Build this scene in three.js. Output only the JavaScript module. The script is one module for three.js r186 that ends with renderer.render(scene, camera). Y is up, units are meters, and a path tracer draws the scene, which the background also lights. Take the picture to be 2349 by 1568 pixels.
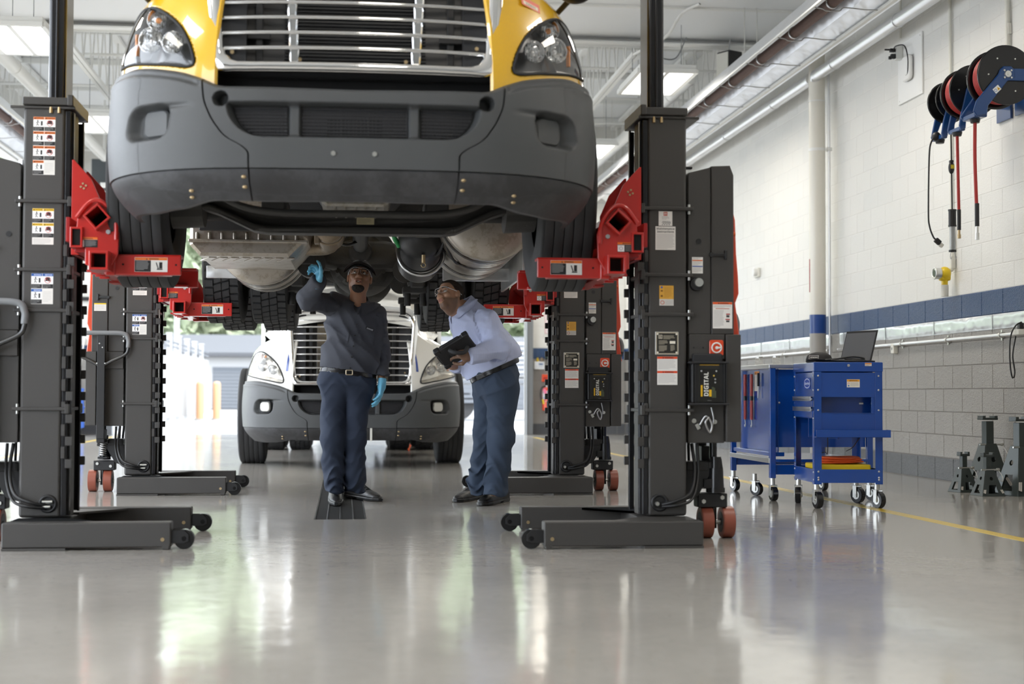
import * as THREE from 'three';
import { RoundedBoxGeometry } from 'three/addons/geometries/RoundedBoxGeometry.js';
import { mergeGeometries, mergeVertices } from 'three/addons/utils/BufferGeometryUtils.js';
import { RectAreaLightUniformsLib } from 'three/addons/lights/RectAreaLightUniformsLib.js';
RectAreaLightUniformsLib.init();

// ---------------------------------------------------------------- camera, sky, sun, exposure
const scene = new THREE.Scene();
const camera = new THREE.PerspectiveCamera(2 * Math.atan(784 / 3423) * 180 / Math.PI, 2349 / 1568, 0.05, 400);
camera.position.set(0, 0.755, 0);
camera.rotation.order = 'YXZ';
camera.rotation.set(0.035, -0.112, 0.003);
camera.focus = 10.3;
camera.userData.fStop = 2.2;
scene.add(camera);
const SKY = 8, LAMP = 24, SUN = 4;
scene.background = new THREE.Color(0.90 * SKY, 0.97 * SKY, 1.06 * SKY);      // even, thinly overcast sky
const sun = new THREE.DirectionalLight(0xfff4e4, SUN);
sun.position.set(30, 60, -6); sun.target.position.set(-2, 0, -50);
sun.castShadow = true; sun.shadow.radius = 6; sun.shadow.mapSize.set(2048, 2048);
Object.assign(sun.shadow.camera, { left: -60, right: 60, top: 60, bottom: -60, near: 1, far: 160 });
scene.add(sun, sun.target);
const renderer = new THREE.WebGLRenderer({ antialias: true });
renderer.toneMapping = THREE.LinearToneMapping;
renderer.toneMappingExposure = 0.80;
renderer.shadowMap.enabled = true;

// ---------------------------------------------------------------- helpers
const PI = Math.PI, { sin, cos, abs, min, max, sqrt, hypot, exp, floor, atan2 } = Math;
let seed = 7;
const rnd = () => { seed = (seed * 1664525 + 1013904223) >>> 0; return seed / 4294967296; };
const rr = (a, b) => a + (b - a) * rnd();
const clamp = (x, a, b) => max(a, min(b, x)), lerp = (a, b, t) => a + (b - a) * t;
const sm = (a, b, x) => { const t = clamp((x - a) / (b - a), 0, 1); return t * t * (3 - 2 * t); };
const V = (x, y, z) => new THREE.Vector3(x, y, z);
const table = (t, x) => { if (x <= t[0][0]) return t[0][1]; for (let i = 1; i < t.length; i++) if (x <= t[i][0]) { const k = (x - t[i - 1][0]) / (t[i][0] - t[i - 1][0]); return lerp(t[i - 1][1], t[i][1], k); } return t[t.length - 1][1]; };
const stable = (t, x) => { const e = 0.03; return (table(t, x - e) + 2 * table(t, x) + table(t, x + e)) / 4; };
function hash3(i, j, k) { let h = (i * 374761393 + j * 668265263 + k * 2147483647) | 0; h = Math.imul(h ^ (h >>> 13), 1274126177); return ((h ^ (h >>> 16)) >>> 0) / 4294967296; }
function vnoise(x, y, z) {
  const i = floor(x), j = floor(y), k = floor(z), f = (t) => t * t * (3 - 2 * t), u = f(x - i), v = f(y - j), w = f(z - k);
  const l = (a, b, t) => a + (b - a) * t;
  return l(l(l(hash3(i, j, k), hash3(i + 1, j, k), u), l(hash3(i, j + 1, k), hash3(i + 1, j + 1, k), u), v), l(l(hash3(i, j, k + 1), hash3(i + 1, j, k + 1), u), l(hash3(i, j + 1, k + 1), hash3(i + 1, j + 1, k + 1), u), v), w) * 2 - 1;
}
const fbm = (x, y, z) => vnoise(x, y, z) * 0.6 + vnoise(x * 2.1 + 7, y * 2.1, z * 2.1) * 0.3 + vnoise(x * 4.3, y * 4.3 + 3, z * 4.3) * 0.15;

// textures ------------------------------------------------------
function dataTex(n, fn, srgb = false) {      // periodic value textures
  const d = new Uint8Array(n * n * 4);
  for (let y = 0; y < n; y++) for (let x = 0; x < n; x++) { const c = fn(x / n, y / n), o = (y * n + x) * 4; for (let k = 0; k < 3; k++) d[o + k] = clamp(Math.round((c.length ? c[k] : c) * 255), 0, 255); d[o + 3] = 255; }
  const t = new THREE.DataTexture(d, n, n); t.magFilter = THREE.LinearFilter; t.minFilter = THREE.LinearMipmapLinearFilter; t.generateMipmaps = true;
  t.wrapS = t.wrapT = THREE.RepeatWrapping; if (srgb) t.colorSpace = THREE.SRGBColorSpace; t.needsUpdate = true; return t;
}
function pnoise(u, v, p, s) {                // periodic lattice noise, p cells
  const x = u * p, y = v * p, i = floor(x), j = floor(y), f = (t) => t * t * (3 - 2 * t), a = f(x - i), b = f(y - j), h = (m, n) => hash3(((m % p) + p) % p, ((n % p) + p) % p, s);
  return lerp(lerp(h(i, j), h(i + 1, j), a), lerp(h(i, j + 1), h(i + 1, j + 1), a), b);
}
const TX = {
  block: dataTex(512, (u, v) => 0.5 * pnoise(u, v, 128, 1) + 0.3 * pnoise(u, v, 64, 2) + 0.2 * pnoise(u, v, 24, 3)),
  grain: dataTex(512, (u, v) => 0.6 * pnoise(u, v, 256, 4) + 0.4 * pnoise(u, v, 96, 5)),
  floorC: dataTex(1024, (u, v) => { const n = 0.5 * pnoise(u, v, 9, 6) + 0.3 * pnoise(u, v, 31, 7) + 0.2 * pnoise(u, v, 240, 8), s = pnoise(u, v, 400, 9) > 0.93 ? -0.05 : 0, k = 0.69 + 0.09 * (n - 0.5) + s; return [k, k * 0.975, k * 0.935]; }, true),
  floorR: dataTex(1024, (u, v) => 0.5 + 0.5 * (0.45 * pnoise(u, v, 7, 10) + 0.35 * pnoise(u, v, 37, 11) + 0.3 * pnoise(u, v, 160, 12) - 0.55)),
  floorB: dataTex(512, (u, v) => 0.6 * pnoise(u, v, 12, 13) + 0.3 * pnoise(u, v, 40, 14) + 0.1 * pnoise(u, v, 150, 15)),
  scuff: dataTex(512, (u, v) => { const n = pnoise(u, v, 14, 16) * 0.5 + pnoise(u, v, 60, 17) * 0.3 + pnoise(u, v, 200, 18) * 0.2; const k = 0.50 + 0.13 * sm(0.35, 0.8, n); return [k, k, k]; }, true),
  dust: dataTex(512, (u, v) => { const n = pnoise(u, v, 18, 26) * 0.5 + pnoise(u, v, 70, 27) * 0.3 + pnoise(u, v, 220, 28) * 0.2; const k = sm(0.45, 0.75, n); return [0.88 - 0.09 * k, 0.86 - 0.10 * k, 0.83 - 0.12 * k]; }, true),
  rust: dataTex(512, (u, v) => { const n = pnoise(u, v, 20, 19) * 0.5 + pnoise(u, v, 90, 20) * 0.5; return [0.42 + 0.12 * n, 0.31 + 0.12 * n, 0.27 + 0.13 * n]; }, true),
  weave: dataTex(512, (u, v) => 0.5 + 0.25 * sin(u * 2 * PI * 128) + 0.25 * sin(v * 2 * PI * 128)),
  sheet: dataTex(256, (u, v) => 0.6 * pnoise(u, v, 4, 21) + 0.4 * pnoise(u, v, 11, 22)),
  stripe: dataTex(256, (u, v) => { const a = (u * 64) % 1 < 0.22; return a ? [0.70, 0.74, 0.88] : [0.80, 0.83, 0.93]; }, true),
};
const rep = (t, s, sy = s) => { const c = t.clone(); c.repeat.set(s, sy); c.needsUpdate = true; return c; };
const mk = (c, roughness = 0.5, metalness = 0, o = {}) => {
  const P = ['clearcoat', 'transmission', 'sheen', 'ior', 'thickness', 'specularIntensity', 'anisotropy'].some((k) => k in o);
  const m = new (P ? THREE.MeshPhysicalMaterial : THREE.MeshStandardMaterial)({ roughness, metalness, ...o });
  if (Array.isArray(c)) m.color.setRGB(...c); else m.color.set(c);
  return m;
};
const grainB = (s, b) => ({ bumpMap: rep(TX.grain, s), bumpScale: b });
const M = {
  floor: mk([1, 1, 1], 0.2, 0, { map: rep(TX.floorC, 0.16), roughnessMap: rep(TX.floorR, 0.21), bumpMap: rep(TX.floorB, 0.55), bumpScale: 0.0009 }),
  white: mk([0.76, 0.75, 0.71], 0.40, 0, { bumpMap: rep(TX.block, 3), bumpScale: 0.003 }),
  whiteB: mk([0.74, 0.735, 0.70], 0.40, 0, { bumpMap: rep(TX.block, 3), bumpScale: 0.003 }),
  tan: mk([0.35, 0.335, 0.31], 0.36, 0, { bumpMap: rep(TX.block, 2.6), bumpScale: 0.010 }),
  tanB: mk([0.335, 0.32, 0.295], 0.38, 0, { bumpMap: rep(TX.block, 2.6), bumpScale: 0.010 }),
  navy: mk([0.026, 0.072, 0.175], 0.34, 0, { bumpMap: rep(TX.block, 2.6), bumpScale: 0.009 }),
  base: mk([0.11, 0.115, 0.125], 0.36, 0, { bumpMap: rep(TX.block, 2.6), bumpScale: 0.010 }),
  mortW: mk([0.70, 0.69, 0.65], 0.5), mortT: mk([0.25, 0.235, 0.215], 0.7), mortN: mk([0.03, 0.07, 0.2], 0.6),
  cream: mk([0.74, 0.71, 0.63], 0.3), deck: mk([0.83, 0.84, 0.84], 0.55), steelW: mk([0.78, 0.78, 0.75], 0.45), greyRod: mk([0.25, 0.26, 0.27], 0.4, 0.4),
  galv: mk([0.62, 0.64, 0.65], 0.32, 0.85, { bumpMap: rep(TX.sheet, 1.4), bumpScale: 0.012 }), alum: mk([0.80, 0.82, 0.85], 0.38, 0.9, { bumpMap: rep(TX.sheet, 1.7), bumpScale: 0.008 }),
  pipeM: mk([0.72, 0.73, 0.74], 0.3, 0.75), rusty: mk([0.62, 0.56, 0.52], 0.55, 0.55, { map: rep(TX.rust, 3), bumpMap: rep(TX.grain, 4), bumpScale: 0.002 }),
  chrome: mk([0.86, 0.86, 0.86], 0.06, 1), satin: mk([0.62, 0.62, 0.62], 0.28, 1), steel: mk([0.5, 0.5, 0.5], 0.35, 0.9), zinc: mk([0.66, 0.66, 0.63], 0.3, 0.9), brass: mk([0.5, 0.38, 0.22], 0.4, 0.9),
  lift: mk([0.047, 0.0435, 0.040], 0.42, 0, grainB(6, 0.0006)), liftB: mk([0.042, 0.039, 0.036], 0.38, 0, grainB(8, 0.0004)), mast: mk([0.018, 0.018, 0.02], 0.16, 0.2),
  red: mk([0.50, 0.020, 0.014], 0.28, 0, { clearcoat: 0.5, clearcoatRoughness: 0.12 }), redDk: mk([0.34, 0.012, 0.012], 0.3), orangeRed: mk([0.72, 0.07, 0.018], 0.3, 0, { clearcoat: 0.4 }), urethane: mk([0.28, 0.075, 0.045], 0.4),
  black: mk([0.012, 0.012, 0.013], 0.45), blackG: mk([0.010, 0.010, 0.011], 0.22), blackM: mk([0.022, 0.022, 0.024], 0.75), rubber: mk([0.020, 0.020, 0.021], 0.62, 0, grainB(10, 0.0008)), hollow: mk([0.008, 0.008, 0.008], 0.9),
  blue: mk([0.004, 0.062, 0.33], 0.26, 0, { clearcoat: 0.6, clearcoatRoughness: 0.1 }), blueDk: mk([0.004, 0.05, 0.19], 0.3, 0, { clearcoat: 0.4 }), blueCloth: mk([0.006, 0.085, 0.42], 0.75),
  yellowP: mk([0.82, 0.47, 0.012], 0.25, 0, { clearcoat: 1, clearcoatRoughness: 0.03 }), whiteP: mk([0.82, 0.80, 0.74], 0.25, 0, { clearcoat: 1, clearcoatRoughness: 0.03 }),
  bumper: mk([0.064, 0.067, 0.069], 0.36, 0, grainB(9, 0.0007)), bumperLo: mk([0.15, 0.15, 0.16], 0.5, 0, { map: rep(TX.scuff, 0.9), ...grainB(9, 0.0007) }),
  chassis: mk([0.028, 0.027, 0.026], 0.55, 0.1, grainB(4, 0.002)), cast: mk([0.055, 0.052, 0.048], 0.6, 0.2, grainB(4, 0.003)), alu: mk([0.62, 0.60, 0.57], 0.36, 0.75, { map: rep(TX.dust, 1.1) }), aluPan: mk([0.40, 0.40, 0.39], 0.5, 0.5, { map: rep(TX.dust, 2) }), bronze: mk([0.36, 0.30, 0.23], 0.5, 0.6, { map: rep(TX.dust, 3) }),
  tyre: mk([0.030, 0.030, 0.031], 0.72, 0, grainB(6, 0.001)), lensG: mk([1, 1, 1], 0.03, 0, { transmission: 1, ior: 1.45, thickness: 0 }), lensW: mk([0.98, 0.97, 0.94], 0.12, 0, { transmission: 0.93, ior: 1.45, thickness: 0 }),
  amber: mk([0.75, 0.24, 0.02], 0.2, 0, { clearcoat: 0.5 }), orangePl: mk([0.80, 0.11, 0.01], 0.45), yellowPl: mk([0.78, 0.55, 0.01], 0.4), yellowPaint: mk([0.72, 0.50, 0.05], 0.3, 0, { clearcoat: 0.3, clearcoatRoughness: 0.2 }),
  orangeCl: mk([0.70, 0.10, 0.015], 0.8), paper: mk([0.82, 0.82, 0.80], 0.6), offW: mk([0.72, 0.71, 0.64], 0.45), greyPl: mk([0.20, 0.21, 0.22], 0.5), screen: mk([0.16, 0.165, 0.175], 0.35, 0.3),
  hoseR: mk([0.42, 0.025, 0.02], 0.5), green: mk([0.03, 0.35, 0.10], 0.4), jack: mk([0.060, 0.072, 0.068], 0.3, 0.25), grate: mk([0.020, 0.020, 0.021], 0.6, 0.3),
  ground: mk([0.30, 0.295, 0.285], 0.9, 0, grainB(1, 0.004)), lot: mk([0.22, 0.22, 0.22], 0.9), outW: mk([0.34, 0.34, 0.34], 0.7), outG: mk([0.105, 0.115, 0.13], 0.6), roofG: mk([0.06, 0.063, 0.07], 0.8), bark: mk([0.11, 0.085, 0.06], 0.9),
};
const leafM = [[0.33, 0.39, 0.26], [0.41, 0.46, 0.33], [0.25, 0.31, 0.19]].map((c) => mk(c, 0.8, 0, { transmission: 0.3, thickness: 0 }));

// geometry helpers ----------------------------------------------
function place(g, x = 0, y = 0, z = 0, rx = 0, ry = 0, rz = 0) { if (rz) g.rotateZ(rz); if (rx) g.rotateX(rx); if (ry) g.rotateY(ry); g.translate(x, y, z); return g; }
const B = (w, h, d, x, y, z, r = 0.004, rx, ry, rz) => place(r > 0 ? new RoundedBoxGeometry(w, h, d, 1, min(r, w / 2.01, h / 2.01, d / 2.01)) : new THREE.BoxGeometry(w, h, d), x, y, z, rx, ry, rz);
const C = (r, h, x, y, z, ax = 'y', r2 = r, seg = 20, open = false) => place(new THREE.CylinderGeometry(r2, r, h, seg, 1, open), x, y, z, ax === 'z' ? PI / 2 : 0, 0, ax === 'x' ? -PI / 2 : 0);
const S = (r, x, y, z, sx = 1, sy = 1, sz = 1, n = 16) => { const g = new THREE.SphereGeometry(r, n, n * 0.75 | 0); g.scale(sx, sy, sz); return place(g, x, y, z); };
const Tor = (R, r, x, y, z, ax = 'z', seg = 28, n = 8) => place(new THREE.TorusGeometry(R, r, n, seg), x, y, z, ax === 'y' ? PI / 2 : 0, ax === 'x' ? PI / 2 : 0);
const T = (pts, r, seg = 0, n = 8, closed = false, tension = 0.5) => new THREE.TubeGeometry(new THREE.CatmullRomCurve3(pts.map((p) => p.isVector3 ? p : V(...p)), closed, 'catmullrom', tension), seg || pts.length * 8, r, n, closed);
const rod = (a, b, r, n = 8) => { const A = V(...a), D = V(...b).sub(A), l = D.length(), g = new THREE.CylinderGeometry(r, r, l, n); g.applyQuaternion(new THREE.Quaternion().setFromUnitVectors(V(0, 1, 0), D.normalize())); const m = A.add(V(...b)).multiplyScalar(0.5); return g.translate(m.x, m.y, m.z); };
const bar = (a, b, w, h) => { const A = V(...a), Bv = V(...b), D = Bv.clone().sub(A), l = D.length(), g = new THREE.BoxGeometry(w, h, l); const m = new THREE.Matrix4().lookAt(Bv, A, V(0, 1, 0.0001)); g.applyMatrix4(m); const c = A.add(Bv).multiplyScalar(0.5); return g.translate(c.x, c.y, c.z); };
const shape = (pts, holes = []) => { const s = new THREE.Shape(pts.map((p) => new THREE.Vector2(...p))); for (const h of holes) s.holes.push(new THREE.Path(h.map((p) => new THREE.Vector2(...p)))); return s; };
const X = (pts, depth, bev = 0.003, holes = []) => { const g = new THREE.ExtrudeGeometry(shape(pts, holes), { depth: depth - 2 * bev, bevelEnabled: bev > 0, bevelThickness: bev, bevelSize: bev, bevelOffset: -bev, bevelSegments: 1, curveSegments: 8 }); return g.translate(0, 0, -depth / 2 + bev); };
const Lt = (pts, seg = 28) => new THREE.LatheGeometry(pts.map((p) => new THREE.Vector2(...p)), seg);
const rrect = (w, h, r, x = 0, y = 0, n = 5) => { const o = []; for (const [cx, cy, a] of [[w / 2 - r, h / 2 - r, 0], [-w / 2 + r, h / 2 - r, 1], [-w / 2 + r, -h / 2 + r, 2], [w / 2 - r, -h / 2 + r, 3]]) for (let i = 0; i <= n; i++) { const t = (a + i / n) * PI / 2; o.push([x + cx + r * cos(t), y + cy + r * sin(t)]); } return o; };
const circ = (r, x = 0, y = 0, n = 20) => Array.from({ length: n }, (_, i) => [x + r * cos(i / n * 2 * PI), y + r * sin(i / n * 2 * PI)]);
function surf(nu, nv, f, rim) {               // grid surface f(u,v) -> [x,y,z]; rim: inward offset that gives the sheet a returned edge
  const pos = [], idx = [], put = (p) => pos.push(...p) / 3 - 1, W = nu + 1;
  for (let j = 0; j <= nv; j++) for (let i = 0; i <= nu; i++) put(f(i / nu, j / nv));
  for (let j = 0; j < nv; j++) for (let i = 0; i < nu; i++) { const a = j * W + i; idx.push(a, a + 1, a + W + 1, a, a + W + 1, a + W); }
  let g = new THREE.BufferGeometry();
  g.setAttribute('position', new THREE.Float32BufferAttribute(pos, 3)); g.setIndex(idx); g.computeVertexNormals();
  if (rim) {
    const edge = []; for (let i = 0; i <= nu; i++) edge.push(i); for (let j = 1; j <= nv; j++) edge.push(j * W + nu); for (let i = nu - 1; i >= 0; i--) edge.push(nv * W + i); for (let j = nv - 1; j >= 0; j--) edge.push(j * W);
    const p2 = [], i2 = []; edge.forEach((e) => { const a = [pos[e * 3], pos[e * 3 + 1], pos[e * 3 + 2]], o = rim(a); p2.push(...a, a[0] + o[0], a[1] + o[1], a[2] + o[2]); });
    for (let k = 0; k < edge.length - 1; k++) i2.push(2 * k, 2 * k + 1, 2 * k + 3, 2 * k, 2 * k + 3, 2 * k + 2);
    const r = new THREE.BufferGeometry(); r.setAttribute('position', new THREE.Float32BufferAttribute(p2, 3)); r.setIndex(i2); r.computeVertexNormals();
    g = mergeGeometries([g.toNonIndexed(), r.toNonIndexed()]);
  }
  return g;
}
function loft(rings, capA = false, capB = false) {   // closed rings of equal count
  const n = rings[0].length, pos = [], idx = [];
  for (const r of rings) for (const p of r) pos.push(p[0], p[1], p[2]);
  for (let j = 0; j < rings.length - 1; j++) for (let i = 0; i < n; i++) { const a = j * n + i, b = j * n + (i + 1) % n; idx.push(a, b, b + n, a, b + n, a + n); }
  for (const [on, j] of [[capA, 0], [capB, rings.length - 1]]) if (on) { const c = [0, 0, 0]; rings[j].forEach((p) => { for (let k = 0; k < 3; k++) c[k] += p[k] / n; }); const o = pos.length / 3; pos.push(...c); for (let i = 0; i < n; i++) idx.push(o, j * n + i, j * n + (i + 1) % n); }
  const g = new THREE.BufferGeometry(); g.setAttribute('position', new THREE.Float32BufferAttribute(pos, 3)); g.setIndex(idx); g.computeVertexNormals(); return g;
}
function boxUV(g) {                            // metre-sized uv from position and facing
  const p = g.attributes.position, n = g.attributes.normal, u = new Float32Array(p.count * 2);
  for (let i = 0; i < p.count; i++) { const ax = abs(n.getX(i)), ay = abs(n.getY(i)), az = abs(n.getZ(i)), x = p.getX(i), y = p.getY(i), z = p.getZ(i); if (ay > ax && ay > az) { u[2 * i] = x; u[2 * i + 1] = z; } else if (ax > az) { u[2 * i] = z; u[2 * i + 1] = y; } else { u[2 * i] = x; u[2 * i + 1] = y; } }
  g.setAttribute('uv', new THREE.BufferAttribute(u, 2)); return g;
}
function joined(list) {
  const gs = [].concat(list).map((g) => { const h = g.index ? g.toNonIndexed() : g; for (const k of Object.keys(h.attributes)) if (!['position', 'normal'].includes(k)) h.deleteAttribute(k); h.morphAttributes = {}; return h; });
  return boxUV(gs.length > 1 ? mergeGeometries(gs) : gs[0]);
}
const used = {};
const numbered = (n) => { const k = used[n] = (used[n] ?? -1) + 1; return k ? n + '_' + String(k).padStart(3, '0') : n; };
function mesh(name, geos, m, parent, keepUV = false) { const o = new THREE.Mesh(keepUV ? geos : joined(geos), m); o.name = name; o.castShadow = o.receiveShadow = true; parent.add(o); return o; }
function thing(name, label, category, x = 0, y = 0, z = 0, ry = 0, group) { const o = new THREE.Group(); o.name = numbered(name); o.position.set(x, y, z); o.rotation.y = ry; o.userData = { label, category }; if (group) o.userData.group = group; scene.add(o); return o; }
function solo(name, label, category, geos, m, group) { const o = mesh(numbered(name), geos, m, scene); o.userData = { label, category }; if (group) o.userData.group = group; return o; }
function struct(name, geos, m) { const o = geos ? mesh(numbered(name), geos, m, scene) : new THREE.Group(); if (!geos) { o.name = numbered(name); scene.add(o); } o.userData.kind = 'structure'; return o; }
function dup(o, label, x, y, z, ry = 0, group) { const c = o.clone(); c.name = numbered(o.name.replace(/_\d{3}$/, '')); c.position.set(x, y, z); c.rotation.y = ry; c.userData = { ...o.userData, label }; if (group) c.userData.group = group; scene.add(c); return c; }
const lab = (o, t) => { o.userData.label = t; return o; };
const tris = { n: 0 };

// ---------------------------------------------------------------- printed matter: one sheet of stickers
const AT = document.createElement('canvas'); AT.width = AT.height = 2048;
const ax = AT.getContext('2d'); ax.fillStyle = '#d9d9d6'; ax.fillRect(0, 0, 2048, 2048);
const cellAt = {}; let pkX = 0, pkY = 0, pkH = 0;
function sheet(id, w, h, draw) {
  if (pkX + w + 4 > 2048) { pkX = 0; pkY += pkH + 4; pkH = 0; }
  ax.save(); ax.translate(pkX, pkY); ax.beginPath(); ax.rect(0, 0, w, h); ax.clip(); draw(w, h); ax.restore();
  cellAt[id] = [pkX, pkY, w, h]; pkX += w + 4; pkH = max(pkH, h);
}
const R_ = (c, x, y, w, h) => { ax.fillStyle = c; ax.fillRect(x, y, w, h); };
const Tx = (s, x, y, px, c = '#111', al = 'left', font = 'bold', fam = 'sans-serif') => { ax.fillStyle = c; ax.textAlign = al; ax.textBaseline = 'middle'; ax.font = font + ' ' + px + 'px ' + fam; ax.fillText(s, x, y); };
const lines = (x, y, w, n, gap, c = '#777', th = 2) => { for (let i = 0; i < n; i++) R_(c, x, y + i * gap, w * (i === n - 1 ? 0.6 : rr(0.85, 1)), th); };
const tri = (x, y, s, c = '#111') => { ax.fillStyle = c; ax.beginPath(); ax.moveTo(x, y + s / 2); ax.lineTo(x + s, y + s / 2); ax.lineTo(x + s / 2, y - s / 2); ax.fill(); };
function figure(x, y, s) { ax.strokeStyle = '#111'; ax.lineWidth = s * 0.09; ax.lineCap = 'round'; ax.fillStyle = '#111'; ax.beginPath(); ax.arc(x, y, s * 0.12, 0, 7); ax.fill(); ax.beginPath(); ax.moveTo(x, y + s * 0.1); ax.lineTo(x - s * 0.05, y + s * 0.5); ax.lineTo(x - s * 0.2, y + s * 0.9); ax.moveTo(x - s * 0.05, y + s * 0.5); ax.lineTo(x + s * 0.15, y + s * 0.9); ax.moveTo(x - s * 0.25, y + s * 0.4); ax.lineTo(x, y + s * 0.2); ax.lineTo(x + s * 0.28, y + s * 0.35); ax.stroke(); }
const noRing = (x, y, r) => { ax.strokeStyle = '#b3261e'; ax.lineWidth = r * 0.16; ax.beginPath(); ax.arc(x, y, r, 0, 7); ax.moveTo(x - r * 0.7, y - r * 0.7); ax.lineTo(x + r * 0.7, y + r * 0.7); ax.stroke(); };
function pictoGrid(w, h, cols, rows, head, headC, txtC, cells) {
  R_('#e9e7e2', 0, 0, w, h); const cw = w / cols, ch = h / rows;
  for (let k = 0; k < cells; k++) { const x = (k % cols) * cw, y = floor(k / cols) * ch; R_(headC, x + 2, y + 2, cw - 4, ch * 0.17); if (head !== 'NOTICE') tri(x + cw * 0.06, y + ch * 0.095, ch * 0.11); Tx(head, x + cw * 0.56, y + ch * 0.1, ch * 0.12, txtC, 'center'); R_('#fff', x + 2, y + ch * 0.19, cw - 4, ch * 0.5); if (k % 2) { R_('#222', x + cw * 0.3, y + ch * 0.26, cw * 0.4, ch * 0.2); R_('#222', x + cw * 0.2, y + ch * 0.45, cw * 0.6, ch * 0.05); noRing(x + cw * 0.5, y + ch * 0.44, ch * 0.19); } else { figure(x + cw * 0.4, y + ch * 0.27, ch * 0.38); R_('#222', x + cw * 0.68, y + ch * 0.3, cw * 0.16, ch * 0.3); } R_('#151515', x + 2, y + ch * 0.7, cw - 4, ch * 0.27); lines(x + 8, y + ch * 0.76, cw * 0.75, 3, ch * 0.07, '#ccc'); }
  for (let k = cells; k < cols * rows; k++) { const x = (k % cols) * cw, y = floor(k / cols) * ch; lines(x + 8, y + ch * 0.2, cw * 0.8, 7, ch * 0.1, '#aaa'); }
}
sheet('warnGrid', 192, 520, (w, h) => pictoGrid(w, h, 2, 4, 'WARNING', '#e8731c', '#111', 7));
sheet('caution', 192, 330, (w, h) => { pictoGrid(w, 268, 2, 2, 'CAUTION', '#f2c40d', '#111', 4); R_('#e9e7e2', 0, 268, w, 62); lines(10, 276, w - 20, 6, 9, '#999'); });
sheet('notice', 192, 280, (w, h) => pictoGrid(w, h, 2, 2, 'NOTICE', '#1d58a8', '#eef', 3));
sheet('plateWarn', 220, 110, (w, h) => { R_('#e8731c', 0, 0, w, 26); tri(56, 13, 16); Tx('WARNING', 122, 14, 20, '#111', 'center'); R_('#181818', 0, 28, w, h); R_('#eee', 2, 34, 76, 70); ax.strokeStyle = '#444'; ax.lineWidth = 3; ax.beginPath(); ax.arc(40, 69, 18, 0, 7); ax.stroke(); lines(88, 40, 120, 7, 9, '#ccc'); });
sheet('forkWarn', 290, 130, (w, h) => { R_('#e9e6e0', 0, 0, w, h); R_('#e8731c', 3, 3, w - 6, 22); tri(100, 14, 14); Tx('WARNING', 170, 14, 17, '#111', 'center'); R_('#181818', 3, 27, 140, h - 30); lines(12, 36, 118, 9, 9, '#ddd'); ax.strokeStyle = '#151515'; ax.lineWidth = 9; ax.beginPath(); ax.moveTo(190, 45); ax.lineTo(208, 100); ax.stroke(); R_('#151515', 216, 42, 28, 56); R_('#151515', 196, 100, 50, 10); });
sheet('gLabel', 130, 134, (w, h) => { R_('#eceae6', 0, 0, w, h); ax.strokeStyle = '#c23018'; ax.lineWidth = 6; ax.strokeRect(50, 10, 30, 28); Tx('G', 66, 25, 28, '#c23018', 'center'); lines(30, 48, 72, 4, 8, '#888'); lines(12, 84, 104, 2, 10, '#999', 1); ax.strokeStyle = '#20242c'; ax.lineWidth = 3; ax.beginPath(); ax.moveTo(30, 104); for (let i = 0; i < 12; i++) ax.lineTo(36 + i * 7, 100 + (i % 2 ? -9 : 6) + i * 0.2); ax.moveTo(30, 122); for (let i = 0; i < 12; i++) ax.lineTo(36 + i * 7, 120 + (i % 3 ? -8 : 6)); ax.stroke(); });
sheet('maintenance', 190, 224, (w, h) => { R_('#eceae6', 0, 0, w, h); Tx('Maintenance', w / 2, 22, 27, '#222', 'center'); Tx('Instructions', w / 2, 50, 27, '#222', 'center'); lines(10, 74, 170, 15, 9.6, '#8a8a8a'); });
sheet('yellowTag', 130, 190, (w, h) => { R_('#d9a441', 0, 0, w, 128); R_('#c9c6c0', 0, 130, w, 60); ax.fillStyle = '#3b56a5'; ax.beginPath(); ax.arc(22, 18, 10, 0, 7); ax.fill(); lines(42, 18, 78, 11, 9, '#9a6a1c'); R_('#7a4d12', 12, 44, 20, 14); R_('#7a4d12', 12, 90, 20, 18); ax.strokeStyle = '#b5482a'; ax.lineWidth = 5; ax.beginPath(); ax.arc(28, 160, 16, 0, 7); ax.stroke(); lines(56, 144, 66, 4, 10, '#aaa'); });
sheet('nameplate', 200, 196, (w, h) => { R_('#b9ae98', 0, 0, w, h); R_('#26241f', 9, 9, w - 18, h - 18); ax.strokeStyle = '#d5ccb8'; ax.lineWidth = 4; ax.strokeRect(26, 26, 30, 30); Tx('G', 41, 42, 28, '#d5ccb8', 'center'); lines(66, 30, 106, 4, 9, '#cfc6b2', 3); R_('#efe9da', 124, 78, 50, 24); lines(26, 74, 84, 4, 10, '#cfc6b2', 3); lines(26, 120, 80, 6, 9, '#cfc6b2', 3); lines(130, 116, 40, 6, 9, '#cfc6b2', 3); for (const [x, y] of [[16, 16], [184, 16], [16, 180], [184, 180]]) { ax.fillStyle = '#e6e1d4'; ax.beginPath(); ax.arc(x, y, 9, 0, 7); ax.fill(); } });
sheet('warnTwo', 190, 264, (w, h) => { R_('#e8e5e0', 0, 0, w, h); for (const y of [2, 134]) { R_('#e0481c', 2, y, w - 4, 20); tri(50, y + 10, 14); Tx('WARNING', 112, y + 11, 17, '#111', 'center'); lines(10, y + 30, 168, 9, 10, '#888'); } });
sheet('boxLabel', 110, 150, (w, h) => { R_('#e8e5e0', 0, 0, w, h); R_('#d9641c', 4, 26, w - 8, 10); R_('#2f4fa0', 4, 80, w - 8, 10); lines(8, 8, 90, 2, 8); lines(8, 42, 90, 4, 9); lines(8, 98, 90, 5, 9); });
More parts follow.
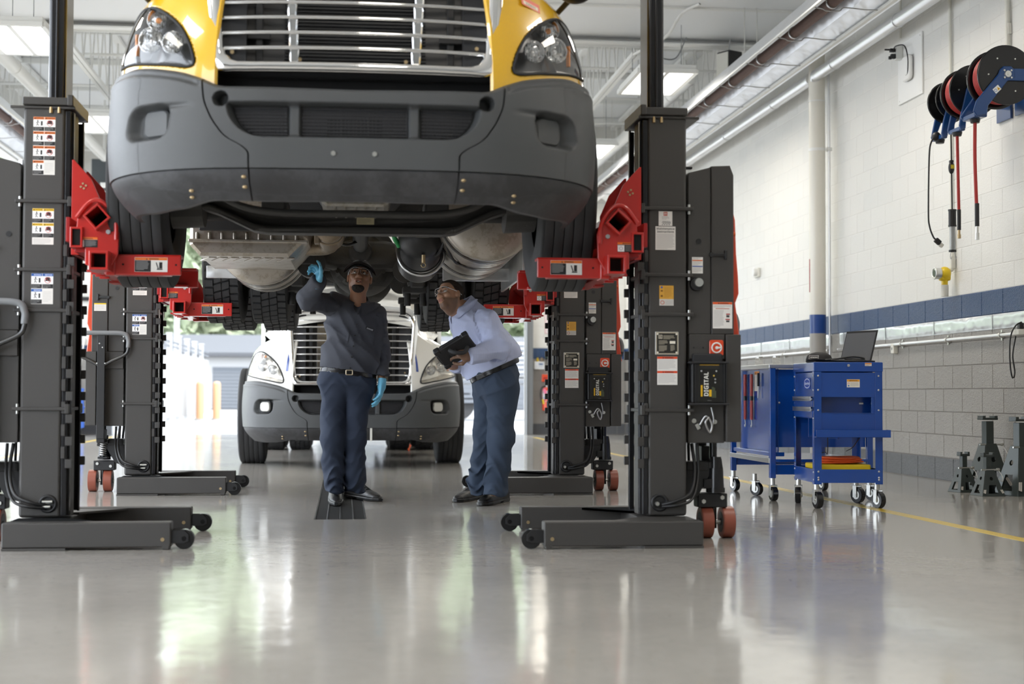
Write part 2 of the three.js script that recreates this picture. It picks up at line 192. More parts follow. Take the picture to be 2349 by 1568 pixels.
sheet('boxWarn', 200, 266, (w, h) => { R_('#e8e5e0', 0, 0, w, h); R_('#e0571c', 2, 2, w - 4, 22); tri(54, 13, 15); Tx('WARNING', 118, 14, 18, '#111', 'center'); lines(10, 34, 180, 3, 9); R_('#b34030', 30, 64, 140, 6); lines(12, 84, 106, 16, 10.5); R_('#a82f28', 136, 116, 40, 12); R_('#333', 138, 132, 32, 22); R_('#a82f28', 130, 168, 44, 12); R_('#333', 136, 184, 34, 18); });
sheet('digital', 180, 330, (w, h) => { R_('#14130f', 0, 0, w, h); R_('#b8912e', 6, 4, w - 12, 7); R_('#4a4a48', 6, 18, w - 12, 3); R_('#4a4a48', 6, 32, w - 12, 3); ax.save(); ax.translate(62, 280); ax.rotate(-PI / 2); Tx('DIGITAL', 0, 0, 54, '#eceae2'); R_('#e0b11c', 0, -48, 98, 16); R_('#e0b11c', 0, 24, 60, 22); ax.restore(); for (const [x, y, c] of [[128, 100, '#d6b24a'], [140, 130, '#aaa'], [140, 158, '#aaa'], [20, 60, '#bbb'], [150, 60, '#bbb']]) { ax.fillStyle = c; ax.beginPath(); ax.arc(x, y, 8, 0, 7); ax.fill(); } ax.save(); ax.translate(130, 290); ax.rotate(-PI / 2); lines(0, -18, 100, 4, 10, '#7d8a6a', 3); ax.restore(); Tx('-------', 90, 312, 16, '#bbb', 'center'); });
sheet('switchTag', 100, 32, (w, h) => { R_('#e2ddd5', 0, 0, w, h); lines(8, 7, 84, 2, 10, '#666', 3); });
sheet('cartWarn', 220, 134, (w, h) => { R_('#e6e2d8', 0, 0, w, h); R_('#e9a01e', 6, 6, w - 12, 32); tri(44, 22, 20); Tx('WARNING', 124, 23, 25, '#2a1a05', 'center'); lines(60, 50, 146, 7, 10, '#777'); ax.strokeStyle = '#c2382a'; ax.lineWidth = 4; ax.beginPath(); ax.arc(32, 66, 12, 0, 7); ax.stroke(); ax.fillStyle = '#2a62a8'; ax.beginPath(); ax.arc(32, 106, 12, 0, 7); ax.fill(); });
sheet('cartTag', 140, 64, (w, h) => { R_('#e6e2d8', 0, 0, w, h); R_('#e0861c', 3, 3, w - 6, 22); lines(8, 32, 122, 3, 10, '#8a6a5a', 4); });
sheet('cartLogo', 220, 110, (w, h) => { R_('#0b3fa6', 0, 0, w, h); ax.strokeStyle = '#e8eefb'; ax.lineWidth = 8; ax.beginPath(); ax.ellipse(110, 55, 98, 44, 0, 0, 7); ax.stroke(); Tx('Blue-Point', 110, 56, 34, '#eef3ff', 'center', 'italic bold'); });
sheet('truckNumber', 240, 100, (w, h) => { R_('#e2521a', 0, 0, w, h); R_('#e8d9c2', 24, 44, w - 48, 40); Tx('529031', 120, 66, 40, '#5a3010', 'center'); });
sheet('wetSupply', 170, 60, (w, h) => { R_('#c9c4b4', 0, 0, w, h); ax.strokeStyle = '#333'; ax.lineWidth = 4; ax.strokeRect(4, 4, w - 8, h - 8); Tx('WET/SUPPLY', w / 2, 32, 24, '#222', 'center'); });
sheet('axleTag', 120, 50, (w, h) => { R_('#8f866a', 0, 0, w, h); lines(8, 10, 100, 4, 9, '#5a5240', 3); });
sheet('shirtLogo', 160, 44, (w, h) => { R_('#171a21', 0, 0, w, h); Tx('PENSKE', 80, 23, 34, '#d9dde6', 'center', 'italic bold'); });
sheet('miller', 240, 90, (w, h) => { R_('#0d57b8', 0, 0, w, h); Tx('Miller', 120, 46, 64, '#e8eef6', 'center', 'italic bold'); });
sheet('benchTag', 130, 150, (w, h) => { R_('#ddd8d0', 0, 0, w, h); R_('#e0861c', 3, 3, w - 6, 24); tri(20, 15, 16); lines(8, 36, 112, 10, 11, '#999'); });
sheet('signStrip', 60, 370, (w, h) => { R_('#f0eeee', 0, 0, w, h); ax.strokeStyle = '#b8324a'; ax.lineWidth = 6; ax.strokeRect(4, 4, w - 8, h - 8); for (let i = 0; i < 10; i++) R_('#c25a70', 24, 24 + i * 33, 12, 16); });
sheet('standTag', 50, 200, (w, h) => { R_('#d8d2c8', 0, 0, w, h); R_('#b52a22', 4, 4, w - 8, 34); lines(8, 46, 34, 14, 11, '#777', 4); });
sheet('bottleTag', 120, 110, (w, h) => { R_('#dfe1e3', 0, 0, w, h); R_('#8fa0b4', 0, 8, w, 14); lines(10, 32, 100, 4, 11, '#888', 4); R_('#c9331f', 0, 86, w, 20); R_('#3c6aa8', 16, 66, 30, 14); });
sheet('reelTag', 120, 90, (w, h) => { R_('#e8e8e6', 0, 0, w, h); ax.strokeStyle = '#2a62a8'; ax.lineWidth = 7; ax.beginPath(); ax.arc(32, 45, 20, 0, 7); ax.stroke(); ax.fillStyle = '#f0b818'; ax.beginPath(); ax.moveTo(60, 72); ax.lineTo(112, 72); ax.lineTo(86, 20); ax.fill(); tri(78, 52, 16); });
sheet('capPatch', 150, 60, (w, h) => { R_('#23211f', 0, 0, w, h); ax.strokeStyle = '#d8d8d8'; ax.lineWidth = 6; ax.strokeRect(5, 5, w - 10, h - 10); Tx('PENSKE', 75, 31, 32, '#e6e6e6', 'center', 'italic bold'); });
sheet('yellowSq', 60, 60, (w, h) => { R_('#e8d22a', 0, 0, w, h); ax.strokeStyle = '#8a7a10'; ax.lineWidth = 4; ax.strokeRect(10, 14, 40, 30); });
sheet('keypad', 120, 100, (w, h) => { R_('#dfe2e6', 0, 0, w, h); R_('#3f648f', 54, 22, 52, 22); for (let i = 0; i < 8; i++) R_('#b5bac2', 56 + (i % 4) * 13, 54 + floor(i / 4) * 16, 9, 9); });
sheet('plainWarn', 120, 90, (w, h) => { R_('#e0ddd8', 0, 0, w, h); R_('#e2c22a', 0, 0, w, 16); lines(8, 24, 104, 7, 9, '#aaa'); });
const atlas = new THREE.CanvasTexture(AT); atlas.colorSpace = THREE.SRGBColorSpace; atlas.magFilter = THREE.LinearFilter;
M.print = mk([1, 1, 1], 0.4, 0, { map: atlas });
function sticker(parent, id, w, h, x, y, z, ry = 0, rx = 0, rz = 0, name = 'sticker') {   // a thin printed sheet
  const [px, py, pw, ph] = cellAt[id], g = new THREE.BoxGeometry(w, h, 0.0012), u = g.attributes.uv;
  for (let i = 0; i < u.count; i++) u.setXY(i, (px + 1 + u.getX(i) * (pw - 2)) / 2048, 1 - (py + 1 + (1 - u.getY(i)) * (ph - 2)) / 2048);
  return mesh(name, place(g, x, y, z, rx, ry, rz), M.print, parent, true);
}

// ---------------------------------------------------------------- floor, walls, ceiling
const WX = 5.31, ZB = -27.9, YC = 5.05;
{ // floor with the trench of the drain let into it
  const g = X([[-5.75, -10], [5.5, -10], [5.5, 28.1], [-5.75, 28.1]], 0.2, 0, [[[-0.175, 9.07], [0.142, 9.07], [0.142, 13.6], [-0.175, 13.6]]]);
  g.rotateX(-PI / 2); g.translate(0, -0.1, 0); struct('floor', g, M.floor);
  const ch = thing('trench_drain', 'black slotted trench drain grate let into the grey floor', 'drain');
  mesh('channel', [B(0.36, 0.02, 4.53, -0.0165, -0.15, -11.335, 0), B(0.02, 0.15, 4.53, -0.186, -0.085, -11.335, 0), B(0.02, 0.15, 4.53, 0.153, -0.085, -11.335, 0)], M.hollow, ch);
  for (const x of [-0.17, -0.095, -0.016, 0.062, 0.137]) mesh('rail', B(0.009, 0.025, 4.52, x, -0.0135, -11.335, 0.002), M.satin.clone(), ch).material.color.setRGB(0.16, 0.16, 0.16);
  const cr = []; for (let k = 0; k < 226; k++) cr.push(B(0.30, 0.022, 0.0125, -0.0165, -0.0155, -9.075 - k * 0.02, 0));
  mesh('crossbars', cr, M.grate, ch).userData.kind = 'stuff';
  const yl = struct('trim_1', B(0.085, 0.0012, 27, 3.49, 0.0006, -12.5, 0, 0, 0.012), M.yellowPaint); 
  struct('trim_2', B(0.085, 0.0012, 22, -3.95, 0.0006, -16, 0), M.yellowPaint);
}
// one face of a concrete block: chamfered slab, uv in metres with an offset of its own
function slab(w, h, c, t, ou = 0, ov = 0) {
  const P = [[0, 0, 0], [w, 0, 0], [w, h, 0], [0, h, 0], [c, c, t], [w - c, c, t], [w - c, h - c, t], [c, h - c, t]], q = [[4, 5, 6, 7], [0, 1, 5, 4], [1, 2, 6, 5], [2, 3, 7, 6], [3, 0, 4, 7]], pos = [], uv = [];
  for (const [a, b, d, e] of q) for (const k of [a, b, d, a, d, e]) { pos.push(...P[k]); uv.push(P[k][0] + ou, P[k][1] + ov); }
  const g = new THREE.BufferGeometry(); g.setAttribute('position', new THREE.Float32BufferAttribute(pos, 3)); g.setAttribute('uv', new THREE.Float32BufferAttribute(uv, 2)); g.computeVertexNormals(); return g;
}
const CO = 0.2032, BL = 0.4064, rowMat = (r) => r === 0 ? M.base : r < 7 ? (rnd() < 0.5 ? M.tan : M.tanB) : r === 7 ? M.navy : (rnd() < 0.7 ? M.white : M.whiteB);
const variants = {}; for (const [k, c, t] of [['rough', 0.004, 0.006], ['flat', 0.003, 0.0022]]) variants[k] = [0, 1, 2, 3].map((i) => slab(BL - (k === 'flat' ? 0.004 : 0.006), CO - (k === 'flat' ? 0.004 : 0.006), c, t, i * 0.23, i * 0.37));
{ // right wall: backing, the 300 nearest blocks one by one, the rest joined
  const w = struct('wall_right');
  const bands = [[0, CO, M.mortT], [CO, 7 * CO, M.mortT], [7 * CO, 8 * CO, M.mortN], [8 * CO, 6.2, M.mortW]];
  bands.forEach(([a, b, m]) => mesh('joints', B(0.2, b - a, 38.2, WX + 0.1, (a + b) / 2, -9.05, 0), m, w));
  const cand = [];
  for (let r = 0; r < 27; r++) for (let k = -1; k < 48; k++) { const d0 = 8.6 + k * BL + (r % 2 ? 0.115 : 0.318), d1 = min(d0 + BL, 27.88); if (d1 - d0 < 0.1) continue; cand.push({ r, d0, d1, seen: d0 > 10.9 && r * CO < 0.755 + 0.245 * d0 }); }
  cand.sort((a, b) => (b.seen - a.seen) || a.d0 - b.d0);
  const rest = {};
  cand.forEach((c, i) => {
    const m = rowMat(c.r), whole = c.d1 - c.d0 > BL - 0.01, kind = c.r < 8 ? 'rough' : 'flat';
    if (i < 300 && whole) { const o = new THREE.Mesh(variants[kind][i % 4], m); o.name = 'block'; o.castShadow = o.receiveShadow = true; o.rotation.y = -PI / 2; o.position.set(WX, c.r * CO + 0.003, -c.d1 + 0.003); w.add(o); }
    else { const g = slab(c.d1 - c.d0 - 0.006, CO - 0.006, kind === 'rough' ? 0.004 : 0.003, kind === 'rough' ? 0.006 : 0.0022, rnd(), rnd()); g.rotateY(-PI / 2); g.translate(WX, c.r * CO + 0.003, -c.d1 + 0.003); (rest[m.uuid] ??= { m, gs: [] }).gs.push(g); }
  });
  for (const { m, gs } of Object.values(rest)) { const o = mesh('far_blocks', mergeGeometries(gs), m, w, true); o.userData.kind = 'stuff'; }
}
{ // back wall beside the open bay door
  const w = struct('wall_back');
  for (const [x0, x1] of [[3.52, 5.6], [-5.7, -4.3]]) [[0, 7 * CO, M.mortT], [7 * CO, 8 * CO, M.mortN], [8 * CO, 6.2, M.mortW]].forEach(([a, b, m]) => mesh('joints', B(x1 - x0, b - a, 0.2, (x0 + x1) / 2, (a + b) / 2, ZB - 0.1, 0), m, w));
  mesh('header', B(7.9, 1.7, 0.2, -0.39, 5.35, ZB - 0.1, 0), M.white, w);
  const far = {};
  for (const [x0, x1] of [[3.52, 5.3], [-5.55, -4.3]]) for (let r = 0; r < 20; r++) for (let x = x0 - (r % 2 ? 0.2 : 0); x < x1 - 0.05; x += BL) {
    const a = max(x, x0), b = min(x + BL, x1), m = rowMat(r); if (b - a < 0.06) continue;
    const g = slab(b - a - 0.006, CO - 0.006, 0.003, 0.004, rnd(), rnd()); const o = new THREE.Mesh(g, m); o.name = 'block'; o.position.set(a + 0.003, r * CO + 0.003, ZB); o.castShadow = o.receiveShadow = true; w.add(o);
  }
}
{ // left side: a row of open bay doors (outside the frame), rear wall behind the camera
  const w = struct('wall_left'), x = -5.65;
  mesh('wall_panel', [B(0.2, 6.2, 7, x, 3.1, 6.6, 0), B(0.2, 1.5, 38, x, 5.45, -9, 0), B(0.2, 6.2, 0.7, x, 3.1, -2.8, 0), B(0.2, 6.2, 0.7, x, 3.1, -9.0, 0), B(0.2, 6.2, 0.7, x, 3.1, -15.2, 0), B(0.2, 6.2, 0.7, x, 3.1, -21.4, 0), B(0.2, 6.2, 1.2, x, 3.1, -27.5, 0)], M.whiteB, w);
  struct('wall_rear', [B(11.3, 6.2, 0.2, -0.1, 3.1, 10.1, 0)], M.whiteB);
}
{
  struct('ceiling', [B(11.3, 0.2, 27.6, -0.12, YC + 0.1, -3.7, 0), B(11.3, 0.2, 10.7, -0.12, 5.95, -22.9, 0), B(11.3, 0.9, 0.12, -0.12, 5.5, -17.55, 0)], M.deck);
  for (let k = 0; k < 3; k++) solo('ceiling_seam', 'thin white batten running across the flat white ceiling', 'batten', B(11, 0.025, 0.05, -0.12, YC - 0.012, -12.9 - k * 1.6, 0.004), M.steelW, 'battens on the flat ceiling');
  for (const d of [19.2, 21.2, 23.2, 25.2, 27]) solo('roof_purlin', 'white steel purlin crossing under the roof deck', 'purlin', [B(11, 0.09, 0.07, -0.12, 5.80, -d, 0.004), C(0.018, 11, -0.12, 5.12, -d - 0.4, 'x')], M.steelW, 'purlins under the raised roof deck');
  solo('ceiling_girder', 'white steel girder at the step in the ceiling', 'girder', [B(11, 0.02, 0.22, -0.12, 4.98, -17.6, 0.004), B(11, 0.5, 0.015, -0.12, 5.2, -17.66, 0)], M.steelW);
  for (const x of [-4.94, -3.26, -1.57, 0.11, 1.8, 3.48, 5.05]) {
    const j = thing('roof_joist', 'white open-web steel joist with zigzag rods under roof deck', 'joist', x, 0, 0, 0, 'open-web roof joists');
    mesh('bottom_chord', [B(0.05, 0.05, 10.2, -0.03, 4.86, -22.7, 0.004), B(0.05, 0.05, 10.2, 0.03, 4.86, -22.7, 0.004)], M.steelW, j); mesh('top_chord', B(0.11, 0.06, 10.2, 0, 5.80, -22.7, 0.004), M.steelW, j);
    const z = []; for (let k = 0; k < 16; k++) { const a = -17.7 - k * 0.63; z.push(rod([0, 4.86, a], [0, 5.8, a - 0.31], 0.011, 6), rod([0, 5.8, a - 0.31], [0, 4.86, a - 0.63], 0.011, 6)); }
    mesh('web_rods', z, M.steelW, j);
  }
}
// door frames of the open bay at the back
{
  const f = struct('door_1');
  mesh('frame', [B(0.12, 4.6, 0.3, 3.46, 2.3, ZB + 0.02, 0.01), B(0.12, 4.6, 0.3, -4.24, 2.3, ZB + 0.02, 0.01), B(7.8, 0.14, 0.3, -0.39, 4.55, ZB + 0.02, 0.01)], M.greyPl, f);
  mesh('track', [B(0.03, 4.4, 0.07, 3.36, 2.2, ZB + 0.2, 0.004), B(0.03, 4.4, 0.07, -4.14, 2.2, ZB + 0.2, 0.004)], M.galv, f);
}

// ---------------------------------------------------------------- ceiling lights (each a glowing panel pair and a light of the same size)
M.glow = mk([0.9, 0.9, 0.9], 0.5, 0, { emissive: new THREE.Color(1, 0.985, 0.95), emissiveIntensity: 5 });
function highBay(x, d, label) {
  const y = x < 0 ? 4.38 : 4.46, t = thing('ceiling_light', label, 'light', x, y, -d, 0, 'twin-panel ceiling lights');
  mesh('housing', [B(0.66, 0.06, 1.3, 0, 0.045, 0, 0.008), B(0.66, 0.05, 0.05, 0, 0.0, 0.65, 0.004), B(0.66, 0.05, 0.05, 0, 0, -0.65, 0.004), B(0.05, 0.05, 1.3, 0.33, 0, 0, 0.004), B(0.05, 0.05, 1.3, -0.33, 0, 0, 0.004), B(0.045, 0.05, 1.3, 0, 0, 0, 0.004)], M.steelW, t);
  for (const s of [-1, 1]) mesh('panel', B(0.27, 0.012, 1.24, s * 0.16, 0.008, 0, 0), M.glow, t);
  for (const s of [-1, 1]) mesh('hanger', rod([s * 0.2, 0.07, s * 0.45], [s * 0.2, (d > 17.6 ? 5.8 : 5.04) - y, s * 0.45], 0.004), M.greyRod, t);
  const l = new THREE.RectAreaLight(0xfff6e8, LAMP, 0.6, 1.22); l.position.set(0, -0.03, 0); l.rotation.x = -PI / 2; l.name = 'panel_light'; t.add(l);
}
for (const d of [5.6, 10.6, 15.65, 20.45, 25.3]) highBay(-3.3, d, 'white twin-panel ceiling light in the row beside the left heater');
for (const d of [6.9, 12.1, 17.3, 22.3, 27.0]) highBay(3.66, d, 'white twin-panel ceiling light in the row beside the right wall heater');
for (const d of [3.2]) highBay(0.35, d, 'white twin-panel ceiling light above the middle bay');

// ---------------------------------------------------------------- along the right wall
{ // round downpipe column
  const t = thing('drain_column', 'round painted column with navy band and tan foot against block wall', 'column', 5.10, 0, -15.69);
  const ring = (a, b, m, n) => mesh(n, C(0.088, b - a, 0, (a + b) / 2, 0, 'y', 0.088, 32), m, t);
  ring(0, 1.422, M.tanB.clone(), 'foot').material.bumpScale = 0; ring(1.422, 1.625, mk([0.012, 0.055, 0.24], 0.3), 'band'); ring(1.625, 5.04, M.cream, 'shaft');
  mesh('clamp', [C(0.093, 0.03, 0, 3.42, 0, 'y', 0.093, 28), B(0.05, 0.04, 0.05, 0.12, 3.42, 0.05), C(0.093, 0.012, 0, 3.95, 0, 'y', 0.093, 28)], M.steelW, t);
  mesh('side_pipe', [C(0.014, 4.2, 0.115, 2.3, 0.06)], M.pipeM, t);
  mesh('tag', [B(0.004, 0.36, 0.022, -0.0885, 2.05, 0.0, 0.001)], M.redDk, t);
}
solo('air_pipe', 'silver insulated pipe running high along the wall toward the corner', 'pipe', [C(0.062, 11.9, 5.07, 4.22, -21.75, 'z'), ...[17.2, 19.4, 21.6, 24].map((d) => Tor(0.064, 0.006, 5.07, 4.22, -d))], M.pipeM);
solo('air_pipe', 'silver insulated pipe above the hose reels, elbowed into the column', 'pipe', [C(0.062, 9.0, 5.07, 4.22, -11.1, 'z'), T([[5.07, 4.22, -15.55], [5.07, 4.22, -15.62], [5.085, 4.15, -15.68], [5.09, 4.0, -15.69]], 0.064, 16, 16), ...[9, 11.2, 13.2, 15.0].map((d) => Tor(0.064, 0.006, 5.07, 4.22, -d))], M.pipeM);
function guard(z0, z1, label) {
  const t = thing('wall_guard', label, 'panel', WX - 0.004, 1.30, 0), n = 40, L = z1 - z0, g = surf(n, 6, (u, v) => [-0.012 - 0.006 * vnoise(u * L * 3, v * 2, 3) - (v < 0.02 || v > 0.98 ? -0.008 : 0), v * 0.122, -(z0 + u * L)]);
  mesh('sheet', g, M.galv, t);
  const b = []; for (let d = z0 + 0.3; d < z1; d += 1.22) b.push(B(0.006, 0.12, 0.02, -0.016, 0.061, -d, 0.001)); mesh('lap_joints', b, M.galv, t);
}
guard(9, 15.55, 'dented galvanised sheet strip on wall above the tool cart'); guard(15.84, 26, 'dented galvanised sheet strip on wall beyond the round column');
for (const [z0, z1, l] of [[9, 15.52, 'thin grey conduit with clamps under the galvanised strip near the tool cart'], [15.86, 25.5, 'thin grey conduit with clamps under the galvanised strip beyond column']]) {
  const t = thing('wall_conduit', l, 'conduit', 5.27, 1.245, 0); mesh('pipe', C(0.014, z1 - z0, 0, 0, -(z0 + z1) / 2, 'z', 0.014, 12), M.pipeM, t);
  for (let d = z0 + (z0 < 10 ? 0.38 : 0.6); d < z1; d += 1.08) mesh('clamp', [B(0.03, 0.05, 0.024, 0.02, 0, -d, 0.003), B(0.012, 0.085, 0.02, 0.03, 0, -d - 0.03, 0.002), C(0.02, 0.03, 0, 0, -d, 'z')], M.zinc, t);
}
{ const t = thing('wall_outlet', 'small beige outlet box on grey block wall behind tool cart', 'outlet', WX - 0.006, 1.205, -13.9); mesh('body', B(0.05, 0.095, 0.075, -0.025, 0, 0, 0.008), M.offW, t); mesh('slot', [B(0.004, 0.03, 0.008, -0.051, 0, 0, 0.001), B(0.004, 0.008, 0.026, -0.051, 0, 0, 0.001)], M.greyPl, t); }
{ const t = thing('alarm_strobe', 'cream alarm sounder mounted on white block wall', 'alarm', WX - 0.003, 2.33, -18.75); mesh('plate', B(0.03, 0.12, 0.21, -0.015, 0, 0, 0.01), M.offW, t); mesh('lamp', [C(0.055, 0.05, -0.05, 0.01, 0.02, 'x', 0.048), ...[-0.03, -0.01, 0.01, 0.03].map((y) => B(0.006, 0.006, 0.07, -0.077, 0.01 + y, 0.02, 0.001))], M.paper, t); }
{ // gas detector on its riser
  const t = thing('gas_detector', 'yellow gas detector with grey sensor at end of white conduit', 'detector', WX - 0.08, 1.82, -12.53);
  mesh('body', [S(0.055, -0.02, 0, 0.02, 1, 1.1, 1.1, 18), B(0.10, 0.11, 0.07, -0.02, -0.01, 0.02, 0.02), C(0.028, 0.06, -0.02, -0.07, 0.02)], M.yellowPl, t);
  mesh('window', [C(0.048, 0.05, -0.085, 0, 0.02, 'x', 0.05, 24), Tor(0.046, 0.008, -0.11, 0, 0.02, 'x')], M.zinc, t); mesh('glass', C(0.03, 0.004, -0.113, 0, 0.02, 'x'), M.blackG, t); mesh('sensor', C(0.032, 0.10, -0.02, -0.15, 0.02, 'y', 0.034), M.offW, t);
  mesh('conduit', [T([[0.01, 0.02, 0.02], [0.05, 0.05, 0.03], [0.05, 0.16, 0.03], [0.045, 0.4, 0.02]], 0.02, 24, 10), B(0.045, 0.12, 0.045, 0.05, 0.1, 0.03, 0.01), C(0.014, 2.6, 0.055, 1.5, 0.0, 'y', 0.014, 10)], M.offW, t);
}
solo('wall_riser', 'thin painted conduit rising up white wall above the hose reels', 'conduit', [C(0.02, 1.9, WX - 0.03, 4.1, -11.38, 'y', 0.02, 10), B(0.03, 0.09, 0.05, WX - 0.02, 3.7, -11.38), T([[5.28, 3.35, -11.3], [5.2, 3.3, -11.1], [5.15, 3.3, -10.9]], 0.02)], M.offW);
{ // board with wireless unit and plug box
  const t = thing('wall_board', 'thin white mounting board screwed to block wall high up', 'board', WX - 0.004, 3.835, -13.49); mesh('sheet', B(0.016, 0.58, 0.60, -0.008, 0, 0, 0.002), M.paper, t); mesh('screw', [[0.26, 0.26], [-0.26, 0.26], [0.26, -0.26], [-0.26, -0.26]].map(([y, z]) => C(0.005, 0.003, -0.017, y, z, 'x')), M.steel, t);
  const a = thing('wireless_unit', 'flat rounded white wireless unit on the mounting board', 'wireless unit', WX - 0.02, 3.84, -13.48); const g = X(rrect(0.21, 0.24, 0.05), 0.035, 0.01); g.rotateY(-PI / 2); mesh('body', g.translate(-0.03, 0, 0), M.paper, a); mesh('logo', B(0.001, 0.008, 0.03, -0.048, -0.07, 0.02, 0), M.steel, a);
  const b = thing('plug_box', 'grey plug box with black adapters beside the wireless unit', 'outlet', WX - 0.02, 4.03, -13.69); mesh('box', B(0.07, 0.13, 0.08, -0.035, 0, 0, 0.006), M.zinc, b); mesh('adapter', [B(0.05, 0.035, 0.035, -0.095, 0.025, 0, 0.006), B(0.05, 0.045, 0.04, -0.09, -0.035, 0.01, 0.006), B(0.06, 0.015, 0.015, -0.14, 0.03, 0, 0.004), B(0.03, 0.03, 0.02, -0.12, -0.05, 0.01, 0.004)], M.black, b);
  mesh('cord', T([[-0.09, 0.03, 0.02], [-0.10, 0.04, 0.12], [-0.06, 0.02, 0.22], [-0.05, -0.1, 0.28], [-0.05, -0.22, 0.28], [-0.04, -0.27, 0.24]], 0.006, 40), M.black, b); mesh('riser', C(0.012, 0.55, -0.01, 0.42, 0), M.offW, b);
}
// three reels
function reel(name, label, d, R, hoseM, width, tagged, k = 1) {
  const t = thing(name, label, 'reel', 4.85, 3.125, -d, 0), disc = (z) => { const p = [[0.02, 0], [R * 0.42, 0.0], [R * 0.46, 0.012], [R * 0.8, 0.012], [R * 0.86, 0.004], [R * 0.97, 0.004], [R, 0.010], [R, 0.018], [R * 0.95, 0.02], [0.02, 0.02]]; const g = Lt(p, 48); g.rotateX(PI / 2); return g.translate(0, 0, z); };
  mesh('flange', [disc(width / 2)], M.blackG, t); const f2 = disc(0); f2.rotateY(PI); mesh('flange', f2.translate(0, 0, -width / 2), M.blackG, t);
  if (hoseM) { const h = []; for (let k = 0; k < 5; k++) for (let j = 0; j < 2; j++) h.push(Tor(R * (0.82 - j * 0.11), 0.013, 0, 0, -width / 2 + 0.02 + (k + 0.5) * (width - 0.04) / 5, 'z', 48, 8)); mesh('wound_hose', h, hoseM, t); }
  mesh('drum', C(R * 0.6, width, 0, 0, 0, 'z', R * 0.6, 32), M.blackG, t);
  const arm = X([[-0.055, 0.035], [-0.03, 0.06], [0.03, 0.06], [0.055, 0.035], [0.06, -0.02], [0.0, -0.05], [-0.15 * k, -0.235], [-0.16 * k, -0.30], [-0.24 * k, -0.315], [-0.265 * k, -0.28], [-0.24 * k, -0.20], [-0.07, 0.0]], 0.022, 0.006); 
  mesh('guide_arm', [arm.translate(0, 0, width / 2 + 0.035), B(0.1 * k, 0.035, width + 0.05, -0.2 * k, -0.30, 0, 0.008), X([[-0.055, 0.035], [0.055, 0.035], [0.06, -0.02], [0.0, -0.05], [-0.15 * k, -0.235], [-0.16 * k, -0.30], [-0.24 * k, -0.315], [-0.265 * k, -0.28], [-0.07, 0.0]], 0.022, 0.006).translate(0, 0, -width / 2 - 0.035)], M.blueDk, t);
  mesh('bracket', [B(0.46, 0.09, 0.02, 0.22, -0.0, width / 2 + 0.03, 0.006), B(0.02, 0.09, 0.06, 0.44, 0, width / 2, 0.004), B(0.46, 0.07, 0.02, 0.22, 0, -width / 2 - 0.03, 0.006), B(0.02, 0.3, width + 0.12, 0.445, 0, 0, 0.004)], M.blueDk, t);
  mesh('hub', [C(0.028, 0.012, 0, 0, width / 2 + 0.052, 'z', 0.024), C(0.008, 0.02, 0, 0, width / 2 + 0.056, 'z')], M.zinc, t);
  const b = []; for (let k = 0; k < 4; k++) b.push(C(0.007, 0.008, 0.038 * cos(k * PI / 2 + 0.8), 0.038 * sin(k * PI / 2 + 0.8), width / 2 + 0.05, 'z')); for (let k = 0; k < 6; k++) b.push(C(0.006, 0.01, R * 0.62 * cos(k * PI / 3), R * 0.62 * sin(k * PI / 3), width / 2 + 0.02, 'z')); mesh('bolts', b, M.zinc, t);
  mesh('hose_guide', [C(0.032, 0.03, -0.2 * k, -0.33, 0, 'y', 0.04)], M.black, t);
  if (tagged) sticker(t, 'reelTag', 0.055, 0.042, -0.085, -0.115, width / 2 + 0.0475, 0, 0, 0.72);
  return t;
}
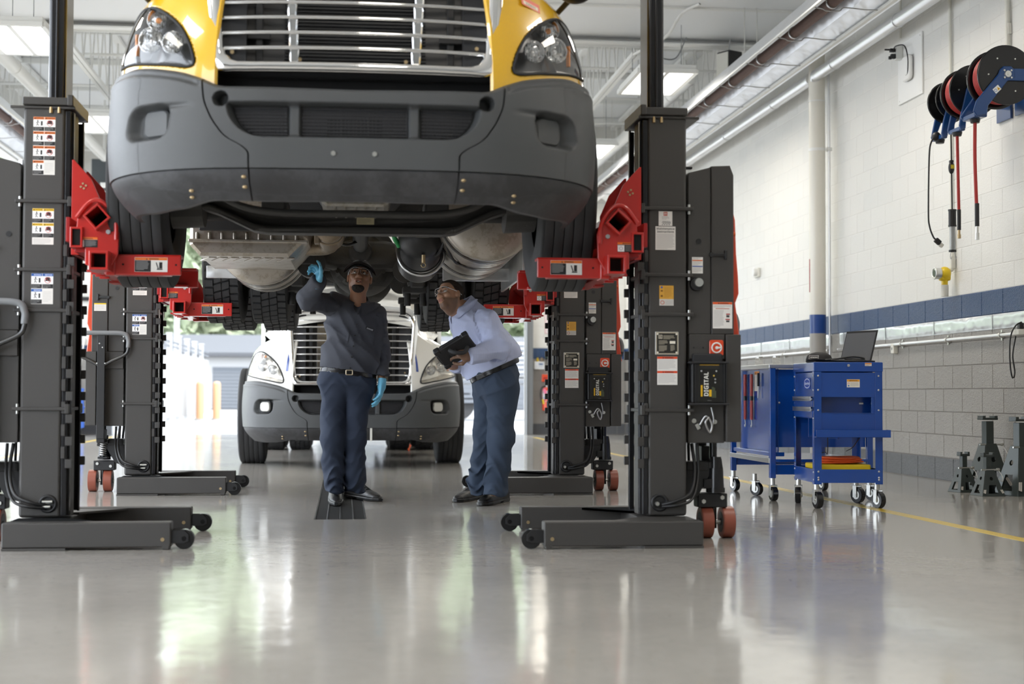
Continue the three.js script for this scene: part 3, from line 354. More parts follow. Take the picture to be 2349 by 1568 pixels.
{
  const a = reel('hose_reel', 'red hose reel with black flanges and blue arm carrying a white tag', 10.58, 0.222, M.hoseR, 0.16, true);
  mesh('hose', T([[-0.2, -0.33, 0], [-0.203, -0.6, 0], [-0.195, -0.9, 0], [-0.19, -1.02, 0]], 0.013, 30, 10), M.hoseR, a); mesh('sleeve', C(0.0165, 0.17, -0.19, -1.03, 0), M.black, a); mesh('coupling', [C(0.011, 0.07, -0.19, -1.15, 0), C(0.016, 0.05, -0.19, -1.19, 0)], M.zinc, a);
  const b = reel('hose_reel', 'red hose reel between the tagged hose reel and the cord reel', 11.14, 0.20, M.hoseR, 0.15, false, 0.5);
  mesh('hose', T([[-0.1, -0.33, 0], [-0.096, -0.6, 0], [-0.091, -0.9, 0], [-0.09, -0.98, 0]], 0.012, 30, 10), M.hoseR, b); mesh('sleeve', C(0.015, 0.16, -0.09, -1.0, 0), M.black, b); mesh('coupling', [C(0.010, 0.05, -0.09, -1.1, 0), C(0.014, 0.03, -0.09, -1.13, 0)], M.brass, b);
  const c = reel('cord_reel', 'smaller cord reel with black cord and plug, beyond the hose reels', 11.48, 0.17, null, 0.14, false, 0.5);
  mesh('cord', T([[-0.14, -0.30, 0], [-0.17, -0.33, 0], [-0.19, -0.45, 0], [-0.20, -0.9, 0], [-0.19, -1.02, 0], [-0.16, -1.1, 0], [-0.14, -1.12, 0]], 0.007, 60), M.black, c); mesh('plug', [B(0.05, 0.04, 0.035, -0.125, -1.135, 0, 0.006, 0, 0, -0.7)], M.black, c); mesh('prongs', B(0.03, 0.03, 0.03, -0.095, -1.165, 0, 0.003, 0, 0, -0.7), M.offW, c); mesh('ball_stop', [S(0.038, -0.13, -0.29, 0), C(0.02, 0.05, -0.13, -0.29, 0, 'x')], M.black, c);
  const l = thing('drop_light', 'black work lamp hanging on a cord with yellow switch', 'lamp', 4.80, 2.83, -11.38);
  mesh('cord', [T([[0.02, 0.2, -0.05], [0.0, 0.05, 0], [0.003, -0.2, 0], [0.004, -0.4, 0], [0.006, -0.6, 0]], 0.006, 20)], M.black, l); const sw = S(0.03, 0.002, -0.26, 0, 0.8, 1.7, 0.8); mesh('switch', [sw, B(0.03, 0.02, 0.03, 0.002, -0.21, 0)], M.black, l); sticker(l, 'yellowSq', 0.03, 0.03, 0.002, -0.255, 0.0255);
  mesh('grip', [C(0.03, 0.13, 0.007, -0.66, 0), C(0.033, 0.012, 0.007, -0.6, 0), C(0.033, 0.012, 0.007, -0.725, 0)], M.black, l); mesh('tube', C(0.023, 0.19, 0.007, -0.825, 0), mk([0.62, 0.64, 0.64], 0.12, 0, { transmission: 0.5, thickness: 0 }), l); mesh('diodes', B(0.012, 0.18, 0.008, 0.007, -0.825, 0, 0.001), M.greyPl, l); mesh('end_cap', C(0.03, 0.016, 0.007, -0.925, 0), M.black, l);
  mesh('hook', [T([[-0.008, -0.93, 0], [-0.012, -0.97, 0], [-0.006, -0.99, 0], [0.0, -0.97, 0]], 0.003), T([[0.022, -0.93, 0], [0.03, -0.97, 0], [0.036, -0.99, 0], [0.04, -0.97, 0]], 0.003)], M.steel, l);
}
{ // cord hanging from a wall box at the frame's edge
  const t = thing('charger_cord', 'black looped cord and grey adapter hanging under the wall strip', 'cord', 5.22, 1.2, -11.11);
  mesh('adapter', B(0.05, 0.045, 0.12, 0.0, 0.05, 0.0, 0.008), M.offW, t); mesh('plug', [B(0.04, 0.05, 0.05, 0.03, 0.1, -0.02, 0.008)], M.black, t);
  mesh('cord', T([[0.03, 0.13, 0], [-0.02, 0.1, 0.0], [-0.06, 0.02, 0.0], [-0.07, -0.12, 0], [-0.062, -0.25, 0], [-0.045, -0.31, 0], [-0.03, -0.26, 0], [-0.045, -0.13, 0], [-0.02, 0.02, 0.0]], 0.006, 70), M.black, t);
}

// ---------------------------------------------------------------- overhead: tube heaters, ducts, hanging things
function heater(sx, label, z0, z1) {
  const t = thing('tube_heater', label, 'heater', 0, 0, 0), L = z1 - z0, zc = -(z0 + z1) / 2, P = (x, y) => [sx * x, y];
  const fold = (pts, m, n) => { const gs = []; for (let i = 0; i < pts.length - 1; i++) { const [x0, y0] = P(...pts[i]), [x1, y1] = P(...pts[i + 1]); gs.push(B(hypot(x1 - x0, y1 - y0), 0.004, L, (x0 + x1) / 2, (y0 + y1) / 2, zc, 0, 0, 0, atan2(y1 - y0, x1 - x0))); } mesh(n, gs, m, t); };
  fold([[4.17, 4.24], [4.19, 4.26], [4.25, 4.42], [4.36, 4.46], [4.47, 4.43], [4.53, 4.30], [4.55, 4.26]], M.alum, 'reflector');
  fold([[4.56, 4.28], [4.68, 4.37], [4.86, 4.24]], M.alum, 'side_reflector');
  const tb = new THREE.CylinderGeometry(0.052, 0.052, L, 20); tb.rotateX(PI / 2); mesh('burner_tube', [tb.translate(sx * 4.36, 4.30, zc)], M.rusty, t);
  mesh('rail', [B(0.04, 0.03, L, sx * 4.80, 4.24, zc, 0.004), B(0.02, 0.02, L, sx * 4.17, 4.245, zc, 0.003)], M.steelW, t);
  for (let d = z0 + 0.5; d < z1; d += 1.15) mesh('wire_guard', [T([[sx * 4.17, 4.25, -d], [sx * 4.27, 4.235, -d], [sx * 4.30, 4.22, -d], [sx * 4.42, 4.22, -d], [sx * 4.46, 4.25, -d], [sx * 4.55, 4.25, -d]], 0.006, 30, 6), T([[sx * 4.55, 4.25, -d], [sx * 4.66, 4.24, -d], [sx * 4.80, 4.24, -d]], 0.006, 16, 6), C(0.06, 0.03, sx * 4.36, 4.3, -d, 'z')], M.steel, t);
  for (let d = z0 + 1; d < z1; d += 3) mesh('hanger_chain', [rod([sx * 4.38, 4.45, -d], [sx * 4.38, d > 17.6 ? 5.8 : 5.04, -d], 0.006), rod([sx * 4.52, 4.33, -d], [sx * 4.52, d > 17.6 ? 5.8 : 5.04, -d], 0.006)], M.zinc, t);
}
heater(1, 'long tube heater with rusty pipe and bright reflector beside the block wall', 9, 27); heater(-1, 'long tube heater with dark pipe and bright reflector on the bay side', 9, 25.5);
solo('air_duct', 'white round duct under the roof beside the right heater', 'duct', [C(0.085, 9.8, 4.22, 4.66, -22.8, 'z', 0.085, 24), ...[19, 21, 23, 25].map((d) => Tor(0.087, 0.008, 4.22, 4.66, -d))], M.steelW);
solo('air_duct', 'white round duct under the roof beside the left heater', 'duct', [C(0.085, 10.4, -4.0, 4.70, -20.2, 'z', 0.085, 24), ...[16, 18.5, 21, 23].map((d) => Tor(0.087, 0.008, -4.0, 4.7, -d))], M.steelW);
solo('ceiling_conduit', 'white cable hanging slack below the ceiling near the heater', 'cable', [T([[3.85, 5.04, -15.9], [3.7, 4.98, -16.1], [3.55, 4.75, -16.2], [3.4, 4.68, -16.4], [3.25, 4.62, -16.6]], 0.016, 40)], M.steelW);
solo('ceiling_cable', 'thin black cable looping between light and roof joists', 'cable', [T([[3.3, 4.72, -16.4], [3.5, 4.62, -16.6], [3.8, 4.66, -16.9], [4.0, 4.98, -17.2]], 0.008, 40)], M.greyRod);
{ const t = thing('loudspeaker', 'black wedge loudspeaker hung beside the right tube heater', 'loudspeaker', 4.58, 4.72, -17.45); mesh('cabinet', place(X([[-0.09, -0.16], [0.03, -0.16], [0.12, 0.1], [0.12, 0.16], [-0.09, 0.16]], 0.22, 0.006), 0, 0, 0, 0, 0.5), M.black, t); mesh('grille', B(0.012, 0.28, 0.2, -0.09, 0, 0.045, 0.003, 0, 0.5), M.offW, t); mesh('bracket', rod([0, 0.15, 0], [0.02, 0.32, 0], 0.008), M.steel, t); }
{ const t = thing('door_operator', 'dark door operator with white labels hung under the far roof', 'door operator', -4.13, 4.22, -26.2); mesh('housing', [B(0.36, 0.5, 0.4, 0, 0.28, 0, 0.01), B(0.36, 0.42, 0.34, 0.02, -0.26, 0, 0.01)], mk([0.06, 0.07, 0.075], 0.5), t); mesh('label', [B(0.14, 0.09, 0.004, 0.04, 0.08, 0.202, 0.001), B(0.2, 0.12, 0.004, 0.06, -0.3, 0.172, 0.001)], M.paper, t); mesh('hanger', [rod([0, 0.5, 0], [0, 1.58, 0], 0.02)], M.steelW, t); mesh('cable', T([[-0.16, 0.3, 0.1], [-0.4, 0.05, 0.1], [-0.8, 0.1, 0.1], [-1.1, 0.4, 0.1]], 0.008, 30), M.greyRod, t); }

// ---------------------------------------------------------------- back wall beside the door
{
  const t = thing('fire_extinguisher', 'red fire extinguisher with white label hanging on the back wall', 'extinguisher', 3.79, 0.45, ZB + 0.1);
  mesh('cylinder', [Lt([[0.0, 0], [0.082, 0], [0.088, 0.015], [0.088, 0.37], [0.07, 0.42], [0.03, 0.44], [0.0, 0.445]], 28)], M.orangeRed, t); mesh('valve', [C(0.022, 0.06, 0, 0.46, 0), B(0.03, 0.015, 0.12, 0, 0.50, 0.03, 0.004), B(0.03, 0.012, 0.13, 0, 0.47, 0.03, 0.004)], M.steel, t); mesh('hose', T([[-0.02, 0.46, 0], [-0.1, 0.43, 0.02], [-0.125, 0.3, 0.02], [-0.1, 0.15, 0.04]], 0.013, 30), M.black, t);
  const g = new THREE.CylinderGeometry(0.0895, 0.0895, 0.2, 24, 1, true, -1.2, 2.4), [px, py, pw, ph] = cellAt.bottleTag, u = g.attributes.uv; for (let i = 0; i < u.count; i++) u.setXY(i, (px + u.getX(i) * pw) / 2048, 1 - (py + (1 - u.getY(i)) * ph) / 2048); mesh('label', g.translate(0, 0.27, 0), M.print, t, true);
  mesh('tag', B(0.05, 0.11, 0.003, -0.05, 0.36, 0.085, 0, 0, -0.3, 0.3), mk([0.75, 0.16, 0.28], 0.7), t); mesh('pin_tag', B(0.03, 0.09, 0.003, -0.08, 0.17, 0.07, 0, 0, -0.3, 0.2), M.yellowPl, t);
  const p = thing('fire_alarm_pull', 'red fire alarm pull station above the extinguisher', 'alarm', 3.76, 1.06, ZB + 0.02); mesh('body', B(0.12, 0.14, 0.05, 0, 0, 0.025, 0.008), M.orangeRed, p); mesh('handle', B(0.07, 0.03, 0.012, 0, 0.0, 0.055, 0.003), M.redDk, p);
  const k = thing('alarm_keypad', 'white alarm keypad on the navy band of back wall', 'keypad', 3.65, 1.30, ZB + 0.02); mesh('body', B(0.20, 0.15, 0.04, 0, 0, 0.02, 0.01), M.paper, k); sticker(k, 'keypad', 0.18, 0.13, 0, 0, 0.0415);
  const c = thing('button_station', 'black button box with coloured buttons above the keypad', 'button box', 3.79, 1.47, ZB + 0.02); mesh('body', B(0.05, 0.13, 0.05, 0, 0, 0.025, 0.006), M.black, c); mesh('button', [C(0.012, 0.02, 0, 0.035, 0.055, 'z')], M.redDk, c); mesh('button', [C(0.012, 0.02, 0, 0, 0.055, 'z')], M.green, c);
  for (const [x, w, m] of [[3.62, 0.04, M.yellowPl], [3.70, 0.07, M.bronze]]) solo('small_bottle', w > 0.05 ? 'squat brown-yellow tub standing on the alarm keypad' : 'small yellow bottle standing on the alarm keypad', 'bottle', [C(w / 2, 0.05, x, 1.401, ZB + 0.045), C(w / 3, 0.02, x, 1.435, ZB + 0.045)], m);
  const s = thing('junction_box', 'white junction box beside the fire alarm pull', 'box', 3.90, 1.15, ZB + 0.02); mesh('body', B(0.12, 0.13, 0.06, 0, 0, 0.03, 0.008), M.paper, s); mesh('conduit', [C(0.012, 2.9, 0, 1.5, 0.015)], M.steelW, s); mesh('side_conduit', C(0.012, 2.7, -0.06, 1.42, 0.015), M.steelW, s);
  for (const [x, n] of [[3.795, 'narrow white sign strip with red border, nearer the door frame'], [3.885, 'narrow white sign strip with red border, farther from door frame']]) { const q = thing('sign_strip', n, 'sign', x, 2.13, ZB + 0.01); mesh('backing', B(0.076, 0.46, 0.008, 0, 0, 0.004, 0.001), M.paper, q); sticker(q, 'signStrip', 0.072, 0.455, 0, 0, 0.009); }
  solo('wall_box', 'small white box high on the back wall above sign strips', 'box', B(0.14, 0.18, 0.08, 3.93, 2.47, ZB + 0.05, 0.01), M.paper);
  solo('black_pipe', 'black pipe running across white back wall by the gas bottles', 'pipe', [C(0.035, 1.2, -4.95, 2.47, ZB + 0.06, 'x')], M.black);
}
// covered welder, gas bottle and hand truck by the left back wall
{
  const t = thing('covered_welder', 'welding machine on casters under a bright blue cover', 'welder', -4.95, 0, -27.0);
  mesh('cover', [surf(30, 20, (u, v) => { const a = u * 2 * PI, k = 1 / max(abs(cos(a)) ** 1.0, abs(sin(a))), r = min(k, 1.25), y = 0.14 + v * 0.68, w = 1 - 0.04 * v + 0.012 * sin(u * 50) * (1 - v); return [0.36 * r * cos(a) * w, y, 0.36 * r * sin(a) * w]; }), B(0.70, 0.05, 0.68, 0, 0.815, 0, 0.025), B(0.76, 0.025, 0.74, 0, 0.50, 0, 0.01)], M.blueCloth, t);
  mesh('base', B(0.64, 0.06, 0.66, 0, 0.12, 0, 0.01), M.black, t); for (const [x, z] of [[-0.27, 0.3], [0.27, 0.3], [-0.27, -0.3], [0.27, -0.3]]) mesh('caster', C(0.055, 0.04, x, 0.055, z, 'x'), M.blackG, t);
  sticker(t, 'miller', 0.34, 0.13, -0.03, 0.66, 0.355);
  const g = thing('gas_bottle', 'pale gas bottle with regulator behind the blue covered welder', 'gas bottle', -5.2, 0, -27.6); mesh('bottle', [Lt([[0, 0], [0.115, 0], [0.12, 0.02], [0.12, 1.2], [0.08, 1.32], [0.035, 1.38], [0.03, 1.45], [0, 1.45]], 28)], mk([0.55, 0.6, 0.62], 0.4), g); mesh('regulator', [C(0.05, 0.05, 0.06, 1.48, 0.06, 'z'), C(0.05, 0.05, 0.1, 1.1, 0.12, 'z'), B(0.12, 0.2, 0.1, 0.06, 1.0, 0.1, 0.02)], M.blueCloth, g); mesh('hose', T([[0.1, 1.1, 0.12], [0.18, 0.9, 0.14], [0.2, 0.7, 0.12]], 0.016), M.paper, g);
  solo('leaning_rod', 'pale rod leaning between blue welder and back wall', 'rod', rod([-4.78, 0.8, -27.5], [-4.70, 1.75, -27.86], 0.018), M.steelW);
}

// ---------------------------------------------------------------- tool carts, stands
function caster(t, x, z, turn, r = 0.055, plate = 0.17) {
  const c = new THREE.Group(); c.name = 'caster'; c.position.set(x, 0, z); c.rotation.y = turn; t.add(c);
  mesh('wheel', [C(r, 0.032, 0, r, 0.02, 'x', r, 28), C(r * 0.96, 0.038, 0, r, 0.02, 'x', r * 0.96, 28)], M.blackG, c); mesh('rim', [C(r * 0.55, 0.041, 0, r, 0.02, 'x', r * 0.55, 20), C(0.01, 0.06, 0, r, 0.02, 'x')], M.zinc, c);
  mesh('fork', [B(0.004, r * 1.5, 0.035, 0.025, r * 1.45, 0.012, 0.001), B(0.004, r * 1.5, 0.035, -0.025, r * 1.45, 0.012, 0.001), B(0.055, 0.006, 0.05, 0, r * 2.18, 0, 0.002), C(0.018, plate - r * 2.1, 0, (plate + r * 2.2) / 2, 0)], M.zinc, c);
}
{
  const t = thing('tool_cart', 'bright blue tool cart with drawers, fold-out tray and laptop on top', 'cart', 3.375, 0, -9.97, -0.06), W = 0.46, D = 0.56, w = W / 2, d = D / 2;
  for (const [x, z, a] of [[-w + 0.02, d - 0.03, 0.15], [w - 0.03, d - 0.03, 0.35], [-w + 0.02, -d + 0.03, -0.3], [w - 0.03, -d + 0.03, 0.5]]) caster(t, x, z, a, 0.056, 0.175);
  for (const x of [-1, 1]) for (const z of [-1, 1]) mesh('corner_post', [B(0.05, 0.78, 0.004, x * (w - 0.023), 0.55, z * d, 0.001), B(0.004, 0.78, 0.05, x * w, 0.55, z * (d - 0.023), 0.001)], M.blue, t);
  mesh('lid', [B(W + 0.012, 0.065, D + 0.012, 0, 0.945, 0, 0.006)], M.blue, t);
  mesh('front_panel', [B(W - 0.01, 0.165, 0.004, 0, 0.825, d - 0.005, 0.001), B(W - 0.01, 0.115, 0.004, 0, 0.575, d - 0.005, 0.001), B(0.03, 0.11, 0.03, w - 0.055, 0.69, d - 0.02, 0.003), B(W - 0.02, 0.11, 0.004, 0, 0.69, d - 0.12, 0.001), B(W - 0.02, 0.004, 0.12, 0, 0.635, d - 0.06, 0.001)], M.blue, t);
  mesh('latch', [B(0.028, 0.013, 0.012, 0.12, 0.70, d - 0.114, 0.002), C(0.009, 0.01, 0.0, 0.955, d + 0.008, 'z')], M.zinc, t);
  mesh('side_panel', [B(0.004, 0.165, D - 0.02, -w + 0.004, 0.825, 0, 0.001), B(0.004, 0.35, D - 0.02, w - 0.004, 0.735, 0, 0.001), B(W - 0.02, 0.35, 0.004, 0, 0.735, -d + 0.004, 0.001), B(W - 0.02, 0.005, D - 0.02, 0, 0.60, 0, 0.001), B(W - 0.02, 0.13, 0.006, 0, 0.535, d - 0.2, 0.001), B(0.006, 0.15, D * 0.5, 0.0, 0.53, -0.1, 0.001)], M.blue, t);
  for (const y of [0.705, 0.635]) { const o = mesh('drawer', [B(0.012, 0.062, D - 0.07, -w + 0.0, y, 0, 0.002)], M.blue, t); mesh('handle', [B(0.016, 0.014, D - 0.06, -w - 0.012, y + 0.022, 0, 0.004), B(0.004, 0.03, D - 0.06, -w - 0.018, y + 0.026, 0, 0.001)], M.satin, o); }
  mesh('fold_tray', [B(W + 0.04, 0.05, 0.004, 0.01, 0.50, d + 0.085, 0.001), B(W + 0.04, 0.004, 0.09, 0.01, 0.477, d + 0.042, 0.001), B(0.004, 0.05, 0.09, -w + 0.01, 0.50, d + 0.042, 0.001), B(0.004, 0.05, 0.09, w + 0.03, 0.50, d + 0.042, 0.001)], M.blue, t);
  mesh('bottom_tray', [B(W, 0.09, 0.005, 0, 0.215, d, 0.001), B(W, 0.09, 0.005, 0, 0.215, -d, 0.001), B(0.005, 0.09, D, -w, 0.215, 0, 0.001), B(0.005, 0.09, D, w, 0.215, 0, 0.001), B(W, 0.005, D, 0, 0.175, 0, 0)], M.blue, t);
  const sc = []; for (const x of [-w + 0.025, w - 0.025]) for (const y of [0.885, 0.79, 0.655, 0.205, 0.245, 0.19]) sc.push(S(0.007, x, y, d + 0.004, 1, 1, 0.6, 8)); for (const z of [d - 0.02, -d + 0.02]) for (const y of [0.885, 0.79, 0.60, 0.24, 0.19]) sc.push(S(0.007, -w - 0.003, y, z, 0.6, 1, 1, 8)); mesh('screws', sc, M.zinc, t);
  sticker(t, 'cartWarn', 0.088, 0.054, 0.035, 0.835, d - 0.002); sticker(t, 'cartTag', 0.045, 0.021, 0.135, 0.962, d + 0.0075); sticker(t, 'cartLogo', 0.17, 0.075, -w - 0.0005, 0.835, 0.09, -PI / 2);
  const P = (x, y, z) => { const v = V(x, y, z).applyAxisAngle(V(0, 1, 0), -0.06); return [v.x + 3.375, v.y, v.z - 9.97]; };
  const l = thing('laptop', 'open grey laptop standing on the blue tool cart', 'laptop', ...P(0.065, 0.979, -0.05), -1.22);
  mesh('base', [B(0.33, 0.016, 0.23, 0, 0.008, 0.02, 0.005), B(0.28, 0.002, 0.11, 0, 0.0165, -0.02, 0)], M.greyPl, l); mesh('screen', [B(0.33, 0.225, 0.007, 0, 0.118, -0.13, 0.003, -0.28)], M.black, l); mesh('display', B(0.31, 0.20, 0.002, 0, 0.115, -0.125, 0, -0.28), M.screen, l);
  const c = thing('cap', 'black baseball cap with white patch lying on tool cart', 'cap', ...P(-0.15, 0.979, 0.10), -0.5); mesh('crown', [Lt([[0.089, 0], [0.089, 0.02], [0.08, 0.045], [0.055, 0.062], [0.02, 0.069], [0.001, 0.07]], 28)], M.blackM, c); mesh('brim', place(X([[-0.075, 0], [-0.06, 0.07], [0, 0.095], [0.06, 0.07], [0.075, 0]], 0.006, 0.002), 0, 0.008, 0.05, PI / 2 - 0.12), M.blackM, c); sticker(c, 'capPatch', 0.07, 0.028, -0.02, 0.032, 0.0835, -0.2, -0.35);
  solo('charge_cable', 'tangle of black cables on the tool cart beside laptop', 'cable', [T([P(-0.2, 0.985, 0.2), P(-0.06, 1.0, 0.22), P(0.06, 1.015, 0.2), P(0.14, 1.0, 0.2), P(0.02, 0.99, 0.2), P(-0.1, 0.99, 0.23), P(0.03, 0.985, 0.25), P(0.2, 0.984, 0.2), P(0.12, 0.985, 0.24), P(-0.12, 0.985, 0.2)], 0.006, 120), T([P(0.08, 0.984, 0.24), P(0.0, 1.0, 0.2), P(0.1, 1.0, 0.16), P(0.17, 0.985, 0.22)], 0.005, 40)], M.black);
  
  const y = thing('yellow_tray', 'flat yellow plastic tray on the lower shelf of tool cart', 'tray', ...P(-0.015, 0.178, 0.06), -0.06); mesh('pan', [B(0.36, 0.04, 0.36, 0, 0.092, 0, 0.01), B(0.3, 0.075, 0.3, 0, 0.0375, 0, 0.004)], M.yellowPl, y);
  const o = thing('orange_cloth', 'folded orange cloth lying on the yellow tray', 'cloth', ...P(-0.005, 0.293, 0.05), -0.06); for (let k = 0; k < 3; k++) mesh('fold', surf(24, 20, (u, v) => { const a = u * 2 * PI, q = v * PI - PI / 2; return [(0.165 - k * 0.012) * (1 + 0.05 * sin(3 * a + k)) * cos(a) * cos(q) ** 0.25, 0.009 + k * 0.013 + 0.0095 * sin(q) + 0.003 * sin(a * 2 + k), 0.15 * (1 + 0.04 * sin(2 * a)) * sin(a) * cos(q) ** 0.25]; }), M.orangeCl, o);
  solo('hanging_wire', 'thin dark wire hanging below the tray of tool cart', 'wire', [T([P(-0.12, 0.47, 0.2), P(-0.1, 0.36, 0.12), P(-0.06, 0.36, -0.1), P(-0.1, 0.34, -0.2)], 0.003, 30), T([P(0.1, 0.47, 0.2), P(0.09, 0.40, 0.06), P(0.08, 0.37, -0.06)], 0.003, 30)], M.black);
}
{ // rolling bench behind
  const t = thing('rolling_bench', 'blue rolling workbench with pliers hanging on its side panel', 'workbench', 3.42, 0, -11.0), w = 0.36, d = 0.54;
  for (const [x, z, a] of [[-w, d, 0.1], [w, d, 0.5], [-w, -d, 0.3], [w, -d, 0.2], [-w + 0.02, 0.0, 0.6]]) caster(t, x, z, a, 0.05, 0.16);
  for (const x of [-1, 1]) for (const z of [-1, 1]) mesh('leg', B(0.042, 0.80, 0.042, x * w, 0.56, z * d, 0.004), M.blue, t);
  mesh('side_panel', [B(0.006, 0.60, 2 * d - 0.04, -w + 0.05, 0.645, 0, 0.001), B(0.10, 0.03, 2 * d, -w + 0.04, 0.33, 0, 0.004)], M.blue, t); mesh('front_panel', [B(2 * w - 0.04, 0.56, 0.006, 0, 0.66, d - 0.03, 0.001)], M.blue, t); mesh('apron', B(2 * w + 0.04, 0.07, 0.006, 0, 0.22, d, 0.001), M.blue, t); mesh('apron', B(2 * w + 0.04, 0.07, 0.006, 0, 0.24, -d, 0.001), M.blue, t);
  mesh('shelf', [B(2 * w + 0.04, 0.02, 2 * d + 0.04, 0, 0.285, 0, 0.003)], M.blue, t); mesh('shelf_edge', B(0.008, 0.035, 2 * d + 0.03, -w - 0.024, 0.285, 0, 0.002), M.satin, t); mesh('worktop', B(2 * w + 0.06, 0.03, 2 * d + 0.06, 0, 0.962, 0, 0.004), M.satin, t); mesh('screws', [S(0.008, w - 0.08, 0.62, d - 0.025, 1, 1, 0.5, 8), S(0.008, -w + 0.06, 0.7, d - 0.025, 1, 1, 0.5, 8)], M.zinc, t);
  sticker(t, 'benchTag', 0.13, 0.15, -w + 0.0455, 0.86, -0.02, -PI / 2);
  for (const [z, l] of [[-0.30, 'red-handled pliers hanging on bench panel beside the round lift box'], [-0.12, 'red-handled pliers with hook hanging on bench panel, nearer the tag']]) { const q = thing('hanging_pliers', l, 'pliers', 3.42 - w + 0.03, 0.93, -11.0 + z); mesh('handle', [B(0.016, 0.17, 0.045, 0, -0.10, 0, 0.006), B(0.014, 0.15, 0.045, 0, -0.29, 0, 0.006)], M.redDk, q); mesh('band', B(0.018, 0.035, 0.047, 0, -0.2, 0, 0.004), M.black, q); mesh('hook', T([[0, -0.36, 0], [0, -0.40, 0.012], [0, -0.42, 0.0], [0, -0.405, -0.012]], 0.004), M.steel, q); }
  const k = thing('hanging_driver', 'dark slim tool hanging over the white bench tag', 'tool', 3.42 - w + 0.03, 0.93, -11.0 + 0.07); mesh('handle', B(0.014, 0.10, 0.022, 0, -0.06, 0, 0.005), M.black, k); mesh('tip', B(0.008, 0.10, 0.018, 0, -0.15, 0, 0.003), M.steel, k);
  for (const [x, z, l] of [[-0.2, 0.1, 'small glass jar on the bench top, nearer the tool cart'], [-0.26, -0.15, 'small glass jar on the bench top, nearer the wall column']]) { const j = thing('glass_jar', l, 'jar', 3.42 + x, 0.978, -11 + z); mesh('glass', Lt([[0.001, 0.002], [0.03, 0.002], [0.033, 0.03], [0.03, 0.055], [0.026, 0.058]], 20), M.lensW, j); mesh('lid', C(0.028, 0.014, 0, 0.064, 0), M.zinc, j); }
}
function jackStand(label, x, d, H, bw, turn) {
  const t = thing('jack_stand', label, 'jack stand', x, 0, -d, turn, 'jack stands by the wall'), k = bw / 2, tw = bw * 0.17;
  for (let i = 0; i < 4; i++) { const g = new THREE.Group(); g.name = 'leg'; g.rotation.y = i * PI / 2; t.add(g); const h = H * 0.66; const s = X([[-k, 0], [k, 0], [tw, h], [-tw, h]], 0.006, 0.001, [[[-k * 0.45, h * 0.1], [k * 0.45, h * 0.1], [k * 0.3, h * 0.42], [-k * 0.3, h * 0.42]], circ(tw * 0.45, 0, h * 0.66, 10)]); s.translate(0, 0, 0); s.rotateX(-Math.atan((k - tw) / h)); mesh('plate', s.translate(0, 0, k), M.jack, g); }
  mesh('ram', [B(tw * 1.5, H * 0.5, tw * 1.5, 0, H * 0.70, 0, 0.004)], M.jack, t); mesh('saddle', [B(bw * 0.52, 0.018, bw * 0.3, 0, H - 0.01, 0, 0.004), B(bw * 0.1, 0.03, bw * 0.3, bw * 0.2, H, 0, 0.003), B(bw * 0.1, 0.03, bw * 0.3, -bw * 0.2, H, 0, 0.003)], M.jack, t);
  mesh('pin', [rod([-tw * 2.2, H * 0.63, tw], [tw * 2.2, H * 0.63, tw], 0.007), C(0.012, 0.02, tw * 2.2, H * 0.63, tw, 'x')], M.zinc, t); mesh('chain', T([[tw * 2.2, H * 0.63, tw], [tw * 2.6, H * 0.5, tw * 2], [tw * 2.4, H * 0.36, tw * 2.8], [tw * 1.5, H * 0.42, tw * 2.4]], 0.004, 30, 5), M.zinc, t);
  for (const s of [-1, 1]) sticker(t, 'standTag', bw * 0.1, H * 0.3, s * k * 0.66, H * 0.2, k * 0.80, 0, -0.45, s * 0.36);
}
jackStand('short jack stand, in front of tall ones and nearest tool cart', 4.84, 11.28, 0.30, 0.17, 0.2); jackStand('short jack stand with dangling chain, between tall stands', 4.85, 10.86, 0.31, 0.185, 0.1);
jackStand('tall jack stand standing behind the two short ones', 5.14, 11.5, 0.58, 0.27, 0.15); jackStand('tall jack stand beside short one with dangling chain', 5.12, 10.88, 0.58, 0.28, 0.25);

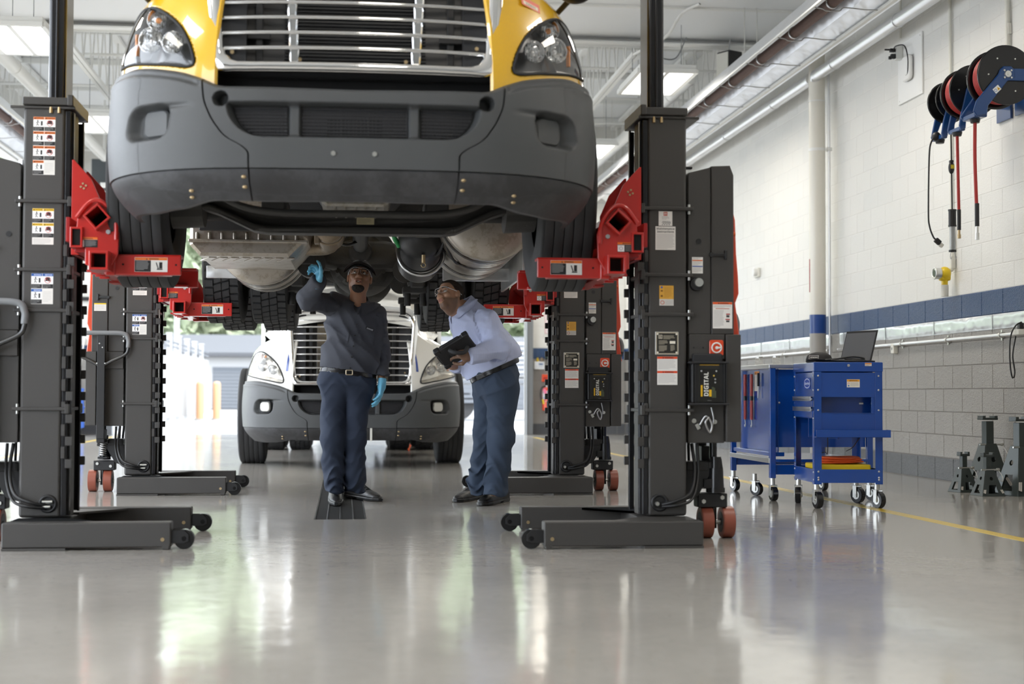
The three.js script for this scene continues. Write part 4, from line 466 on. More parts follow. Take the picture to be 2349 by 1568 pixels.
// ---------------------------------------------------------------- mobile column lifts (fork side toward -x, sign side +z)
function makeLift(label) {
  const t = thing('column_lift', label, 'vehicle lift', 0, 0, 0, 0, 'mobile column lifts');
  const grp = (n, p = t) => { const g = new THREE.Group(); g.name = n; p.add(g); return g; };
  // base
  const base = grp('base');
  for (const s of [1, -1]) {
    mesh('leg', [B(0.795, 0.121, 0.10, -0.2775, 0.0725, s * 0.48, 0.008), B(0.30, 0.012, 0.112, -0.03, 0.006, s * 0.48, 0.002), B(0.03, 0.016, 0.1, -0.65, 0.010, s * 0.48, 0.002)], M.lift, base);
    mesh('pivot_pin', [C(0.0095, 0.106, -0.635, 0.05, s * 0.48, 'z')], M.brass, base);
    mesh('roller', [C(0.048, 0.05, -0.735, 0.048, s * 0.48, 'z', 0.048, 28), C(0.012, 0.066, -0.735, 0.052, s * 0.48, 'z')], M.blackG, base);
    for (const z of [-0.03, 0.03]) mesh('roller_fork', [X([[-0.64, 0.03], [-0.64, 0.092], [-0.735, 0.092], [-0.757, 0.07], [-0.757, 0.04], [-0.735, 0.03]], 0.006, 0.001).translate(0, 0, s * 0.48 + z)], M.black, base);
    const gs = X([[-0.12, 0], [0.115, 0], [0.115, -0.24], [-0.12, -0.24], [-0.30, 0]], 0.012, 0.002); gs.rotateX(s > 0 ? PI / 2 : -PI / 2); gs.translate(0, 0.118, s * 0.432 - (s > 0 ? 0 : 0)); gs.scale(1, 1, 1); const gg = X([[-0.12, -0.02], [0.115, -0.02], [0.115, 0.235], [-0.12, 0.235], [-0.34, 0.235]], 0.012, 0.002); gg.rotateX(PI / 2); if (s < 0) gg.scale(1, 1, -1); mesh('gusset', gg.translate(0, 0.123, s * 0.2), M.lift, base);
  }
  mesh('crossmember', [B(0.235, 0.10, 0.87, 0, 0.066, 0, 0.004)], M.lift, base);
  // column
  const col = grp('column');
  mesh('tube', [B(0.205, 2.07, 0.38, 0.012, 1.165, 0, 0.016), B(0.03, 2.07, 0.10, -0.10, 1.165, 0, 0.004)], M.lift, col);
  for (const s of [1, -1]) {
    mesh('rail', [B(0.026, 2.04, 0.018, -0.105, 1.16, s * 0.18, 0.003), B(0.010, 2.04, 0.03, -0.123, 1.16, s * 0.14, 0.002)], M.mast, col);
    const teeth = []; for (let k = 0; k < 10; k++) teeth.push(B(0.035, 0.046, 0.020, -0.128, 0.40 + k * 0.113, s * 0.183, 0.003), B(0.02, 0.06, 0.022, -0.10, 0.455 + k * 0.113, s * 0.184, 0.003)); mesh('lock_ladder', teeth, M.liftB, col);
  }
  for (const y of [0.675, 1.17, 1.375, 1.72]) { mesh('collar', [B(0.27, 0.018, 0.404, 0.015, y, 0, 0.004), B(0.02, 0.05, 0.03, -0.118, y, 0.19, 0.003), B(0.02, 0.05, 0.03, -0.118, y, -0.19, 0.003)], M.liftB, col); mesh('collar_bolt', [C(0.009, 0.05, 0.13, y, 0.17, 'y', 0.009, 6), C(0.009, 0.05, 0.13, y, -0.17, 'y', 0.009, 6)], M.zinc, col); }
  mesh('top_plate', [B(0.225, 0.04, 0.42, 0.005, 2.225, 0, 0.006), B(0.03, 0.055, 0.46, -0.12, 2.228, 0, 0.006), B(0.32, 0.014, 0.40, 0.02, 2.195, 0, 0.004)], M.liftB, col);
  mesh('top_bolt', [-0.06, -0.02].flatMap((x) => [0.2, -0.2].map((z) => C(0.009, 0.03, x, 2.182, z * 0.97, 'y', 0.009, 6))), M.brass, col);
  mesh('mast', [B(0.088, 1.05, 0.22, -0.03, 2.74, 0, 0.02), B(0.012, 1.05, 0.24, -0.03, 2.74, 0, 0.004)], M.mast, col);
  for (const s of [1, -1]) mesh('cable_port', [place(Tor(0.038, 0.009, 0, 0, 0, 'z', 24, 8), -0.03, 0.20, s * 0.191), C(0.034, 0.006, -0.03, 0.20, s * 0.189, 'z')], M.black, col);
  mesh('port_fitting', [C(0.010, 0.03, -0.045, 0.195, 0.20, 'z'), C(0.008, 0.05, -0.02, 0.185, -0.205, 'x'), C(0.008, 0.05, -0.03, 0.21, -0.205, 'x')], M.zinc, col);
  for (const s of [1, -1]) mesh('hose', [T([[-0.02, 0.19, s * 0.20], [0.05, 0.21, s * 0.225], [0.13, 0.25, s * 0.20], [0.17, 0.36, s * 0.13], [0.16, 0.50, s * 0.1]], 0.009, 40), T([[-0.02, 0.18, s * 0.205], [0.06, 0.19, s * 0.23], [0.14, 0.22, s * 0.20], [0.19, 0.34, s * 0.12], [0.19, 0.50, s * 0.1]], 0.008, 40)], M.black, col);
  sticker(col, 'gLabel', 0.072, 0.075, 0.002, 1.668, 0.1908); sticker(col, 'maintenance', 0.106, 0.122, 0.002, 1.566, 0.1908); sticker(col, 'yellowTag', 0.075, 0.104, 0.007, 1.268, 0.1908); sticker(col, 'warnTwo', 0.106, 0.146, 0.011, 0.879, 0.1908);
  mesh('nameplate_frame', B(0.123, 0.119, 0.004, 0.009, 1.021, 0.1915, 0.0015), M.zinc, col); sticker(col, 'nameplate', 0.117, 0.113, 0.009, 1.021, 0.1945, 0, 0, 0, 'nameplate');
  sticker(col, 'warnGrid', 0.108, 0.293, 0.012, 2.0, -0.1908, PI); sticker(col, 'caution', 0.105, 0.182, 0.012, 1.592, -0.1908, PI); sticker(col, 'notice', 0.107, 0.154, 0.012, 1.278, -0.1908, PI);
  // carriage with forks
  const car = grp('carriage');
  const rim = [[-0.406, 1.55], [-0.372, 1.645], [-0.311, 1.685], [-0.264, 1.679], [-0.207, 1.607], [-0.202, 1.543], [-0.191, 1.473], [-0.245, 1.468], [-0.245, 1.381], [-0.273, 1.365], [-0.37, 1.372], [-0.402, 1.43]];
  const dia = (h) => [[0, -h], [h, 0], [0, h], [-h, 0]].map(([x, y]) => [-0.306 + x * cos(0.06) - y * sin(0.06), 1.608 + x * sin(0.06) + y * cos(0.06)]);
  const sq = (x, y, w, h) => [[x - w, y - h], [x + w, y - h], [x + w, y + h], [x - w, y + h]];
  for (const s of [1, -1]) {
    mesh('side_plate', X(rim, 0.022, 0.003, [dia(0.06)]).translate(0, 0, s * 0.47), M.red, car);
    mesh('upper_plate', X([[-0.13, 1.93], [-0.14, 1.93], [-0.225, 1.835], [-0.275, 1.72], [-0.275, 1.45], [-0.13, 1.45]], 0.012, 0.002).translate(0, 0, s * 0.205), M.red, car);
    mesh('plate_bolt', [[-0.20, 1.80], [-0.185, 1.81], [-0.19, 1.785], [-0.175, 1.793], [-0.245, 1.72], [-0.23, 1.705]].map(([x, y]) => C(0.0055, 0.006, x, y, s * 0.213, 'z', 0.0055, 8)), M.brass, car);
    mesh('bent_strap', [T([[-0.395, 1.50, 0], [-0.39, 1.59, 0], [-0.355, 1.655, 0], [-0.31, 1.69, 0], [-0.262, 1.678, 0], [-0.205, 1.605, 0]].map(([x, y, z]) => [x, y, s * 0.495]), 0.011, 40, 8)], M.red, car);
    const fork = grp('fork_arm', car);
    mesh('bar', [B(0.37, 0.098, 0.018, -0.515, 1.383, s * 0.43, 0.006), B(0.37, 0.014, 0.10, -0.515, 1.428, s * 0.385, 0.004), B(0.30, 0.014, 0.085, -0.50, 1.340, s * 0.395, 0.004), B(0.05, 0.12, 0.12, -0.36, 1.39, s * 0.385, 0.008)], M.red, fork);
    mesh('bar_hole', [C(0.005, 0.002, -0.675, 1.385, s * 0.4395, 'z'), C(0.005, 0.002, -0.42, 1.385, s * 0.4395, 'z')], M.hollow, fork);
    sticker(fork, 'forkWarn', 0.158, 0.071, -0.555, 1.385, s * 0.4397, s > 0 ? 0 : PI);
    sticker(car, 'plateWarn', 0.098, 0.049, -0.255, 1.487, s * 0.4818, s > 0 ? 0 : PI);
    mesh('pivot_bolt', [C(0.012, 0.012, -0.355, 1.538, s * 0.486, 'z', 0.012, 6)], M.steel, car);
  }
  mesh('storage_tube', [X(dia(0.066), 1.06, 0.002, [dia(0.052).reverse()])], M.red, car);
  mesh('slide_tube', [X(sq(-0.325, 1.392, 0.046, 0.046), 1.16, 0.003, [sq(-0.325, 1.392, 0.034, 0.034).reverse()])], M.red, car);
  mesh('rear_tube', [X(sq(-0.205, 1.51, 0.03, 0.05), 1.0, 0.003, [sq(-0.205, 1.51, 0.02, 0.04).reverse()])], M.red, car);
  mesh('tube_shade_fill', [B(0.07, 0.07, 0.7, -0.306, 1.608, 0, 0, 0, 0, PI / 4 + 0.06), B(0.066, 0.066, 1.0, -0.325, 1.392, 0, 0), B(0.038, 0.078, 0.968, -0.205, 1.51, 0, 0)], M.hollow, car);  // black fill inside the open tubes, standing in for their shaded hollows
  mesh('cross_plate', [B(0.02, 0.40, 0.40, -0.14, 1.65, 0, 0.003), B(0.12, 0.02, 0.9, -0.25, 1.45, 0, 0.003), B(0.02, 0.12, 0.94, -0.16, 1.55, 0, 0.003)], M.redDk, car);
  const sp = []; for (const s of [1, -1]) for (let k = 0; k < 4; k++) sp.push(B(0.05, 0.012, 0.02, -0.27 - k * 0.006, 1.352 - k * 0.004, s * (0.42 - k * 0.09), 0.002)); mesh('steps', sp, M.red, car);
  // control cabinet
  const cab = grp('control_cabinet');
  mesh('upper_box', [X([[0.128, 1.07], [0.25, 1.07], [0.25, 1.945], [0.135, 1.915], [0.128, 1.90]], 0.32, 0.004), X([[0.252, 1.07], [0.371, 1.07], [0.371, 1.905], [0.352, 1.955], [0.252, 1.95]], 0.33, 0.004)], M.lift, cab);
  mesh('lower_box', [B(0.195, 0.565, 0.30, 0.226, 0.787, 0, 0.005), B(0.08, 0.56, 0.40, 0.365, 0.79, -0.02, 0.005), B(0.19, 0.13, 0.335, 0.227, 1.005, 0, 0.004)], M.lift, cab);
  for (const s of [1, -1]) { mesh('latch', [B(0.085, 0.018, 0.014, 0.285, 1.485, s * 0.172, 0.004), B(0.014, 0.05, 0.018, 0.325, 1.485, s * 0.174, 0.005), C(0.012, 0.02, 0.25, 1.485, s * 0.172, 'z')], M.black, cab); mesh('plug_cap', C(0.014, 0.004, 0.185, 1.555, s * 0.161, 'z'), M.black, cab); }
  sticker(cab, 'boxLabel', 0.058, 0.085, 0.178, 1.43, 0.1608); sticker(cab, 'boxWarn', 0.104, 0.138, 0.31, 1.17, 0.1660); sticker(cab, 'plainWarn', 0.09, 0.06, 0.31, 1.41, -0.1660, PI);
  mesh('gauge', [C(0.036, 0.03, 0.17, 1.33, 0.172, 'z', 0.033, 24)], M.black, cab); mesh('gauge_glass', [C(0.024, 0.02, 0.178, 1.338, 0.193, 'z', 0.022, 24)], M.zinc, cab);
  mesh('switch_plate', X(rrect(0.074, 0.08, 0.01, 0.275, 1.0), 0.012, 0.002).translate(0, 0, 0.173), M.orangeRed, cab); mesh('switch_ring', Tor(0.025, 0.004, 0.275, 1.0, 0.181), M.paper, cab); mesh('switch_knob', [B(0.026, 0.009, 0.012, 0.283, 1.0, 0.185, 0.003), C(0.008, 0.012, 0.275, 1.0, 0.183, 'z')], M.paper, cab); sticker(cab, 'switchTag', 0.055, 0.018, 0.275, 0.952, 0.1687);
  mesh('screw', [0.155, 0.205].map((x) => C(0.005, 0.004, x, 1.0, 0.169, 'z')), M.black, cab);
  const ch = grp('charger', cab); mesh('case', [X(rrect(0.185, 0.205, 0.008, 0.225, 0.815), 0.075, 0.004).translate(0, 0, 0.188), ...[0.138, 0.148, 0.302, 0.312].map((x) => B(0.005, 0.2, 0.02, x, 0.815, 0.226, 0.001))], M.black, ch); mesh('cradle', B(0.205, 0.01, 0.10, 0.225, 0.708, 0.19, 0.003), M.blackM, ch); mesh('cradle', [B(0.205, 0.01, 0.10, 0.225, 0.922, 0.19, 0.003), B(0.16, 0.05, 0.04, 0.225, 0.945, 0.17, 0.01)], M.blackM, ch); sticker(ch, 'digital', 0.108, 0.196, 0.225, 0.815, 0.2262);
  mesh('cable_bundle', [T([[0.19, 0.60, 0.16], [0.22, 0.645, 0.175], [0.25, 0.60, 0.175], [0.24, 0.56, 0.17], [0.215, 0.61, 0.18], [0.235, 0.64, 0.18]], 0.006, 50, 6), T([[0.24, 0.56, 0.165], [0.26, 0.62, 0.17], [0.25, 0.69, 0.165]], 0.004)], M.steel, cab); mesh('lug', C(0.012, 0.01, 0.27, 0.615, 0.155, 'z'), M.zinc, cab); mesh('lug', [C(0.012, 0.01, 0.16, 0.62, 0.155, 'z'), B(0.02, 0.03, 0.01, 0.18, 0.59, 0.158, 0.003, 0, 0, 0.5)], M.zinc, cab);
  mesh('ram_cylinder', [C(0.024, 1.2, 0.148, 1.35, -0.02)], M.satin, cab);
  mesh('antenna', [T([[0.08, 1.96, 0.05], [0.11, 2.0, 0.06], [0.13, 2.14, 0.07]], 0.008), B(0.05, 0.012, 0.03, 0.15, 1.955, 0.05, 0.003)], M.black, cab); mesh('cable_hook', [place(X([[0.372, 1.06], [0.372, 1.82], [0.382, 1.80], [0.392, 1.72], [0.402, 1.68], [0.408, 1.5], [0.418, 1.38], [0.421, 1.29], [0.402, 1.24], [0.43, 1.02], [0.405, 1.0]], 0.16, 0.006), 0, 0, 0.0)], M.orangeRed, cab); mesh('beacon', [C(0.012, 0.02, 0.38, 1.60, 0.12, 'x')], M.orangePl, cab);
  // hand truck end: jack, urethane wheels, steering handle
  const jk = grp('steering_jack');
  mesh('bracket', [B(0.16, 0.075, 0.10, 0.285, 0.20, 0, 0.006), B(0.12, 0.05, 0.14, 0.20, 0.38, 0, 0.006), X([[0.13, 0.36], [0.33, 0.42], [0.34, 0.35], [0.27, 0.34], [0.20, 0.22], [0.13, 0.2]], 0.03, 0.003).translate(0, 0, 0.05), X([[0.13, 0.36], [0.33, 0.42], [0.34, 0.35], [0.27, 0.34], [0.20, 0.22], [0.13, 0.2]], 0.03, 0.003).translate(0, 0, -0.05)], M.black, jk);
  mesh('pump', [C(0.045, 0.11, 0.30, 0.315, 0.05, 'y', 0.04, 24), C(0.03, 0.06, 0.30, 0.40, 0.05), C(0.05, 0.025, 0.30, 0.255, 0.05, 'y', 0.05, 24), C(0.02, 0.10, 0.30, 0.47, 0.0), B(0.05, 0.05, 0.05, 0.255, 0.29, 0.06, 0.004), C(0.018, 0.14, 0.30, 0.12, 0)], M.blackG, jk);
  const coil = []; for (let k = 0; k <= 72; k++) { const a = k / 12 * 2 * PI; coil.push([0.288 + 0.021 * cos(a), 0.27 + k / 72 * 0.10, -0.075 + 0.021 * sin(a)]); } mesh('spring', [T(coil, 0.005, 150, 6)], M.zinc, jk); mesh('spring_guide', [C(0.013, 0.13, 0.288, 0.32, -0.075), B(0.075, 0.014, 0.07, 0.288, 0.262, -0.075, 0.003), B(0.08, 0.03, 0.06, 0.288, 0.385, -0.075, 0.003)], M.black, jk);
  mesh('hex_bolt', [[0.335, 0.215], [0.235, 0.195]].flatMap(([x, y]) => [1, -1].map((s) => C(0.012, 0.012, x, y, s * 0.056, 'z', 0.012, 6))), M.zinc, jk);
  for (const x of [0.258, 0.372]) { mesh('wheel', [C(0.083, 0.056, x, 0.083, 0, 'x', 0.083, 36), C(0.08, 0.062, x, 0.083, 0, 'x', 0.08, 36)], M.urethane, jk); mesh('wheel_hub', [C(0.055, 0.064, x, 0.083, 0, 'x', 0.055, 24), C(0.02, 0.07, x, 0.083, 0, 'x')], M.black, jk); } mesh('axle', C(0.012, 0.20, 0.315, 0.083, 0, 'x'), M.zinc, jk);
  const hd = grp('handle'); mesh('shaft', [B(0.058, 0.78, 0.03, 0.288, 0.80, -0.225, 0.003), B(0.058, 0.10, 0.14, 0.288, 0.43, -0.16, 0.004)], M.black, hd);
  mesh('loop', [T([[0.288, 0.965, -0.225], [0.37, 1.0, -0.225], [0.462, 1.045, -0.225], [0.487, 1.09, -0.225], [0.487, 1.16, -0.225], [0.45, 1.205, -0.225], [0.288, 1.21, -0.225], [0.126, 1.205, -0.225], [0.089, 1.16, -0.225], [0.089, 1.09, -0.225], [0.114, 1.045, -0.225], [0.206, 1.0, -0.225]], 0.0125, 140, 10, true)], M.steel.clone(), hd).material.color.setRGB(0.09, 0.09, 0.09); mesh('grip', [T([[0.487, 1.10, -0.225], [0.487, 1.16, -0.225], [0.45, 1.205, -0.225], [0.288, 1.21, -0.225], [0.126, 1.205, -0.225], [0.089, 1.16, -0.225], [0.089, 1.10, -0.225]], 0.018, 80, 10)], M.greyPl, hd); for (const [x, y] of [[0.30, 1.13], [0.278, 1.10], [0.318, 0.98], [0.258, 0.98]]) mesh('shaft_bolt', C(0.005, 0.006, x, y, -0.242, 'z'), M.zinc, hd);
  return t;
}
{
  const a = makeLift('grey column lift with red forks gripping front tyre on blue cart side'); a.position.set(1.65, 0, -7.77);
  dup(a, 'grey column lift with red forks at rear tyres on blue cart side', 1.745, 0, -11.66, 0.01);
  dup(a, 'grey column lift with picture warnings, gripping front tyre opposite the carts', -1.50, 0, -7.90, PI);
  dup(a, 'grey column lift with loop handle, at rear tyres opposite the carts', -1.54, 0, -11.8, PI);
}

// ---------------------------------------------------------------- trucks (origin: ground under the front axle, nose toward +z)
class Plan {                                    // a plan curve (x, z), walked by arc length
  constructor(pts) { const c = new THREE.CatmullRomCurve3(pts.map(([x, z]) => V(x, 0, z)), false, 'centripetal'); this.p = c.getSpacedPoints(400); this.len = c.getLength(); }
  at(s) { const f = clamp(s, 0, 1) * 400, i = min(399, floor(f)), a = this.p[i], b = this.p[i + 1], k = f - i, dx = b.x - a.x, dz = b.z - a.z, l = hypot(dx, dz); return { x: lerp(a.x, b.x, k), z: lerp(a.z, b.z, k), nx: -dz / l, nz: dx / l }; }
  sx(x) { let i = this.p.findIndex((q) => q.x >= x); if (i < 0) return 1; if (i === 0) return 0; const a = this.p[i - 1], b = this.p[i]; return (i - 1 + (x - a.x) / (b.x - a.x)) / 400; }
}
const bumpPlan = new Plan([[0, 1.42], [0.25, 1.416], [0.45, 1.405], [0.65, 1.365], [0.82, 1.285], [0.96, 1.165], [1.06, 1.01], [1.115, 0.84], [1.132, 0.66], [1.136, 0.55]]);
const nosePlan = new Plan([[0.60, 1.335], [0.66, 1.315], [0.76, 1.265], [0.87, 1.185], [0.97, 1.075], [1.045, 0.93], [1.09, 0.76], [1.112, 0.55], [1.118, 0.40]]);
const seamX = (y) => stable2([[0.30, 0.448], [0.496, 0.448], [0.511, 0.49], [0.54, 0.547], [0.618, 0.603], [0.695, 0.637], [0.80, 0.650]], y);
const stable2 = (t, x) => { let s = 0; for (let k = -3; k <= 3; k++) s += table(t, x + k * 0.008); return s / 7; };
const slotHalf = (y) => 0.385 + 0.15 * sqrt(max(0, 1 - ((0.687 - y) / 0.142) ** 2));
const bumpTop = (x) => stable([[0, 0.752], [0.58, 0.762], [0.655, 0.80], [0.75, 0.835], [0.9, 0.868], [1.0, 0.885], [1.15, 0.888]], x);
const bumpBot = (x) => stable([[0, 0.285], [0.45, 0.283], [0.65, 0.29], [0.8, 0.262], [1.0, 0.255], [1.15, 0.27]], x);
const inPoly = (p, x, y) => { let r = false; for (let i = 0, j = p.length - 1; i < p.length; j = i++) if ((p[i][1] > y) !== (p[j][1] > y) && x < (p[j][0] - p[i][0]) * (y - p[i][1]) / (p[j][1] - p[i][1]) + p[i][0]) r = !r; return r; };
const sdBox = (x, y, w, h, r) => { const a = abs(x) - w + r, b = abs(y) - h + r; return hypot(max(a, 0), max(b, 0)) + min(max(a, b), 0) - r; };
function bumpP(s, y, sign, extra = 0) {
  const q = bumpPlan.at(s); let off = extra;
  if (y > 0.41) { off += 0.012 * sin(clamp((y - 0.41) / 0.4, 0, 1) * PI); const lip = bumpTop(q.x) - y; if (q.x > 0.66) off -= 0.016 * sm(0.045, 0.03, lip) * sm(0.64, 0.7, q.x); off -= 0.02 * sm(0.012, 0, lip); }
  else off -= 0.008 + 0.11 * ((0.41 - y) / 0.14) ** 1.5 - 0.006 * sin(q.x * 17) * sm(0.4, 0.33, y);
  // recessed lamp pocket
  const fx = (q.x - 0.885) - (y - 0.62) * 0.10 * 0, pocket = sdBox(fx + 0.012 * (y - 0.62) / 0.07, y - 0.622, 0.088, 0.068, 0.045);
  off -= 0.055 * sm(0.012, -0.014, pocket); off -= 0.012 * sm(0.05, 0.0, abs(y - 0.685) * 3) * sm(0.66, 0.80, q.x) * sm(0.87, 0.84, q.x);
  // lower intake slot and round tow openings of the middle piece
  const slotW = slotHalf(y), slot = max(q.x - slotW, abs(y - 0.617) - 0.070) , bars = min(abs(q.x - 0.255) - 0.018, 9);
  off -= 0.062 * sm(0.008, -0.012, slot) * (bars < 0 ? 0.55 : 1 - 0.45 * sm(0.012, 0, bars));
  off -= 0.07 * sm(0.003, -0.003, hypot(q.x - 0.566, y - 0.706) - 0.030);
  return [sign * (q.x + q.nx * off), y, q.z + q.nz * off];
}
const noseIn = (y) => 0.10 * max(0, (y - 0.78) / 0.45) ** 2;
function noseP(x, y, off, sign) { const q = nosePlan.at(nosePlan.sx(x)), o = off - noseIn(y); return [sign * (q.x + q.nx * o), y, q.z + q.nz * o]; }
const lampOutline = (() => { const p = [[0.695, 0.868], [0.708, 0.935], [0.735, 0.99], [0.765, 1.035], [0.81, 1.08], [0.87, 1.125], [0.93, 1.16], [0.99, 1.182], [1.035, 1.180], [1.065, 1.15], [1.082, 1.09], [1.09, 1.02], [1.09, 0.955], [1.06, 0.935], [0.97, 0.912], [0.83, 0.883]]; return new THREE.CatmullRomCurve3(p.map(([x, y]) => V(x, y, 0)), true, 'centripetal').getSpacedPoints(72).slice(0, 72).map((v) => [v.x, v.y]); })();
const lampC = [0.92, 1.01];
function polar(offFn, sign, K = 16, grow = 1) { const rings = []; for (let k = 0; k <= K; k++) { const f = max(0.001, k / K); rings.push(lampOutline.map(([x, y]) => noseP(lampC[0] + (x - lampC[0]) * f * grow, lampC[1] + (y - lampC[1]) * f * grow, offFn(f), sign))); } return loft(rings); }
function grilleLoop(w0, w1, y0, y1, r0, r1, z, n = 96) {   // rounded trapezoid, bottom half-width w0, top w1; leans back with height
  const pts = []; const seg = (cx, cy, r, a0, a1) => { for (let i = 0; i <= 6; i++) { const a = lerp(a0, a1, i / 6); pts.push(V(cx + r * cos(a), cy + r * sin(a), 0)); } };
  seg(w0 - r0, y0 + r0, r0, -PI / 2, 0); seg(w1 - r1, y1 - r1, r1, 0, PI / 2); seg(-w1 + r1, y1 - r1, r1, PI / 2, PI); seg(-w0 + r0, y0 + r0, r0, PI, 1.5 * PI);
  const c = new THREE.CatmullRomCurve3(pts, true, 'catmullrom', 0.02); return c.getSpacedPoints(n).slice(0, n).map((p) => [p.x, p.y + 0.03 * (1 - (p.x / 0.7) ** 2) * sm(1.2, 1.6, p.y), z - 0.20 * (p.y - 0.85) - 0.05 * (p.x / 0.65) ** 2]);
}
function tyreMesh(parent, x, y, z, R, drive, sign) {
  const g = new THREE.Group(); g.name = 'wheel'; g.position.set(x, y, z); parent.add(g);
  const w = 0.138, pr = [[R * 0.57, -w * 0.8], [R * 0.66, -w * 1.02], [R * 0.80, -w * 1.08], [R * 0.90, -w * 1.04], [R * 0.965, -w * 0.97], [R * 0.985, -w * 0.9]], top = [];
  if (drive) top.push([R - 0.018, -w * 0.86], [R - 0.018, w * 0.86]);
  else for (const [a, b] of [[-0.88, -0.56], [-0.52, -0.19], [-0.15, 0.15], [0.19, 0.52], [0.56, 0.88]]) top.push([R - 0.013, w * (a - 0.012)], [R, w * a], [R, w * b], [R - 0.013, w * (b + 0.012)]);
  const prof = [...pr, ...top, ...pr.map(([r, q]) => [r, -q]).reverse()], gm = Lt(prof, 72); gm.rotateZ(-PI / 2); mesh('tyre', gm, M.tyre, g);
  if (drive) { // tread blocks in four staggered rows
    const bl = [], n = 46; for (let k = 0; k < n; k++) for (let j = 0; j < 4; j++) { const a = (k + (j % 2) * 0.5 + (j > 1 ? 0.25 : 0)) / n * 2 * PI, edge = j === 0 || j === 3, xx = w * [-0.67, -0.215, 0.215, 0.67][j]; const b = X(edge ? [[-0.029, -0.026], [0.029, -0.026], [0.029, 0.024], [-0.029, 0.024]] : [[-0.026, -0.034], [0.006, -0.026], [0.026, -0.018], [0.026, 0.034], [-0.006, 0.024], [-0.026, 0.016]], 0.02, 0); b.rotateX(-PI / 2); b.translate(xx, R - 0.010, 0); b.rotateX(a); bl.push(b); }
    mesh('tread', bl, M.tyre, g);
  }
  const hub = Lt([[0.001, 0.03], [0.10, 0.03], [0.13, -0.02], [0.20, -0.03], [0.25, 0.02], [0.285, 0.09], [0.30, 0.10], [0.30, 0.085], [0.26, -0.05], [0.001, -0.06]], 40); hub.rotateZ(-PI / 2); if (sign < 0) hub.rotateY(PI); mesh('rim', hub.translate(0, 0, 0), M.satin, g);
  const nuts = []; for (let k = 0; k < 10; k++) { const a = k / 10 * 2 * PI; nuts.push(C(0.017, 0.07, sign * 0.025, 0.167 * cos(a), 0.167 * sin(a), 'x', 0.012, 8)); } mesh('lug_nuts', nuts, M.chrome, g);
  return g;
}
